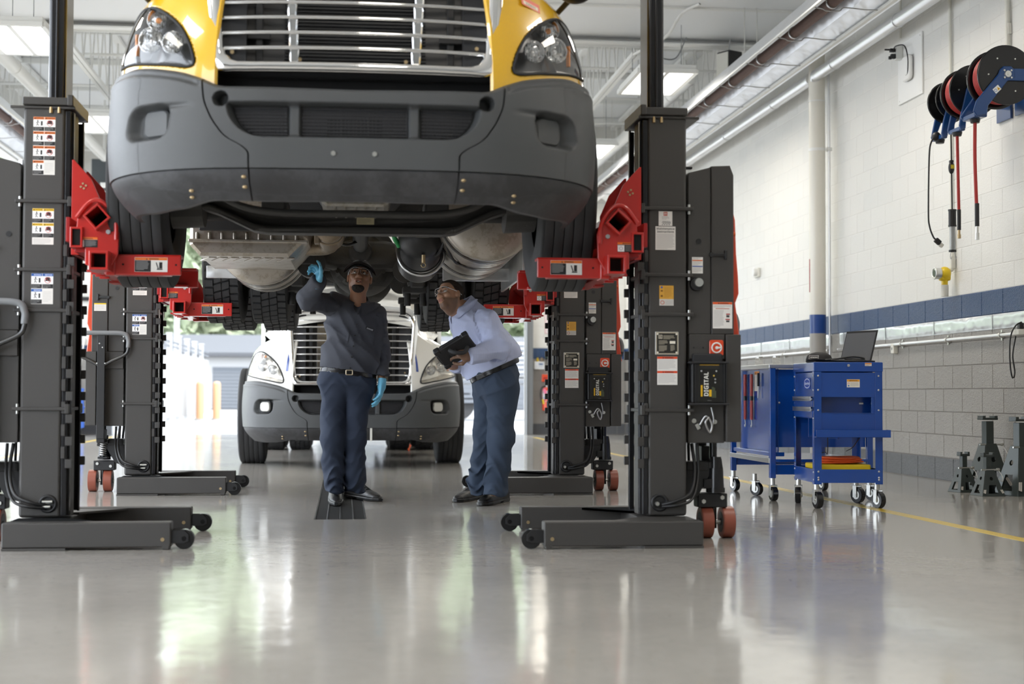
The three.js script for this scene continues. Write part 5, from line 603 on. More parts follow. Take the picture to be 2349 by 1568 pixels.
function makeTruck(label, o) {
  const t = thing('semi_truck', label, 'truck', o.x, o.y, o.z, o.turn), grp = (n, p = t) => { const g = new THREE.Group(); g.name = n; p.add(g); return g; };
  const rim = (p) => [-p[0] * 0.02, 0, -0.03];
  const bs = (x) => bumpPlan.sx(x);
  // bumper: middle piece, two corner pieces, three lower pieces
  const bump = grp('bumper');
  mesh('bumper_middle', surf(300, 90, (u, v) => { let y = lerp(0.412, 0.76, v), X_ = 0; for (let k = 0; k < 4; k++) { X_ = (u * 2 - 1) * (seamX(y) - 0.004); y = lerp(0.412, bumpTop(abs(X_)), v); } return bumpP(bs(abs(X_)), y, X_ < 0 ? -1 : 1); }, rim), M.bumper, bump);
  for (const s of [-1, 1]) mesh('bumper_corner', surf(130, 80, (u, v) => { const k = s > 0 ? u : 1 - u; let y = lerp(0.412, 0.85, v), ss = 0; for (let q = 0; q < 4; q++) { ss = lerp(bs(seamX(y) + 0.004), 1, k); y = lerp(0.412, bumpTop(bumpPlan.at(ss).x), v); } return bumpP(ss, y, s); }, rim), M.bumper, bump);
  mesh('lower_middle', surf(90, 24, (u, v) => { const x = (u * 2 - 1) * 0.444; return bumpP(bs(abs(x)), lerp(bumpBot(abs(x)), 0.408, v), x < 0 ? -1 : 1); }, rim), M.bumperLo, bump);
  for (const s of [-1, 1]) { mesh('lower_corner', surf(90, 24, (u, v) => { const ss = lerp(bs(0.452), 1, s > 0 ? u : 1 - u), x = bumpPlan.at(ss).x; return bumpP(ss, lerp(bumpBot(x), 0.408, v), s); }, rim), M.bumperLo, bump); mesh('bumper_screw', [[0.47, 0.375], [0.47, 0.335], [0.72, 0.325], [0.73, 0.30]].map(([x, y]) => { const p = bumpP(bs(x), y, s, 0.003); return S(0.011, ...p, 1, 0.7, 0.5, 8); }), M.brass, bump); }
  for (const s of [-1, 1]) for (const [xa, xb] of [[0.0, 0.226], [0.286, 0.6]]) mesh('intake_mesh', surf(60, 60, (u, v) => { const y = lerp(0.556, 0.679, s > 0 ? v : 1 - v), xe = min(xb, slotHalf(y) - 0.016), x = lerp(xa, xe, u); return bumpP(bs(x), y, s, 0.010 + 0.0025 * sin(y * 420) + (abs((x * 60) % 1 - 0.5) < 0.12 ? 0.002 : 0)); }), M.blackM, bump);
  if (o.lifted) mesh('plate_slot', [B(0.235, 0.085, 0.012, 0, 0.588, 1.372, 0.003)], M.hollow, bump);
  mesh('slot_lip', B(0.235, 0.010, 0.03, 0, 0.546, 1.378, 0.004), M.blackM, bump);
  if (o.lifted) { mesh('plate_bolt', [-0.09, 0.085].map((x) => C(0.011, 0.012, x, 0.475, 1.425, 'z', 0.011, 6)), M.zinc, bump); }
  else mesh('licence_holder', [B(0.022, 0.16, 0.02, 0.19, 0.36, 1.40, 0.003)], M.offW, bump);
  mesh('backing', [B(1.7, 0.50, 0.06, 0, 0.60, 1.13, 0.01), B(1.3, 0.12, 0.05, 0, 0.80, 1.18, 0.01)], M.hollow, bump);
  for (const s of [-1, 1]) { const q = bumpPlan.at(bs(0.885)), an = s * atan2(q.nx, q.nz); const pad = X(rrect(o.fog ? 0.125 : 0.15, o.fog ? 0.095 : 0.12, 0.035), 0.03, 0.008); const P = bumpP(bs(0.885), 0.622, s, 0.012); if (o.fog) { const f = grp('fog_lamp', bump); mesh('surround', place(X(rrect(0.15, 0.12, 0.04), 0.02, 0.004), ...P, 0, an), M.black, f); mesh('lamp', place(pad, P[0] + s * 0.006, P[1], P[2] + 0.016, 0, an), mk([0.75, 0.74, 0.68], 0.15, 0.4, { clearcoat: 1 }), f); } else mesh('lamp_blank', place(pad, P[0] - s * 0.015, P[1], P[2] - 0.006, 0, an), M.bumper, bump); }
  // nose panels with lamp recess, running back into the hood
  const hood = grp('hood');
  const yS = (x) => stable([[0.58, 1.52], [0.66, 1.44], [0.76, 1.33], [0.88, 1.255], [0.98, 1.225], [1.06, 1.20], [1.12, 1.17]], x);
  for (const s of [-1, 1]) {
    mesh('fender', surf(150, 150, (u, v) => {
      const k = s > 0 ? u : 1 - u, ss = k, q = nosePlan.at(ss), ys = yS(q.x);
      if (v <= 0.62) { const y = lerp(0.775, ys, v / 0.62), d = inPoly(lampOutline, q.x, y) ? -0.14 : 0; const oo = d - noseIn(y); return [s * (q.x + q.nx * oo), y, q.z + q.nz * oo]; }
      const a = min(1, (v - 0.62) / 0.18) * PI / 2, i0 = noseIn(ys), r = 0.16, oo = -i0 - r * (1 - cos(a)) - 0.05 * sin(a), y = ys + 0.12 * sin(a), ex = q.x + q.nx * oo, ez = q.z + q.nz * oo;
      const b = sm(0, 1, max(0, (v - 0.80) / 0.20)); return [s * lerp(ex, lerp(0.62, 0.98, k ** 0.8), b), lerp(y, lerp(1.93, 1.42, k ** 0.7), b), lerp(ez, -0.42, b)];
    }, (p) => [-p[0] * 0.02, 0, -0.01]), o.paint, hood);
    mesh('inner_fender', [B(0.05, 0.5, 0.9, s * 0.66, 0.75, 0.2, 0.01), B(0.4, 0.05, 1.1, s * 0.86, 1.08, 0.05, 0.02)], M.blackM, hood);
  }
  mesh('hood_top', surf(60, 40, (u, v) => { const x = (u * 2 - 1) * (0.60 + 0.03 * v), z = lerp(1.205, -0.42, v); return [x, 1.635 + 0.33 * v ** 0.8 - 0.07 * (x / 0.62) ** 2 - 0.10 * exp(-v * 14), z]; }, () => [0, -0.03, 0]), o.paint, hood);
  for (const s of [-1, 1]) {
    const hl = grp('headlight');
    mesh('bucket', polar((f) => -0.115 + 0.12 * sm(0.80, 1, f), s, 18, 1.015), o.bucket, hl);
    for (const [x, y, r, kind] of [[0.985, 1.035, 0.058, 0], [0.985, 1.135, 0.048, 1], [0.845, 0.995, 0.050, 0]]) {
      const p = noseP(x, y, -0.055, s), yaw = s * 0.35, bowl = Lt([[0.012, -0.06], [r * 0.55, -0.045], [r * 0.85, -0.02], [r * 0.97, 0.012], [r, 0.014], [r, 0.0]], 28); bowl.rotateX(PI / 2); mesh('reflector', [place(bowl, ...p, 0, yaw), ...Array.from({ length: 7 }, (_, i) => place(B(0.0025, r * 1.5, 0.003, 0, 0, 0, 0), p[0] + (i - 3) * r * 0.24 * cos(yaw), p[1], p[2] - 0.02 - (i - 3) * r * 0.24 * sin(yaw)))], M.chrome, hl);
      mesh('bulb', S(0.014, p[0], p[1], p[2] - 0.02), kind ? M.amber : M.satin, hl);
    }
    mesh('marker', place(B(0.012, 0.10, 0.02, 0, 0, 0, 0.004), ...noseP(1.062, 1.045, -0.035, s), 0, s * 0.8), M.amber, hl);
    mesh('lens', polar((f) => 0.006 + 0.018 * (1 - f * f), s, 12, 1.0), o.lens, hl); mesh('seal', [new THREE.TubeGeometry(new THREE.CatmullRomCurve3(lampOutline.filter((_, i) => i % 2 === 0).map(([x, y]) => V(...noseP(x, y, 0.004, s))), true), 90, 0.006, 6, true)], M.blackM, hl);
  }
  // grille
  const gr = grp('grille');
  const L_ = (a, z) => grilleLoop(a[0], a[1], a[2], a[3], a[4], a[5], z);
  const inn = [0.545 + 0.02, 0.605, 0.885, 1.545, 0.07, 0.10], out = [0.632, 0.672, 0.832, 1.63, 0.05, 0.12], mix = (k) => inn.map((v, i) => lerp(v, out[i], k));
  mesh('surround', loft([L_(mix(-0.12), 1.275), L_(mix(0), 1.355), L_(mix(0.12), 1.372), L_(mix(0.4), 1.381), L_(mix(0.75), 1.372), L_(mix(0.95), 1.350), L_(mix(1), 1.32), L_(mix(1.0), 1.24)]), M.chrome, gr);
  for (let k = 0; k < 9; k++) { const y = 0.945 + k * 0.0695, hw = lerp(0.565, 0.60, (y - 0.9) / 0.6) - (k === 8 ? 0.015 : 0); mesh('bar', T([[-hw - 0.005, y, 1.305 - 0.2 * (y - 0.85)], [-hw * 0.6, y, 1.345 - 0.2 * (y - 0.85)], [0, y, 1.362 - 0.2 * (y - 0.85)], [hw * 0.6, y, 1.345 - 0.2 * (y - 0.85)], [hw + 0.005, y, 1.305 - 0.2 * (y - 0.85)]], 0.0085, 40, 10), M.chrome, gr); }
  if (o.dividers) for (const s of [-1, 1]) for (let k = 0; k < 10; k++) { const y = 0.91 + k * 0.0695; mesh('divider', place(X([[-0.018, -0.032], [0.018, -0.032], [0.021, 0.032], [-0.021, 0.032]], 0.016, 0.006), s * (0.262 + (y - 0.9) * 0.06), y, 1.335 - 0.2 * (y - 0.85)), M.chrome, gr); }
  else for (const s of [-1, 1]) mesh('divider', [rod([s * 0.24, 0.87, 1.28], [s * 0.25, 1.55, 1.16], 0.018), B(0.12, 0.68, 0.01, s * 0.30, 1.21, 1.19, 0.002, -0.19)], M.satin.clone(), gr).material.color.setRGB(0.25, 0.24, 0.22);
  mesh('radiator', [B(1.22, 0.75, 0.03, 0, 1.20, 1.13, 0.004, -0.19), ...Array.from({ length: 44 }, (_, k) => B(0.62, 0.004, 0.01, 0.0, 0.86 + k * 0.0158, 1.215 - k * 0.003, 0)), ...[-0.42, 0.42].flatMap((x) => [B(0.03, 0.6, 0.02, x, 1.15, 1.20, 0.003), B(0.10, 0.03, 0.03, x, 1.02, 1.21, 0.003)])], M.black, gr); for (const s of [-1, 1]) mesh('side_baffle', B(0.12, 0.72, 0.02, s * 0.53, 1.2, 1.215, 0.003, -0.19), M.blackM, gr);
  mesh('baffle_bolt', [[-0.53, 0.93], [0.53, 0.97], [0.22, 0.905], [-0.24, 0.905]].map(([x, y]) => C(0.009, 0.012, x, y, 1.285, 'z', 0.009, 6)), M.brass, gr);
  if (o.number) sticker(hood, 'truckNumber', 0.118, 0.046, ...noseP(0.838, 1.212, 0.004, 1), 0.75, -0.35, -0.22);
  if (!o.lifted) for (const s of [-1, 1]) { const st = surf(6, 24, (u, v) => { const y = lerp(0.98, 1.36, v), x = 0.664 + (u - 0.5) * 0.026 * sm(1, 0, v); return noseP(x, y, 0.002, s); }); mesh('stripe', st, mk([0.01, 0.05, 0.30], 0.25, 0, { clearcoat: 1 }), hood); }
  // cab shell behind the hood
  const cab = grp('cab');
  const ring = (w, y0, y1, z, r) => rrect(w, y1 - y0, r, 0, (y0 + y1) / 2, 6).map(([x, y]) => [x, y, z]);
  mesh('shell', loft([ring(1.9, 1.35, 1.95, -0.36, 0.16), ring(2.02, 0.9, 2.0, -0.45, 0.16), ring(2.05, 0.85, 2.55, -0.85, 0.2), ring(2.05, 0.85, 2.68, -1.2, 0.22), ring(2.05, 0.85, 2.72, -2.2, 0.22)], true, true), o.paint, cab);
  mesh('windshield', surf(30, 14, (u, v) => { const a = (u - 0.5) * 1.5; return [1.0 * sin(a) * (1 - 0.08 * v) * 1.25, lerp(1.96, 2.52, v), lerp(-0.38, -0.84, v) - 0.25 * (1 - cos(a))]; }), M.blackG, cab);
  for (const s of [-1, 1]) { if (o.lifted) mesh('hood_mirror', [S(0.085, s * 1.02, 1.345, 0.92, 1, 0.75, 0.9), rod([s * 0.95, 1.27, 0.75], [s * 1.02, 1.33, 0.9], 0.014)], M.black, cab); mesh('side_mirror', [B(0.10, 0.4, 0.2, s * 1.3, 2.0, -0.75, 0.05), rod([s * 1.0, 2.0, -0.8], [s * 1.26, 2.05, -0.78], 0.015)], M.black, cab); }
  // chassis
  const ch = grp('chassis');
  for (const s of [-1, 1]) { mesh('frame_rail', [B(0.08, 0.27, 6.7, s * 0.42, 0.86, -2.45, 0.006)], M.chassis, ch); }
  const beam = (pts, w, h, m, n) => { const rings = pts.map(([x, y, z]) => [[x, y - h / 2, z - w / 2], [x, y - h / 2, z + w / 2], [x, y - h * 0.2, z + w / 2], [x, y - h * 0.12, z + w * 0.2], [x, y + h * 0.2, z + w * 0.2], [x, y + h * 0.3, z + w / 2], [x, y + h / 2, z + w / 2], [x, y + h / 2, z - w / 2]]); mesh(n, loft(rings, true, true), m, ch); };
  const ax = [[-0.92, 0.47, 0], [-0.80, 0.46, 0], [-0.70, 0.43, 0], [-0.52, 0.345, 0], [-0.45, 0.335, 0], [0, 0.335, 0], [0.45, 0.335, 0], [0.52, 0.345, 0], [0.70, 0.43, 0], [0.80, 0.46, 0], [0.92, 0.47, 0]];
  beam(ax, 0.13, 0.11, M.cast, 'front_axle');
  mesh('tie_rod', [rod([-0.84, 0.40, -0.20], [0.84, 0.40, -0.20], 0.025), S(0.05, -0.84, 0.42, -0.18), S(0.05, 0.84, 0.42, -0.18)], M.chassis, ch); mesh('sway_bar', [T([[-0.66, 0.50, 0.40], [-0.62, 0.40, 0.42], [-0.42, 0.345, 0.42], [0, 0.34, 0.42], [0.42, 0.345, 0.42], [0.62, 0.40, 0.42], [0.66, 0.50, 0.40]], 0.018, 60)], M.cast, ch);
  for (const s of [-1, 1]) { mesh('leaf_spring', [B(0.09, 0.05, 1.5, s * 0.42, 0.50, 0, 0.008), B(0.09, 0.03, 1.0, s * 0.42, 0.465, 0, 0.006), B(0.12, 0.10, 0.18, s * 0.42, 0.43, 0, 0.01)], M.chassis, ch); mesh('brake_drum', [C(0.21, 0.16, s * 0.86, 0.515, -0.06, 'x', 0.2, 28), C(0.08, 0.16, s * 0.68, 0.62, 0.12, 'z'), C(0.085, 0.10, s * 0.70, 0.62, 0.22, 'z')], M.cast, ch); tyreMesh(ch, s * 1.065, 0.515, -0.06, 0.515, false, s); }
  mesh('engine', [B(0.66, 0.62, 1.6, 0, 0.95, 0.25, 0.05), B(1.0, 0.25, 0.3, 0, 0.68, 0.85, 0.03), B(1.5, 0.10, 0.5, 0, 0.56, 0.80, 0.03)], M.chassis, ch); mesh('oil_pan', [X([[-0.19, 0.50], [0.19, 0.50], [0.165, 0.39], [0.14, 0.37], [-0.14, 0.37], [-0.165, 0.39]], 0.75, 0.012).translate(0, 0, 0.10), ...[-0.10, -0.05, 0, 0.05, 0.10].map((x) => B(0.012, 0.012, 0.7, x, 0.368, 0.10, 0.003)), B(0.40, 0.03, 0.8, 0, 0.505, 0.1, 0.008)], M.aluPan, ch);
  for (const g of [C(0.05, 1.0, 0, 0.62, -0.7, 'x'), B(0.9, 0.12, 0.06, 0, 0.60, -1.2, 0.01), B(0.9, 0.14, 0.07, 0, 0.62, 0.62, 0.01), B(0.9, 0.12, 0.06, 0, 0.66, -2.9, 0.01)]) mesh('cross_tube', g, M.chassis, ch); sticker(ch, 'axleTag', 0.09, 0.035, 0.05, 0.345, 0.0672);
  mesh('gearbox', [S(0.28, 0.02, 0.68, -1.0, 0.95, 0.85, 1.4), B(0.42, 0.34, 0.8, 0, 0.72, -1.6, 0.06), C(0.09, 0.4, -0.05, 0.52, -1.2, 'z')], M.chassis, ch); mesh('drive_shaft', [C(0.058, 1.7, 0.02, 0.58, -2.9, 'z'), S(0.09, 0.02, 0.58, -2.1)], M.chassis, ch);
  // exhaust box, tanks
  mesh('exhaust_box', [place(X([[-0.35, -0.10], [-0.29, -0.165], [0.25, -0.165], [0.36, -0.05], [0.38, 0.10], [0.38, 0.24], [-0.35, 0.24]], 1.0, 0.02), -0.665, 0.46, -1.95)], M.alu, ch); mesh('exhaust_ribs', [...Array.from({ length: 9 }, (_, k) => B(0.018, 0.05, 0.03, -0.97 + k * 0.075, 0.415, -1.445, 0.008)), B(0.72, 0.02, 0.05, -0.66, 0.385, -1.44, 0.006), ...Array.from({ length: 8 }, (_, k) => B(0.05, 0.008, 0.26, -0.92 + k * 0.068, 0.293, -1.65, 0.002, 0, 0.3))], M.alu, ch); mesh('step_bracket', [B(0.55, 0.03, 0.06, -0.72, 0.50, -1.40, 0.004), B(0.45, 0.06, 0.05, -0.72, 0.47, -1.36, 0.004)], M.black, ch); mesh('step_bracket', B(0.3, 0.05, 0.06, 0.75, 0.52, -1.1, 0.004), M.black, ch);
  const tank = (x, y, z, l, n, strap) => { const g = grp(n, ch), cc = C(0.30, l, 0, 0, 0, 'z', 0.30, 40); mesh('shell', [cc.translate(x, y, z), S(0.30, x, y, z + l / 2, 1, 1, 0.18, 28)], M.alu, g); for (const k of strap) mesh('strap', [C(0.307, 0.06, x, y, z + k * l, 'z', 0.307, 40, true), B(0.05, 0.05, 0.08, x - sign_(x) * 0.30, y - 0.02, z + k * l, 0.01)], M.black, g); mesh('strap_bolt', strap.map((k) => C(0.016, 0.05, x - sign_(x) * 0.33, y + 0.03, z + k * l, 'z')), M.zinc, g); }, sign_ = (v) => v < 0 ? -1 : 1;
  tank(0.80, 0.56, -1.95, 1.5, 'fuel_tank', [0.42, 0.1, -0.3]); tank(-0.66, 0.50, -2.95, 0.7, 'fuel_tank', [0.35, -0.2]);
  mesh('side_skirt', [B(0.02, 0.2, 1.5, 1.08, 0.32, -2.6, 0.004), B(0.5, 0.09, 0.04, 0.85, 0.30, -2.75, 0.004)], M.galv, ch); mesh('side_skirt', B(0.35, 0.09, 0.04, -0.92, 0.34, -3.25, 0.004), M.galv, ch);
  const at = grp('air_tank', ch); mesh('shell', place(new THREE.CapsuleGeometry(0.145, 0.5, 8, 28), 0.41, 0.40, -2.0, PI / 2 - 0.22), M.black, at); mesh('hoop', [-0.16, -0.05, 0.08, 0.19].map((k) => place(new THREE.TorusGeometry(0.147, 0.012, 8, 36), 0.41, 0.40 - 0.22 * k * 0.97, -2.0 + k, -0.22)), M.satin, at); sticker(at, 'wetSupply', 0.085, 0.03, 0.41, 0.455, -1.612, 0, -0.25); mesh('drain_valve', [C(0.012, 0.05, 0.42, 0.31, -1.66), Tor(0.014, 0.003, 0.42, 0.27, -1.655, 'z', 16, 5)], M.brass, at);
  mesh('exhaust_elbow', [C(0.088, 0.5, -0.17, 0.47, -1.7, 'z', 0.088, 28), S(0.088, -0.17, 0.47, -1.45, 1, 1, 0.5), Tor(0.09, 0.01, -0.17, 0.47, -1.52), T([[-0.17, 0.47, -1.9], [-0.2, 0.44, -2.1], [-0.36, 0.44, -2.2]], 0.07, 20, 14), B(0.03, 0.14, 0.12, -0.245, 0.45, -1.5, 0.004)], M.bronze, ch); mesh('green_hose', [T([[0.30, 0.75, -1.8], [0.26, 0.6, -1.75], [0.235, 0.47, -1.75], [0.27, 0.40, -1.8]], 0.016, 30)], M.green, ch);
  mesh('hoses', [T([[0.5, 0.65, -1.4], [0.56, 0.5, -1.5], [0.52, 0.36, -1.7], [0.44, 0.33, -1.9]], 0.009, 30), T([[0.1, 0.7, -1.9], [0.16, 0.55, -2.2], [0.2, 0.6, -2.8]], 0.014, 30), T([[-0.3, 0.7, -2.4], [-0.1, 0.5, -2.7], [0.1, 0.62, -3.0]], 0.012, 30), T([[0.6, 0.5, -1.3], [0.55, 0.42, -1.5], [0.62, 0.30, -1.7], [0.7, 0.3, -1.9]], 0.008, 30)], M.black, ch); for (const g of [B(0.16, 0.28, 0.04, -0.36, 0.48, -2.5, 0.01), B(0.10, 0.2, 0.06, 0.60, 0.42, -2.9, 0.01), B(0.14, 0.10, 0.05, 0.12, 0.60, -2.0, 0.01), B(0.07, 0.3, 0.05, 0.66, 0.30, -3.1, 0.006), C(0.10, 0.16, -0.32, 0.36, -2.7, 'z')]) mesh('bracket', g, M.chassis, ch);
  // rear axles
  for (const [k, z] of [[0, -3.97], [1, -5.27]]) {
    const ra = grp('rear_axle', ch);
    mesh('housing', [S(0.27, 0.04, 0.50, z, 1.0, 1.06, 0.9, 28), C(0.105, 1.5, 0, 0.52, z, 'x', 0.105, 24), S(0.2, 0.04, 0.52, z + 0.12, 1.9, 0.7, 0.8, 20), C(0.23, 0.06, 0.02, 0.50, z + 0.16, 'z', 0.20, 28), C(0.10, 0.2, 0.02, 0.54, z + 0.3, 'z', 0.08, 20)], M.cast, ra); const bt = []; for (let i = 0; i < 12; i++) bt.push(C(0.014, 0.03, 0.02 + 0.205 * cos(i * PI / 6), 0.50 + 0.205 * sin(i * PI / 6), z + 0.195, 'z', 0.014, 6)); mesh('cover_bolts', bt, M.chassis, ra); sticker(ra, 'axleTag', 0.05, 0.03, 0.20, 0.58, z + 0.19, 0.3, 0, 0, 'axle_tag');
    for (const s of [-1, 1]) { for (const x of [1.015, 0.665]) tyreMesh(ra, s * x, 0.51, z, 0.51, true, s); mesh('brake_chamber', [C(0.09, 0.10, s * 0.36, 0.40, z + 0.30, 'z', 0.09, 24), C(0.095, 0.03, s * 0.36, 0.40, z + 0.34, 'z', 0.095, 24), C(0.20, 0.14, s * 0.46, 0.51, z, 'x', 0.2, 28)], M.chassis, ra); mesh('suspension_arm', [B(0.10, 0.08, 0.9, s * 0.45, 0.30, z + 0.1, 0.01), B(0.20, 0.05, 0.16, s * 0.44, 0.25, z + 0.3, 0.01), C(0.025, 0.14, s * 0.38, 0.20, z + 0.3), C(0.025, 0.14, s * 0.50, 0.20, z + 0.3), C(0.10, 0.2, s * 0.42, 0.66, z - 0.3)], M.chassis, ra); }
  }
  return t;
}
makeTruck('yellow semi truck raised on the column lifts, grey bumper above floor', { x: 0.055, y: 1.30, z: -7.78, turn: 0.012 * -1, paint: M.yellowP, lifted: true, fog: false, dividers: true, number: true, lens: M.lensG, bucket: mk([0.05, 0.05, 0.052], 0.25, 0.3) });
makeTruck('white semi truck parked on the floor in the open bay behind', { x: 0.085, y: 0, z: -16.5, turn: 0, paint: M.whiteP, lifted: false, fog: true, dividers: false, number: false, lens: M.lensW, bucket: mk([0.72, 0.70, 0.66], 0.22, 0.7) });

// ---------------------------------------------------------------- people: distance fields meshed on grids
const RT = (() => { const cy = cos(0.112), sy = sin(0.112), cp = cos(0.035), sp = sin(0.035), cr = cos(0.003), sr = sin(0.003); return (px, py, d) => { const U = (px - 1174.5) / 3423, W = (784 - py) / 3423, u = cr * U - sr * W, v = sr * U + cr * W, y = cp * v + sp, q = -sp * v + cp, x = cy * u + sy * q, dd = -sy * u + cy * q, k = d / dd; return [x * k, 0.755 + y * k, -d]; }; })();
function nets(f, lo, hi, c) {                    // surface nets over a box
  const n = [0, 1, 2].map((k) => max(2, Math.ceil((hi[k] - lo[k]) / c))), [nx, ny, nz] = n, W = nx + 1, H = ny + 1, val = new Float32Array(W * H * (nz + 1));
  for (let k = 0, i = 0; k <= nz; k++) for (let j = 0; j <= ny; j++) for (let x = 0; x <= nx; x++, i++) val[i] = f(lo[0] + x * c, lo[1] + j * c, lo[2] + k * c);
  const id = new Int32Array(nx * ny * nz).fill(-1), pos = [], idx = [], at = (x, y, z) => val[(z * H + y) * W + x];
  for (let z = 0; z < nz; z++) for (let y = 0; y < ny; y++) for (let x = 0; x < nx; x++) {
    let m = 0, sx = 0, sy = 0, sz = 0, cnt = 0; const v = [];
    for (let k = 0; k < 8; k++) { const q = at(x + (k & 1), y + (k >> 1 & 1), z + (k >> 2)); v.push(q); if (q < 0) m |= 1 << k; }
    if (m === 0 || m === 255) continue;
    for (let a = 0; a < 8; a++) for (const b of [a | 1, a | 2, a | 4]) if (b !== a && ((m >> a ^ m >> b) & 1)) { const t = v[a] / (v[a] - v[b]); sx += lerp(a & 1, b & 1, t); sy += lerp(a >> 1 & 1, b >> 1 & 1, t); sz += lerp(a >> 2, b >> 2, t); cnt++; }
    id[(z * ny + y) * nx + x] = pos.length / 3; pos.push(lo[0] + (x + sx / cnt) * c, lo[1] + (y + sy / cnt) * c, lo[2] + (z + sz / cnt) * c);
  }
  const I = (x, y, z) => id[(z * ny + y) * nx + x], quad = (a, b, d, e, fl) => { if (a < 0 || b < 0 || d < 0 || e < 0) return; if (fl) idx.push(a, b, d, a, d, e); else idx.push(a, d, b, a, e, d); };
  for (let z = 1; z < nz; z++) for (let y = 1; y < ny; y++) for (let x = 1; x < nx; x++) {
    const s = at(x, y, z) < 0;
    if (s !== at(x + 1, y, z) < 0) quad(I(x, y - 1, z - 1), I(x, y, z - 1), I(x, y, z), I(x, y - 1, z), s);
    if (s !== at(x, y + 1, z) < 0) quad(I(x - 1, y, z - 1), I(x - 1, y, z), I(x, y, z), I(x, y, z - 1), s);
    if (s !== at(x, y, z + 1) < 0) quad(I(x - 1, y - 1, z), I(x, y - 1, z), I(x, y, z), I(x - 1, y, z), s);
  }
  const g = new THREE.BufferGeometry(); g.setAttribute('position', new THREE.Float32BufferAttribute(pos, 3)); g.setIndex(idx);
  const nr = new Float32Array(pos.length), e = c * 0.5; for (let i = 0; i < pos.length; i += 3) { const [x, y, z] = [pos[i], pos[i + 1], pos[i + 2]], a = f(x + e, y, z) - f(x - e, y, z), b = f(x, y + e, z) - f(x, y - e, z), d = f(x, y, z + e) - f(x, y, z - e), l = hypot(a, b, d) || 1; nr[i] = a / l; nr[i + 1] = b / l; nr[i + 2] = d / l; }
  g.setAttribute('normal', new THREE.BufferAttribute(nr, 3)); return g;
}
const smin = (a, b, k) => { const h = max(k - abs(a - b), 0) / k; return min(a, b) - h * h * k * 0.25; }, smax = (a, b, k) => -smin(-a, -b, k);
const cone = (a, b, r1, r2) => { const dx = b[0] - a[0], dy = b[1] - a[1], dz = b[2] - a[2], l2 = dx * dx + dy * dy + dz * dz; return (x, y, z) => { const px = x - a[0], py = y - a[1], pz = z - a[2], t = clamp((px * dx + py * dy + pz * dz) / l2, 0, 1); return hypot(px - dx * t, py - dy * t, pz - dz * t) - lerp(r1, r2, t); }; };
const ell = (c, r) => (x, y, z) => { const a = (x - c[0]) / r[0], b = (y - c[1]) / r[1], d = (z - c[2]) / r[2], k0 = hypot(a, b, d), k1 = hypot(a / r[0], b / r[1], d / r[2]); return k1 < 1e-6 ? -min(...r) : k0 * (k0 - 1) / k1; };
const uni = (k, ...fs) => (x, y, z) => { let d = fs[0](x, y, z); for (let i = 1; i < fs.length; i++) d = smin(d, fs[i](x, y, z), k); return d; };
const lerp3 = (a, b, t) => [lerp(a[0], b[0], t), lerp(a[1], b[1], t), lerp(a[2], b[2], t)];
const ridge = (x, y, z, a) => a * (1 - 2 * abs(vnoise(x, y, z)));
const boundsOf = (pts, pad) => { const lo = [1e9, 1e9, 1e9], hi = [-1e9, -1e9, -1e9]; for (const p of pts) for (let k = 0; k < 3; k++) { lo[k] = min(lo[k], p[k] - pad); hi[k] = max(hi[k], p[k] + pad); } return [lo, hi]; };
// body of elliptical sections between two points, axis frame: u across, w front
function trunk(a, b, across, rows) {
  const A = V(...a), ax = V(...b).sub(A), L = ax.length(); ax.normalize(); const u = V(...across).addScaledVector(ax, -ax.dot(V(...across))).normalize(), w = u.clone().cross(ax).normalize();
  const h0 = rows[0][0], h1 = rows[rows.length - 1][0], bins = [1, 2, 3].map((c) => Float32Array.from({ length: 65 }, (_, i) => stable(rows.map((r) => [r[0], r[c] ?? 0]), lerp(h0, h1, i / 64)))), look = (c, h) => { const q = clamp((h - h0) / (h1 - h0), 0, 1) * 64, i = min(63, floor(q)); return lerp(bins[c][i], bins[c][i + 1], q - i); };
  const f = (x, y, z) => { const px = x - A.x, py = y - A.y, pz = z - A.z, h = (px * ax.x + py * ax.y + pz * ax.z) / L, uu = px * u.x + py * u.y + pz * u.z, ww = px * w.x + py * w.y + pz * w.z; const hw = look(0, h), hd = look(1, h), k = hypot(uu / hw, (ww - look(2, h)) / hd); return max((k - 1) * min(hw, hd), (-h - 0.0 + rows[0][0]) * L, (h - rows[rows.length - 1][0]) * L); };
  f.frame = { A, ax, u, w, L }; f.pt = (h, uu, ww) => { const p = A.clone().addScaledVector(ax, h * L).addScaledVector(u, uu).addScaledVector(w, ww); return [p.x, p.y, p.z]; }; f.rows = rows; return f;
}
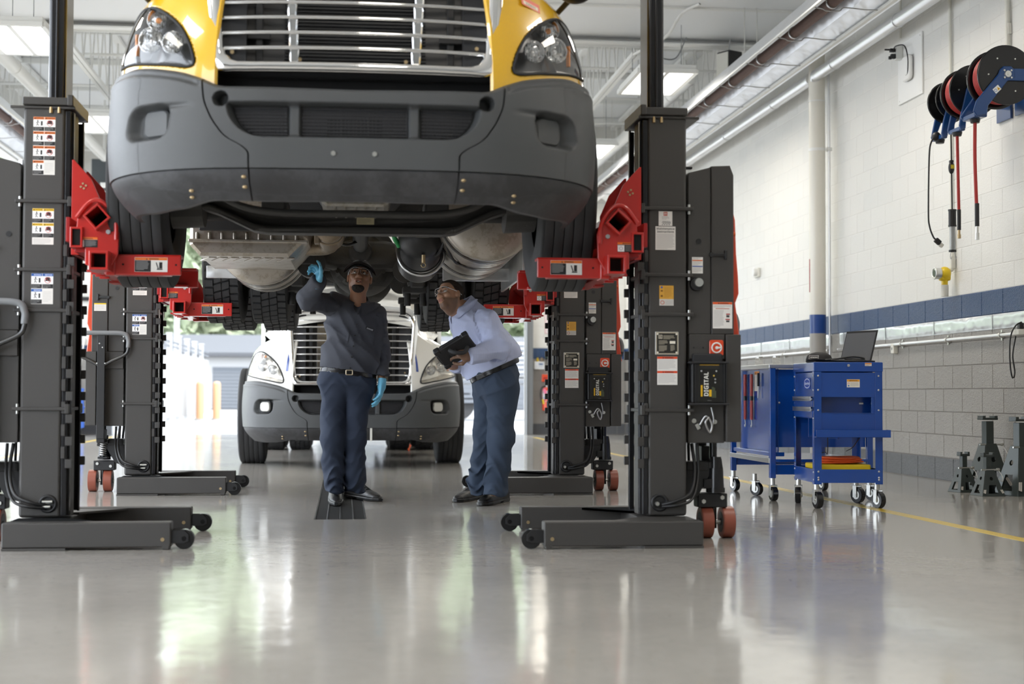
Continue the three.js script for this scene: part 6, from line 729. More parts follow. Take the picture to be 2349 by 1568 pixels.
// head in its own frame: y up, z toward the face
const headField = (() => {
  const base = uni(0.03, ell([0, 0.036, -0.012], [0.076, 0.088, 0.097]), ell([0, -0.035, 0.020], [0.061, 0.075, 0.070]), ell([0, -0.094, 0.052], [0.028, 0.022, 0.026]), ell([0.043, -0.055, 0.0], [0.022, 0.034, 0.040]), ell([-0.043, -0.055, 0.0], [0.022, 0.034, 0.040]));
  const face = uni(0.012, base, ell([0, 0.034, 0.078], [0.050, 0.011, 0.014]), ell([0.041, -0.018, 0.066], [0.020, 0.018, 0.018]), ell([-0.041, -0.018, 0.066], [0.020, 0.018, 0.018]), cone([0, 0.016, 0.086], [0, -0.026, 0.106], 0.008, 0.0135), ell([0.0125, -0.030, 0.095], [0.0095, 0.008, 0.011]), ell([-0.0125, -0.030, 0.095], [0.0095, 0.008, 0.011]), ell([0, -0.050, 0.084], [0.026, 0.012, 0.012]), ell([0, -0.056, 0.090], [0.022, 0.0065, 0.009]), ell([0, -0.0705, 0.087], [0.020, 0.0075, 0.010]));
  const ears = [-1, 1].map((s) => uni(0.006, ell([s * 0.079, -0.004, -0.008], [0.008, 0.031, 0.019]), ell([s * 0.074, -0.006, 0.004], [0.008, 0.018, 0.010])));
  return (open) => (x, y, z) => { let d = face(x, y, z); for (const s of [-1, 1]) d = smax(d, -(hypot(x - s * 0.031, (y - 0.008) * 1.75, (z - 0.090) * 0.9) - 0.0125), 0.007); d = smax(d, -(hypot(x * 0.55, y + 0.063, (z - 0.098) * 0.55) - 0.0038 * open - 0.002), 0.004); d = smin(d, ears[0](x, y, z), 0.006); return smin(d, ears[1](x, y, z), 0.006); };
})();
function frameAt(c, yaw, pitch, roll, sc = 1) { const m = new THREE.Matrix4().makeRotationFromEuler(new THREE.Euler(pitch, yaw, roll, 'YXZ')); m.scale(V(sc, sc, sc)); m.setPosition(...c); return m; }
// hand: wrist at origin, fingers along +y, palm toward +z, thumb on the +x side
function handGeo(curl, thumb, fat = 1, spread = 0.06, c = 0.0032) {
  const parts = [ell([0, 0.045, 0], [0.043 * fat, 0.056, 0.0165 * fat]), cone([0.0, -0.03, 0], [0, 0.02, 0], 0.026 * fat, 0.028 * fat), ell([0.026, 0.030, 0.010], [0.018, 0.032, 0.016])], all = [];
  const F = [[0.031, 0.088, [0.042, 0.026, 0.021], 0.0098], [0.010, 0.094, [0.047, 0.030, 0.023], 0.0100], [-0.011, 0.090, [0.044, 0.027, 0.022], 0.0095], [-0.030, 0.080, [0.034, 0.021, 0.019], 0.0085]];
  F.forEach(([fx, fy, seg, r], i) => { let p = [fx * 0.92, fy - 0.018, 0.0], a = curl[i][0], s = (1.5 - i) * spread; for (let k = 0; k < 3; k++) { const q = [p[0] + sin(s) * seg[k] * cos(a), p[1] + cos(a) * seg[k] * cos(s), p[2] + sin(a) * seg[k]]; const rr_ = r * fat * (1 - 0.10 * k); all.push(cone(p, q, rr_, rr_ * 0.93)); p = q; a += curl[i][1]; } });
  { let p = [0.030, 0.022, 0.008]; thumb.forEach((q, k) => { all.push(cone(p, q, 0.0135 * fat * (1 - 0.13 * k), 0.0125 * fat * (1 - 0.14 * k))); p = q; }); }
  const palm = uni(0.018, ...parts), f = (x, y, z) => { let d = palm(x, y, z); for (const q of all) { const e = q(x, y, z); if (e < 0.03) d = smin(d, e, 0.007); } return d; };
  return nets(f, [-0.085, -0.04, -0.075], [0.10, 0.215, 0.12], c);
}
const basis = (o, yd, zd) => { const y = V(...yd).normalize(), z = V(...zd); z.addScaledVector(y, -z.dot(y)).normalize(); const x = y.clone().cross(z); return new THREE.Matrix4().makeBasis(x, y, z).setPosition(...o); };
function shoe(parent, heel, toe, mat, name) {     // heel and toe on the ground
  const H = V(...heel), D = V(...toe).sub(H), L = D.length(), yaw = atan2(D.x, D.z); const g = new THREE.Group(); g.name = name; g.position.copy(H); g.rotation.y = yaw; parent.add(g);
  const up = (x, y, z) => { const t = clamp(z / L, -0.1, 1.1), hw = table([[-0.08, 0.02], [0, 0.036], [0.3, 0.037], [0.55, 0.046], [0.8, 0.050], [0.95, 0.040], [1.03, 0.012]], t), top = table([[-0.1, 0.115], [0.25, 0.125], [0.42, 0.105], [0.6, 0.082], [0.82, 0.066], [0.97, 0.05], [1.05, 0.03]], t); return smax(smax(hypot(x / hw, max(0, y - top * 0.35) / (top * 0.65)) * hw - hw, y - top, 0.02), max(-y + 0.018, z - L * 1.02, -z - 0.025), 0.012); };
  mesh('upper', nets(up, [-0.075, 0, -0.05], [0.075, 0.14, L * 1.08], 0.005), mat, g);
  const sole = (x, y, z) => { const t = clamp(z / L, -0.1, 1.1), hw = table([[-0.09, 0.015], [0, 0.041], [0.3, 0.041], [0.55, 0.050], [0.8, 0.054], [0.95, 0.044], [1.05, 0.012]], t); return smax(abs(x) - hw, max(y - 0.024, -y + (t > 0.28 && t < 0.45 ? 0.008 : 0.0005), z - L * 1.04, -z - 0.032), 0.008); };
  mesh('sole', nets(sole, [-0.08, -0.008, -0.06], [0.08, 0.04, L * 1.1], 0.005), M.black, g);
  mesh('laces', Array.from({ length: 4 }, (_, k) => T([[-0.028, 0.095 - k * 0.010, L * (0.42 + k * 0.075)], [0, 0.112 - k * 0.011, L * (0.41 + k * 0.075)], [0.028, 0.095 - k * 0.010, L * (0.42 + k * 0.075)]], 0.004, 12, 6)), M.blackM, g);
}
const gx = (p, dx, dy, dz) => [p[0] + dx, p[1] + dy, p[2] + dz];
function glasses(head, g, tint) {
  for (const s of [-1, 1]) { mesh('lens', surf(14, 8, (u, v) => { const a = u * 1.0 + 0.04; return [s * (0.006 + 0.058 * sin(a * 1.15)), 0.028 - 0.040 * v - 0.006 * v * u, 0.112 - 0.044 * (1 - cos(a * 1.25)) - 0.004 * v]; }).applyMatrix4(head), M.lensG, g); mesh('temple', T([[s * 0.066, 0.022, 0.085], [s * 0.076, 0.016, 0.04], [s * 0.081, 0.012, -0.01], [s * 0.080, 0.0, -0.04]], 0.0026, 20, 6).applyMatrix4(head), tint, g); }
  mesh('rim', [T([[-0.062, 0.026, 0.088], [-0.035, 0.031, 0.108], [0, 0.028, 0.112], [0.035, 0.031, 0.108], [0.062, 0.026, 0.088]], 0.0015, 30, 6), ...[-1, 1].map((s) => T([[s * 0.062, 0.024, 0.088], [s * 0.060, -0.004, 0.087], [s * 0.036, -0.014, 0.104], [s * 0.012, -0.008, 0.109], [s * 0.006, 0.016, 0.112]], 0.0010, 30, 6))].map((q) => q.applyMatrix4(head)), tint, g);
}
function person(o) {
  const t = thing('person', o.label, 'person', 0, 0, 0), J = o.J, clothF = (A) => A;
  // ---- garments as fields
  const tor = trunk(J.pelvis, J.neck, o.across, o.torso), fr = tor.frame;
  const arm = (s, e, w, r) => uni(0.05, cone(s, e, r[0], r[1]), cone(e, w, r[1] * 0.96, r[2])), armsR = arm(J.shR, J.elR, J.wrR, o.armR), armsL = arm(J.shL, J.elL, J.wrL, o.armR);
  const yoke = uni(0.08, cone(J.shR, J.chest, 0.066, 0.10), cone(J.shL, J.chest, 0.066, 0.10));
  const along = (p, a, b) => { const d = [b[0] - a[0], b[1] - a[1], b[2] - a[2]], l = hypot(...d); return ((p[0] - a[0]) * d[0] + (p[1] - a[1]) * d[1] + (p[2] - a[2]) * d[2]) / l - l; };
  const fw = V(...o.front).normalize(), off = (p, a, f) => [p[0] + fr.ax.x * a + fw.x * f, p[1] + fr.ax.y * a + fw.y * f, p[2] + fr.ax.z * a + fw.z * f], vneck = uni(0.02, cone(off(J.neck, 0.10, 0.07), off(J.neck, -o.vee, 0.135), 0.074, 0.012), cone(off(J.neck, 0.03, 0), off(J.neck, 0.2, 0), 0.064, 0.064));
  const shirtF = (x, y, z) => {
    const td = tor(x, y, z); let d = smin(td, yoke(x, y, z), 0.06); const a1 = armsR(x, y, z), a2 = armsL(x, y, z);
    const c1 = max(a1, along([x, y, z], J.elR, J.wrR) - 0.022), c2 = max(a2, along([x, y, z], J.elL, J.wrL) - 0.022);
    d = smin(smin(d, c1, 0.045), c2, 0.045);
    if (d > 0.06) return d;
    const px = x - fr.A.x, py = y - fr.A.y, pz = z - fr.A.z, h = (px * fr.ax.x + py * fr.ax.y + pz * fr.ax.z);
    const inArm = min(a1, a2) < td - 0.01;
    d -= inArm ? ridge(x * 9, y * 14, z * 9, 0.010) + ridge(x * 20 + 3, y * 24, z * 18, 0.003) : ridge(x * o.fold[0] + y * o.fold[1], y * o.fold[2] + x * 2, z * 5 + 2, 0.017) + ridge(x * 13 + y * 7, y * 7, z * 9, 0.007);
    return max(d, o.hem - h, -vneck(x, y, z));
  };
  const leg = (h, k, a, r) => uni(0.04, cone(h, k, r[0], r[1]), cone(k, a, r[1], r[2])), L1 = leg(J.hipR, J.knR, J.anR, o.leg), L2 = leg(J.hipL, J.knL, J.anL, o.leg), pel = uni(0.06, trunk(J.pelvis, J.neck, o.across, o.seat), cone(J.hipR, J.hipL, o.hip, o.hip));
  const floorY = o.cuff, trouF = (x, y, z) => {
    const pv = pel(x, y, z); let d = min(smin(pv, L1(x, y, z), 0.05), smin(pv, L2(x, y, z), 0.05)); if (d > 0.05) return d;
    const low = sm(0.45, 0.15, y), mid = sm(0.75, 0.5, y) * sm(0.3, 0.5, y);
    d -= ridge(x * 6 + 1, y * 17 + sin(x * 30) * 0.8, z * 6, 0.021 * low + 0.003) + ridge(x * 9 + y * 5, y * 6 - x * 3, z * 8, 0.008 + 0.004 * mid);
    const c = [x - fr.A.x, y - fr.A.y, z - fr.A.z], h = c[0] * fr.ax.x + c[1] * fr.ax.y + c[2] * fr.ax.z;
    return max(d, h - o.hem - 0.045, floorY - y + 0.01 * sin(x * 40));
  };
  const bb = (pts, pad) => boundsOf(pts, pad);
  { const [lo, hi] = bb([J.pelvis, J.neck, J.shR, J.shL, J.elR, J.elL, J.wrR, J.wrL], 0.24); mesh('shirt', nets(shirtF, lo, hi, 0.010), o.shirt, t); }
  { const [lo, hi] = bb([J.pelvis, J.knR, J.knL, J.anR, J.anL], 0.26); lo[1] = 0.02; mesh('trousers', nets(trouF, lo, hi, 0.010), o.trousers, t); }
  // belt
  const bc = o.hem - 0.012, beltF = (x, y, z) => { const c = [x - fr.A.x, y - fr.A.y, z - fr.A.z], h = c[0] * fr.ax.x + c[1] * fr.ax.y + c[2] * fr.ax.z; return max(smin(pel(x, y, z), tor(x, y, z) + 0.02, 0.02) - 0.012, abs(h - bc) - 0.019); };
  { const p = [fr.A.x + fr.ax.x * bc, fr.A.y + fr.ax.y * bc, fr.A.z + fr.ax.z * bc], b = mesh('belt', nets(beltF, gx(p, -0.3, -0.16, -0.3), gx(p, 0.3, 0.16, 0.3), 0.008), M.blackG, t); if (o.buckle) { const q = tor.pt(bc / fr.L, 0.01, o.buckle); mesh('buckle', place(X(rrect(0.05, 0.038, 0.008), 0.008, 0.002, [rrect(0.036, 0.024, 0.005).reverse()]), ...q), M.brass.clone(), b).material.color.setRGB(0.75, 0.62, 0.45); } }
  // collar, placket, buttons
  const cm = basis(J.neck, [fr.ax.x, fr.ax.y, fr.ax.z], o.front);
  mesh('collar', [surf(60, 10, (u, v) => { const b = (u - 0.5) * 2, a = PI - abs(b) * 0 , th = PI + b * (PI - 0.30), f = abs(b), yt = lerp(o.collar, 0.012, sm(0.25, 1, f)), dn = lerp(0.045, 0.075, sm(0.5, 1, f)), r = lerp(0.064, lerp(0.090, 0.122, sm(0.4, 1, f)), sm(0.1, 1, v)) + 0.005 * sin(v * PI); return [r * sin(th), yt + 0.008 * sin(min(1, v * 2) * PI) - dn * sm(0.15, 1, v), r * cos(th) - 0.004 + 0.022 * sm(0.5, 1, f)]; }).applyMatrix4(cm)].map((g) => { const p = g.attributes.position, c0 = V(...J.neck), q = V(0, 0, 0), dr = V(0, 0, 0), ax_ = V(fr.ax.x, fr.ax.y, fr.ax.z); for (let i = 0; i < p.count; i++) { const v = floor(i / 61) / 10; if (v < 0.25) continue; q.fromBufferAttribute(p, i); dr.copy(q).sub(c0); dr.addScaledVector(ax_, -dr.dot(ax_)).normalize().addScaledVector(ax_, 0.55).normalize(); for (let k = 0; k < 60 && shirtF(q.x, q.y, q.z) < 0.007; k++) q.addScaledVector(dr, 0.002); p.setXYZ(i, q.x, q.y, q.z); } g.computeVertexNormals(); return g; }), o.shirt, t);
  if (o.buttons) { const bt = [], pk = []; for (let k = 0; k < 6; k++) { const h = o.buttons[0] + (o.buttons[1] - o.buttons[0]) * k / 5, q = frontOf(shirtF, tor, h, 0.012); bt.push(C(0.0058, 0.004, ...gx(q, 0, 0, 0.001), 'z', 0.0058, 10)); } mesh('buttons', bt, o.buttonM, t); }
  function frontOf(f, tr, h, uu) { let w = 0.30; for (let k = 0; k < 120; k++) { const q = tr.pt(h, uu, w); if (f(...q) < 0.002) return q; w -= 0.0025; } return tr.pt(h, uu, 0.1); }
  if (o.logo) { const q = frontOf(shirtF, tor, o.logo[0], o.logo[1]); sticker(t, 'shirtLogo', 0.062, 0.017, q[0], q[1], q[2] + 0.004, o.logo[2], -0.12, -0.30, 'shirt_logo'); }
  if (o.pocket) for (const s of [-1, 1]) { const q = frontOf(shirtF, tor, 0.66, s * 0.085), q2 = frontOf(shirtF, tor, 0.48, s * 0.085); mesh('pocket', surf(10, 12, (u, v) => { const p = frontOf(shirtF, tor, lerp(0.66, 0.46, v), s * 0.085 + (u - 0.5) * 0.11); return gx(p, 0, 0, 0.004); }), o.shirt, t); }
  // ---- head, neck and what shows of the body, one mesh
  const hm = frameAt(o.head, o.yaw, o.pitch, o.roll, o.hs ?? 1), hf = headField(o.open), inv = hm.clone().invert(), tmp = V(0, 0, 0), hs = 1.0;
  const nb = V(0, -0.085, -0.02).applyMatrix4(hm), neckF = uni(0.03, cone([nb.x, nb.y, nb.z], gx(J.neck, 0, -0.03, 0), 0.054, 0.062), cone(off(J.neck, 0, 0.02), off(J.neck, -0.09, 0.05), 0.05, 0.045)), [hx, hy, hz] = o.head;
  const headW = (x, y, z) => { tmp.set(x, y, z).applyMatrix4(inv); return smin(hf(tmp.x, tmp.y, tmp.z), neckF(x, y, z), 0.022); };
  const hg = nets(headW, gx(o.head, -0.16, -0.30, -0.17), gx(o.head, 0.16, 0.15, 0.17), 0.0034);
  const innerF = (x, y, z) => { let d = smin(tor(x, y, z) + 0.045, armsR(x, y, z) + 0.024, 0.03); d = smin(d, armsL(x, y, z) + 0.024, 0.03); d = smin(d, pel(x, y, z) + 0.06, 0.03); d = smin(d, L1(x, y, z) + 0.025, 0.03); d = smin(d, L2(x, y, z) + 0.025, 0.03); return smin(d, neckF(x, y, z), 0.02); };
  const [lo, hi] = bb([J.pelvis, J.neck, J.shR, J.shL, J.elR, J.elL, J.wrR, J.wrL, J.knR, J.knL, J.anR, J.anL], 0.16), bg = nets(innerF, lo, hi, 0.018);
  const skinGs = [hg, bg]; if (!o.glove) for (const h of o.hands) skinGs.push(h);
  const sk = mergeGeometries(skinGs.map((g) => { const q = g.toNonIndexed(); for (const k of Object.keys(q.attributes)) if (!['position', 'normal'].includes(k)) q.deleteAttribute(k); return q; }));
  const pa = sk.attributes.position, col = new Float32Array(pa.count * 3);
  for (let i = 0; i < pa.count; i++) { tmp.fromBufferAttribute(pa, i).applyMatrix4(inv); let [r, g, b] = o.skin; const n = 0.06 * vnoise(tmp.x * 60, tmp.y * 60, tmp.z * 60); r *= 1 + n; g *= 1 + n; b *= 1 + n; const lip = sm(0.0145, 0.010, hypot(tmp.x * 0.5, tmp.y + 0.0635, (tmp.z - 0.094) * 0.6)) ; const brow = sm(0.008, 0.005, abs(tmp.y - 0.036 + (abs(tmp.x) - 0.032) ** 2 * 6)) * sm(0.010, 0.014, abs(tmp.x)) * sm(0.056, 0.050, abs(tmp.x)) * (tmp.z > 0.05 ? 1 : 0); const bd = o.beard(tmp.x, tmp.y, tmp.z); r = lerp(lerp(r, o.lip[0], lip * 0.8), 0.015, max(brow * 0.9, bd)); g = lerp(lerp(g, o.lip[1], lip * 0.8), 0.010, max(brow * 0.9, bd)); b = lerp(lerp(b, o.lip[2], lip * 0.8), 0.008, max(brow * 0.9, bd)); col[3 * i] = r; col[3 * i + 1] = g; col[3 * i + 2] = b; }
  sk.setAttribute('color', new THREE.BufferAttribute(col, 3)); boxUV(sk); mesh('body', sk, mk([1, 1, 1], 0.42, 0, { vertexColors: true }), t, true);
  for (const s of [-1, 1]) { const ey = new THREE.Group(); ey.name = 'eye'; t.add(ey); mesh('eyeball', S(0.0112, s * 0.031, 0.007, 0.0745, 1, 1, 1, 20).applyMatrix4(hm), mk([0.55, 0.51, 0.47], 0.2), ey); mesh('iris', S(0.0062, s * 0.031 + o.gaze[0], 0.007 + o.gaze[1], 0.0815, 1, 1, 0.7, 14).applyMatrix4(hm), M.blackG, ey); }
  if (o.open > 0.6) mesh('teeth', [S(0.014, 0, -0.0605, 0.080, 1, 0.25, 0.7)].map((q) => q.applyMatrix4(hm)), mk([0.75, 0.72, 0.66], 0.3), t);
  const hair = o.hair; if (hair) { const hh = (x, y, z) => { tmp.set(x, y, z).applyMatrix4(inv); const d = hf(tmp.x, tmp.y, tmp.z); return max(d - hair.t - 0.0015 * vnoise(x * 160, y * 160, z * 160), hair.cut(tmp.x, tmp.y, tmp.z)); }; mesh('hair', nets(hh, gx(o.head, -0.16, -0.16, -0.17), gx(o.head, 0.16, 0.16, 0.17), 0.0038), hair.m, t); }
  if (o.goatee) { const gg = (x, y, z) => { tmp.set(x, y, z).applyMatrix4(inv); const d = hf(tmp.x, tmp.y, tmp.z); return max(d - 0.005 - 0.002 * vnoise(x * 150, y * 150, z * 150), hypot(tmp.x * 0.72, (tmp.y + 0.103) * 1.05, tmp.z - 0.055) - 0.034, tmp.y + 0.080 - 0.25 * abs(tmp.x)); }; mesh('goatee', nets(gg, gx(o.head, -0.12, -0.16, -0.12), gx(o.head, 0.12, 0.05, 0.16), 0.0034), mk([0.016, 0.011, 0.009], 0.85), t); }
  const gl = new THREE.Group(); gl.name = 'safety_glasses'; t.add(gl); glasses(hm, gl, o.rim);
  if (o.cap) { const c = new THREE.Group(); c.name = 'cap'; t.add(c); const cf = (x, y, z) => { tmp.set(x, y, z).applyMatrix4(inv); const d = ell([0, 0.045, -0.012], [0.088, 0.092, 0.106])(tmp.x, tmp.y, tmp.z); return max(d, -(tmp.y - 0.040 - 0.10 * (tmp.z + 0.02))); }; mesh('crown', nets(cf, gx(o.head, -0.16, -0.12, -0.17), gx(o.head, 0.16, 0.2, 0.17), 0.0045), M.black, c); mesh('brim', surf(24, 10, (u, v) => { const a = (u - 0.5) * 2.5, r = 0.086 + 0.075 * v * cos(a * 0.72); return [r * sin(a) * (1 - 0.12 * v), 0.052 + 0.012 * cos(a * 1.2) - 0.028 * v + 0.012 * v * v - 0.022 * (sin(a) ** 2) * v, -0.008 + r * cos(a) * 1.12]; }, () => [0, -0.004, 0]).applyMatrix4(hm), M.black, c); }
  if (o.glove) for (const h of o.hands) mesh('glove', h, o.glove, t);
  return t;
}
const P1 = (px, py, dd = 0) => RT(px, py, 10.34 + dd), P2 = (px, py, dd = 0) => RT(px, py, 10.12 + dd);
{
  const J = { pelvis: P1(796, 868, 0.02), neck: P1(820, 702, 0.03), chest: P1(812, 735, 0.02), shR: P1(764, 698, 0.02), elR: P1(707, 686, -0.20), wrR: P1(729, 645, -0.34), shL: P1(860, 724, 0.04), elL: P1(872, 806, 0.07), wrL: P1(876, 884, -0.02), hipR: P1(767, 880, 0.02), knR: P1(763, 1005, -0.04), anR: P1(765, 1120, 0.03), hipL: P1(825, 880, 0.02), knL: P1(813, 1005, 0.0), anL: P1(812, 1118, 0.06) };
  const wr = J.wrR, hR = handGeo([[0.15, 0.35], [0.7, 0.75], [0.95, 0.8], [1.05, 0.8]], [[0.062, 0.055, 0.018], [0.070, 0.088, 0.024], [0.068, 0.112, 0.028]], 1.08, 0.03);
  const gR = hR.clone().applyMatrix4(basis(gx(wr, 0.0, -0.012, 0.0), [0.06, 0.95, 0.12], [-0.75, 0.1, 0.5]));
  const hL = handGeo([[0.25, 0.25], [0.3, 0.3], [0.35, 0.3], [0.4, 0.3]], [[0.055, 0.055, 0.022], [0.058, 0.085, 0.034], [0.050, 0.110, 0.042]], 1.06, 0.035);
  const gL = hL.clone().applyMatrix4(basis(gx(J.wrL, 0, 0.012, 0.005), [-0.10, -0.98, 0.12], [-0.9, 0.05, -0.1]));
  person({ label: 'man in dark work shirt and cap pointing up with blue gloves', J, across: [1, -0.06, 0], front: [0, 0, 1], torso: [[-0.05, 0.17, 0.115], [0.10, 0.178, 0.122], [0.22, 0.185, 0.128], [0.5, 0.178, 0.122], [0.72, 0.182, 0.118], [0.88, 0.145, 0.10], [1.0, 0.075, 0.075]], armR: [0.066, 0.062, 0.048], fold: [7, 6, 4], hem: 0.052, vee: 0.045, collar: 0.075, hip: 0.094, seat: [[-0.06, 0.16, 0.11], [0.0, 0.172, 0.118], [0.12, 0.168, 0.114], [0.25, 0.164, 0.112]], leg: [0.094, 0.072, 0.062], cuff: 0.075,
    shirt: mk([0.055, 0.059, 0.075], 0.8, 0, { bumpMap: rep(TX.weave, 6), bumpScale: 0.0004 }), trousers: mk([0.020, 0.030, 0.056], 0.85, 0, { bumpMap: rep(TX.weave, 6), bumpScale: 0.0004 }), buckle: 0.128, buttons: [0.88, 0.14], buttonM: M.black, logo: [0.70, 0.105, 0.35], pocket: true,
    head: P1(825, 638, -0.03), yaw: -0.03, pitch: -0.34, roll: -0.10, open: 1.6, skin: [0.30, 0.145, 0.080], lip: [0.30, 0.12, 0.09], gaze: [-0.002, 0.004], beard: (x, y, z) => 0.55 * sm(0.0, 0.03, -y - 0.036) * 0 , goatee: true, rim: mk([0.5, 0.5, 0.5], 0.15), cap: true, hair: { t: 0.003, m: M.blackM, cut: (x, y, z) => max(-(y - 0.0 - 0.02), z - 0.045 + (abs(x) > 0.06 ? 0.02 : 0)) }, hands: [gR, gL], glove: mk([0.16, 0.50, 0.72], 0.42, 0, { sheen: 0 }) });
  const pm = scene.children[scene.children.length - 1]; const sm1 = mk([0.012, 0.012, 0.013], 0.48);
  shoe(pm, P1g(766, 1128), P1g(771, 1159), sm1, 'shoe'); shoe(pm, P1g(800, 1140), P1g(870, 1150), sm1, 'shoe');
}
function P1g(px, py) { const a = RT(px, py, 1), k = -0.755 / (a[1] - 0.755); return [a[0] * k, 0.001, -k]; }
{
  const J = { pelvis: P2(1143, 872, 0.0), neck: P2(1068, 707, 0.02), chest: P2(1082, 742, 0.0), shR: P2(1062, 742, 0.17), elR: P2(1072, 815, 0.22), wrR: P2(1046, 838, 0.02), shL: P2(1118, 738, -0.13), elL: P2(1146, 796, -0.24), wrL: P2(1084, 816, -0.33), hipR: P2(1124, 890, 0.08), knR: P2(1115, 1005, 0.05), anR: P2(1098, 1122, 0.10), hipL: P2(1152, 892, -0.07), knL: P2(1149, 1005, -0.08), anL: P2(1135, 1124, -0.02) };
  const hn = handGeo([[0.5, 0.55], [0.6, 0.6], [0.65, 0.6], [0.7, 0.6]], [[0.058, 0.045, 0.03], [0.060, 0.075, 0.045], [0.054, 0.10, 0.05]], 1.0, 0.05);
  const gN = hn.clone().applyMatrix4(basis(gx(J.wrL, -0.01, 0.003, 0.0), [-0.95, 0.20, 0.05], [-0.1, -0.4, -0.75]));
  const gF = hn.clone().applyMatrix4(basis(gx(J.wrR, -0.005, 0.0, 0.0), [-0.72, -0.05, 0.62], [0.30, 0.75, 0.5]).multiply(new THREE.Matrix4().makeScale(1, 1, 1)));
  person({ label: 'man in light striped shirt leaning with a black rugged tablet', J, across: [0.42, 0.1, -0.9], front: [-0.8, 0.3, 0.45], torso: [[-0.05, 0.17, 0.165, 0], [0.15, 0.178, 0.188, 0.012], [0.3, 0.185, 0.200, 0.015], [0.5, 0.190, 0.190, 0.005], [0.7, 0.188, 0.155, -0.01], [0.88, 0.150, 0.110, -0.01], [1.0, 0.078, 0.078, 0]], armR: [0.078, 0.070, 0.050], fold: [5, 8, 4], hem: 0.085, vee: 0.01, collar: 0.06, hip: 0.108, seat: [[-0.06, 0.16, 0.15], [0.0, 0.168, 0.155], [0.12, 0.166, 0.158], [0.28, 0.164, 0.160]], leg: [0.104, 0.078, 0.068], cuff: 0.07,
    shirt: mk([0.86, 0.86, 0.90], 0.8, 0, { map: rep(TX.stripe, 2.2), bumpMap: rep(TX.weave, 6), bumpScale: 0.0003 }), trousers: mk([0.030, 0.048, 0.082], 0.85, 0, { bumpMap: rep(TX.weave, 6), bumpScale: 0.0004 }), buckle: 0, buttons: [0.86, 0.2], buttonM: M.paper,
    hs: 0.95, head: P2(1032, 680, -0.02), yaw: -0.92, pitch: -0.26, roll: 0.28, open: 0.5, skin: [0.48, 0.265, 0.165], lip: [0.42, 0.17, 0.14], gaze: [-0.003, 0.003], beard: (x, y, z) => 0.62 * sm(0.030, 0.052, -y + 0.5 * max(0, -z + 0.03) + (hypot(x, (y + 0.06) * 1.2) < 0.026 && z > 0.07 ? -0.05 : 0)) * sm(-0.03, 0.0, z) * (y < -0.02 ? 1 : 0) * (z > 0.085 && y > -0.05 ? 0.4 : 1), goatee: false, rim: mk([0.75, 0.75, 0.75], 0.2), cap: false, hair: { t: 0.004, m: mk([0.035, 0.022, 0.014], 0.8), cut: (x, y, z) => -(y - table([[-0.12, -0.055], [-0.05, -0.03], [-0.015, 0.02], [0.02, 0.028], [0.05, 0.078], [0.09, 0.084]], z)) }, hands: [gN, gF], glove: null });
  const pm = scene.children[scene.children.length - 1], s2 = mk([0.014, 0.013, 0.013], 0.5);
  shoe(pm, P1g(1113, 1140), P1g(1047, 1152), s2, 'boot'); shoe(pm, P1g(1158, 1149), P1g(1104, 1160), s2, 'boot');
  // tablet held in both hands
  const t = thing('rugged_tablet', 'black rugged tablet held by the man in striped shirt', 'tablet'), c = P2(1046, 803, -0.32);
  const m = new THREE.Matrix4().makeBasis(V(0.86, 0.50, 0.06).normalize(), V(0.40, -0.62, 0.67).normalize().negate(), V(0, 0, 1)); const e1 = V(0.83, 0.50, 0.20).normalize(), e2 = V(0.62, -0.45, -0.64); e2.addScaledVector(e1, -e2.dot(e1)).normalize(); const nn = e1.clone().cross(e2).normalize(); m.makeBasis(e1, e2, nn).setPosition(...c);
  const put = (n, gs, mm) => mesh(n, [].concat(gs).map((g) => g.applyMatrix4(m)), mm, t);
  put('case', [X(rrect(0.25, 0.185, 0.018), 0.034, 0.007), B(0.05, 0.07, 0.022, -0.02, 0, -0.022, 0.006)], M.blackM); put('screen', B(0.205, 0.145, 0.002, 0, 0, 0.0172, 0), M.blackG); put('corner_guard', [[-1, -1], [1, -1], [-1, 1], [1, 1]].map(([x, y]) => B(0.045, 0.04, 0.044, x * 0.107, y * 0.077, 0, 0.010)), M.black); put('side_grip', [B(0.13, 0.012, 0.02, 0, -0.094, 0, 0.004), B(0.012, 0.09, 0.02, -0.126, 0, 0, 0.004)], M.black); put('hand_strap', [T([[-0.03, -0.06, -0.03], [0.0, -0.06, -0.075], [0.05, -0.03, -0.085], [0.08, 0, -0.03]], 0.014, 30, 8)], M.blackM); put('slots', [-0.06, 0, 0.05].map((x) => B(0.03, 0.004, 0.008, x, -0.0985, 0.004, 0.001)), M.hollow);
}

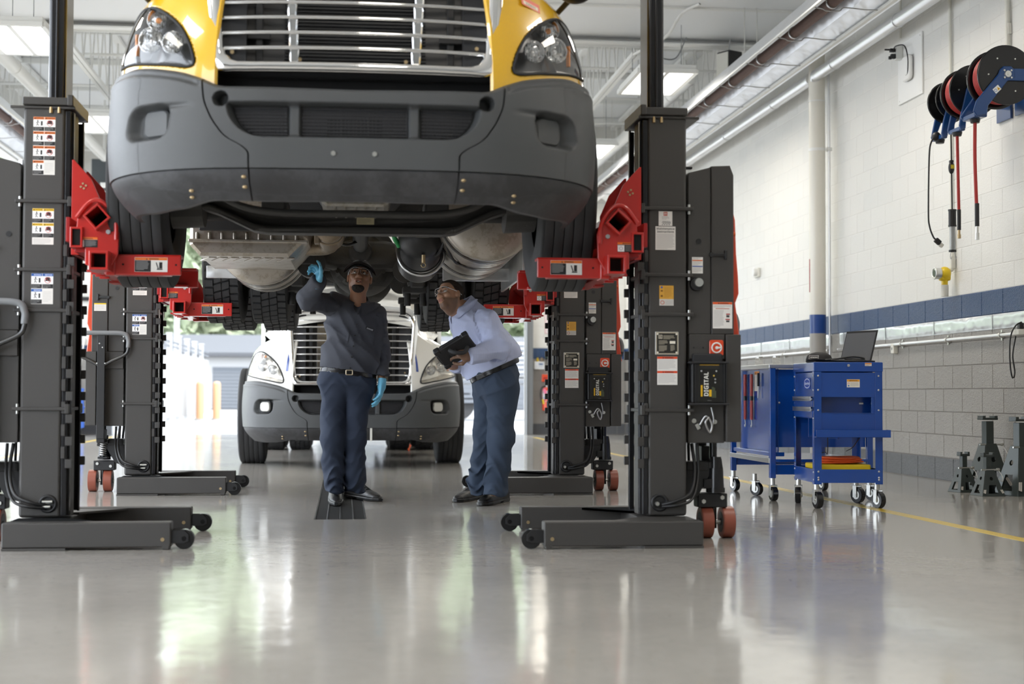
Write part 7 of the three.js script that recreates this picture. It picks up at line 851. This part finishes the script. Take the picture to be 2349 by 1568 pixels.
// ---------------------------------------------------------------- outside the back door
{
  struct('ground', [B(160, 0.2, 150, 0, -0.12, -103.1, 0), B(60, 0.2, 60, -35.8, -0.12, -3, 0), B(60, 0.2, 40, 20, -0.12, 30.3, 0)], M.ground);
  struct('trim_3', B(6, 0.012, 40, 3, -0.012, -55, 0), M.lot);
  const f = thing('panel_fence', 'white panelled fence with posts receding beside the yard', 'fence', -4.55, 0, 0);
  for (let k = 0; k < 9; k++) { const z = -31 - k * 2.2; mesh('panel', [B(0.05, 1.75, 2.06, 0, 0.98, z - 1.1, 0.004), ...[0, 1, 2, 3, 4, 5].map((j) => B(0.11, 1.75, 0.06, 0, 0.98, z - 0.2 - j * 0.36, 0.004))], M.outW, f); mesh('post', [B(0.13, 2.3, 0.13, 0, 1.15, z, 0.01), B(0.17, 0.04, 0.17, 0, 2.32, z, 0.01)], M.outW, f); }
  mesh('rail', [B(0.04, 0.05, 20, 0, 2.12, -41, 0), B(0.04, 0.04, 20, 0, 2.0, -41, 0)], M.outG, f);
  const b = thing('yard_building', 'long low white building with grey roof and roll-up doors', 'building', 0, 0, -72);
  mesh('wall', B(44, 2.5, 8, 6, 1.25, -4, 0.02), M.outW, b); mesh('roof', place(X([[-0.6, 0], [9, 0], [9, 0.4], [4, 1.2], [-0.6, 0.18]], 45, 0.02), 6, 2.5, 0.0, 0, PI / 2), M.roofG, b);
  for (const x of [-4.6, 0.4, 5.2, 8.6, 13]) { const d = mesh('roll_up_door', [B(3.2, 2.0, 0.06, x, 1.0, 0.03, 0.004)], M.outG, b); mesh('slats', Array.from({ length: 12 }, (_, k) => B(3.16, 0.05, 0.04, x, 0.1 + k * 0.165, 0.07, 0.006)), M.outG, d); }
  const bollard = (x, d, l) => { const t = thing('bollard', l, 'bollard', x, 0, -d); mesh('tube', Lt([[0.001, 0], [0.11, 0], [0.11, 1.02], [0.08, 1.08], [0.001, 1.10]], 20), mk([0.50, 0.29, 0.16], 0.6), t); mesh('base', C(0.16, 0.04, 0, 0.02, 0), M.ground, t); };
  bollard(-4.05, 43, 'orange bollard at the fence corner, the nearer of two'); bollard(-3.6, 43.2, 'orange bollard standing beside the one at fence corner'); bollard(-3.35, 52, 'orange bollard standing before the white yard building');
  const pole = thing('yard_pole', 'tall white pole standing behind the fence', 'pole', -5.7, 0, -52); mesh('shaft', C(0.09, 4.2, 0, 2.1, 0), M.outW, pole); mesh('cap', S(0.1, 0, 4.2, 0), M.outW, pole);
  const hill = struct('hillside', surf(40, 10, (u, v) => [lerp(-70, 70, u), -0.4 + 24 * v + 1.5 * vnoise(u * 8, v * 3, 1) * v, -100 - 45 * v]), mk([0.27, 0.32, 0.20], 0.9));
  const cone = thing('traffic_cone', 'orange traffic cone standing behind the white truck', 'cone', 1.02, 0, -23.5); mesh('cone', Lt([[0.14, 0.03], [0.13, 0.05], [0.035, 0.68], [0.025, 0.70], [0.001, 0.70]], 24), M.orangePl, cone); mesh('foot', B(0.36, 0.03, 0.36, 0, 0.015, 0, 0.01), M.orangePl, cone);
  const tree = (x, d, h, w, k) => {
    const t = thing('yard_tree', ['broad leafy green tree on the slope beyond the yard', 'pale green leafy tree on slope beyond the yard', 'dark green leafy tree on slope beyond the yard'][k], 'tree', x, 0, -d, 0, 'trees on the slope beyond the yard');
    mesh('trunk', [C(0.25, h * 0.5, 0, h * 0.25, 0, 'y', 0.15, 10)], M.bark, t);
    const pos = []; for (let i = 0; i < 2600; i++) { const a = rnd() * 2 * PI, q = Math.acos(2 * rnd() - 1), r = 0.55 + 0.45 * rnd() ** 0.5, lump = 1 + 0.25 * sin(a * 3 + k) * sin(q * 4), cx = w * r * lump * sin(q) * cos(a), cy = h * 0.58 + h * 0.42 * r * lump * cos(q), cz = w * r * lump * sin(q) * sin(a), s = rr(0.25, 0.6); const n = V(rr(-1, 1), rr(-1, 1), rr(-1, 1)).normalize(), e1 = V(n.y, -n.x, 0.2).normalize(), e2 = n.clone().cross(e1); const P = (u, v) => pos.push(cx + s * (e1.x * u + e2.x * v), cy + s * (e1.y * u + e2.y * v), cz + s * (e1.z * u + e2.z * v)); P(-1, 0); P(0, -0.6); P(1, 0); P(-1, 0); P(1, 0); P(0, 0.6); }
    const g = new THREE.BufferGeometry(); g.setAttribute('position', new THREE.Float32BufferAttribute(pos, 3)); g.computeVertexNormals(); mesh('foliage', g, leafM[k], t).userData.kind = 'stuff';
  };
  for (let i = 0; i < 13; i++) tree(-27 + i * 4.9 + rr(-0.2, 0.2), 88 + (i % 3) * 7, 13 + rr(0, 4), 3.4 + rr(0, 0.6), i % 3);
  const trailer = thing('parked_trailer', 'long pale trailer with horizontal siding parked outside the bay', 'trailer', 4.2, 0, -44); mesh('body', B(4.6, 1.0, 2.4, 0, 1.75, 0, 0.03), M.outW, trailer); mesh('siding', Array.from({ length: 7 }, (_, k) => B(4.6, 0.07, 0.02, 0, 1.34 + k * 0.135, 1.21, 0.006)), M.outG, trailer); mesh('skirt', Array.from({ length: 5 }, (_, k) => B(4.5, 0.1, 0.02, 0, 0.55 + k * 0.14, 1.19, 0.006)), M.outG, trailer); mesh('frame', B(4.4, 0.25, 2.2, 0, 1.1, 0, 0.02), M.outW, trailer); for (const x of [-1.6, -0.9]) mesh('wheel', C(0.45, 0.3, x, 0.45, 0.9, 'z'), M.tyre, trailer);
}
renderer.render(scene, camera);
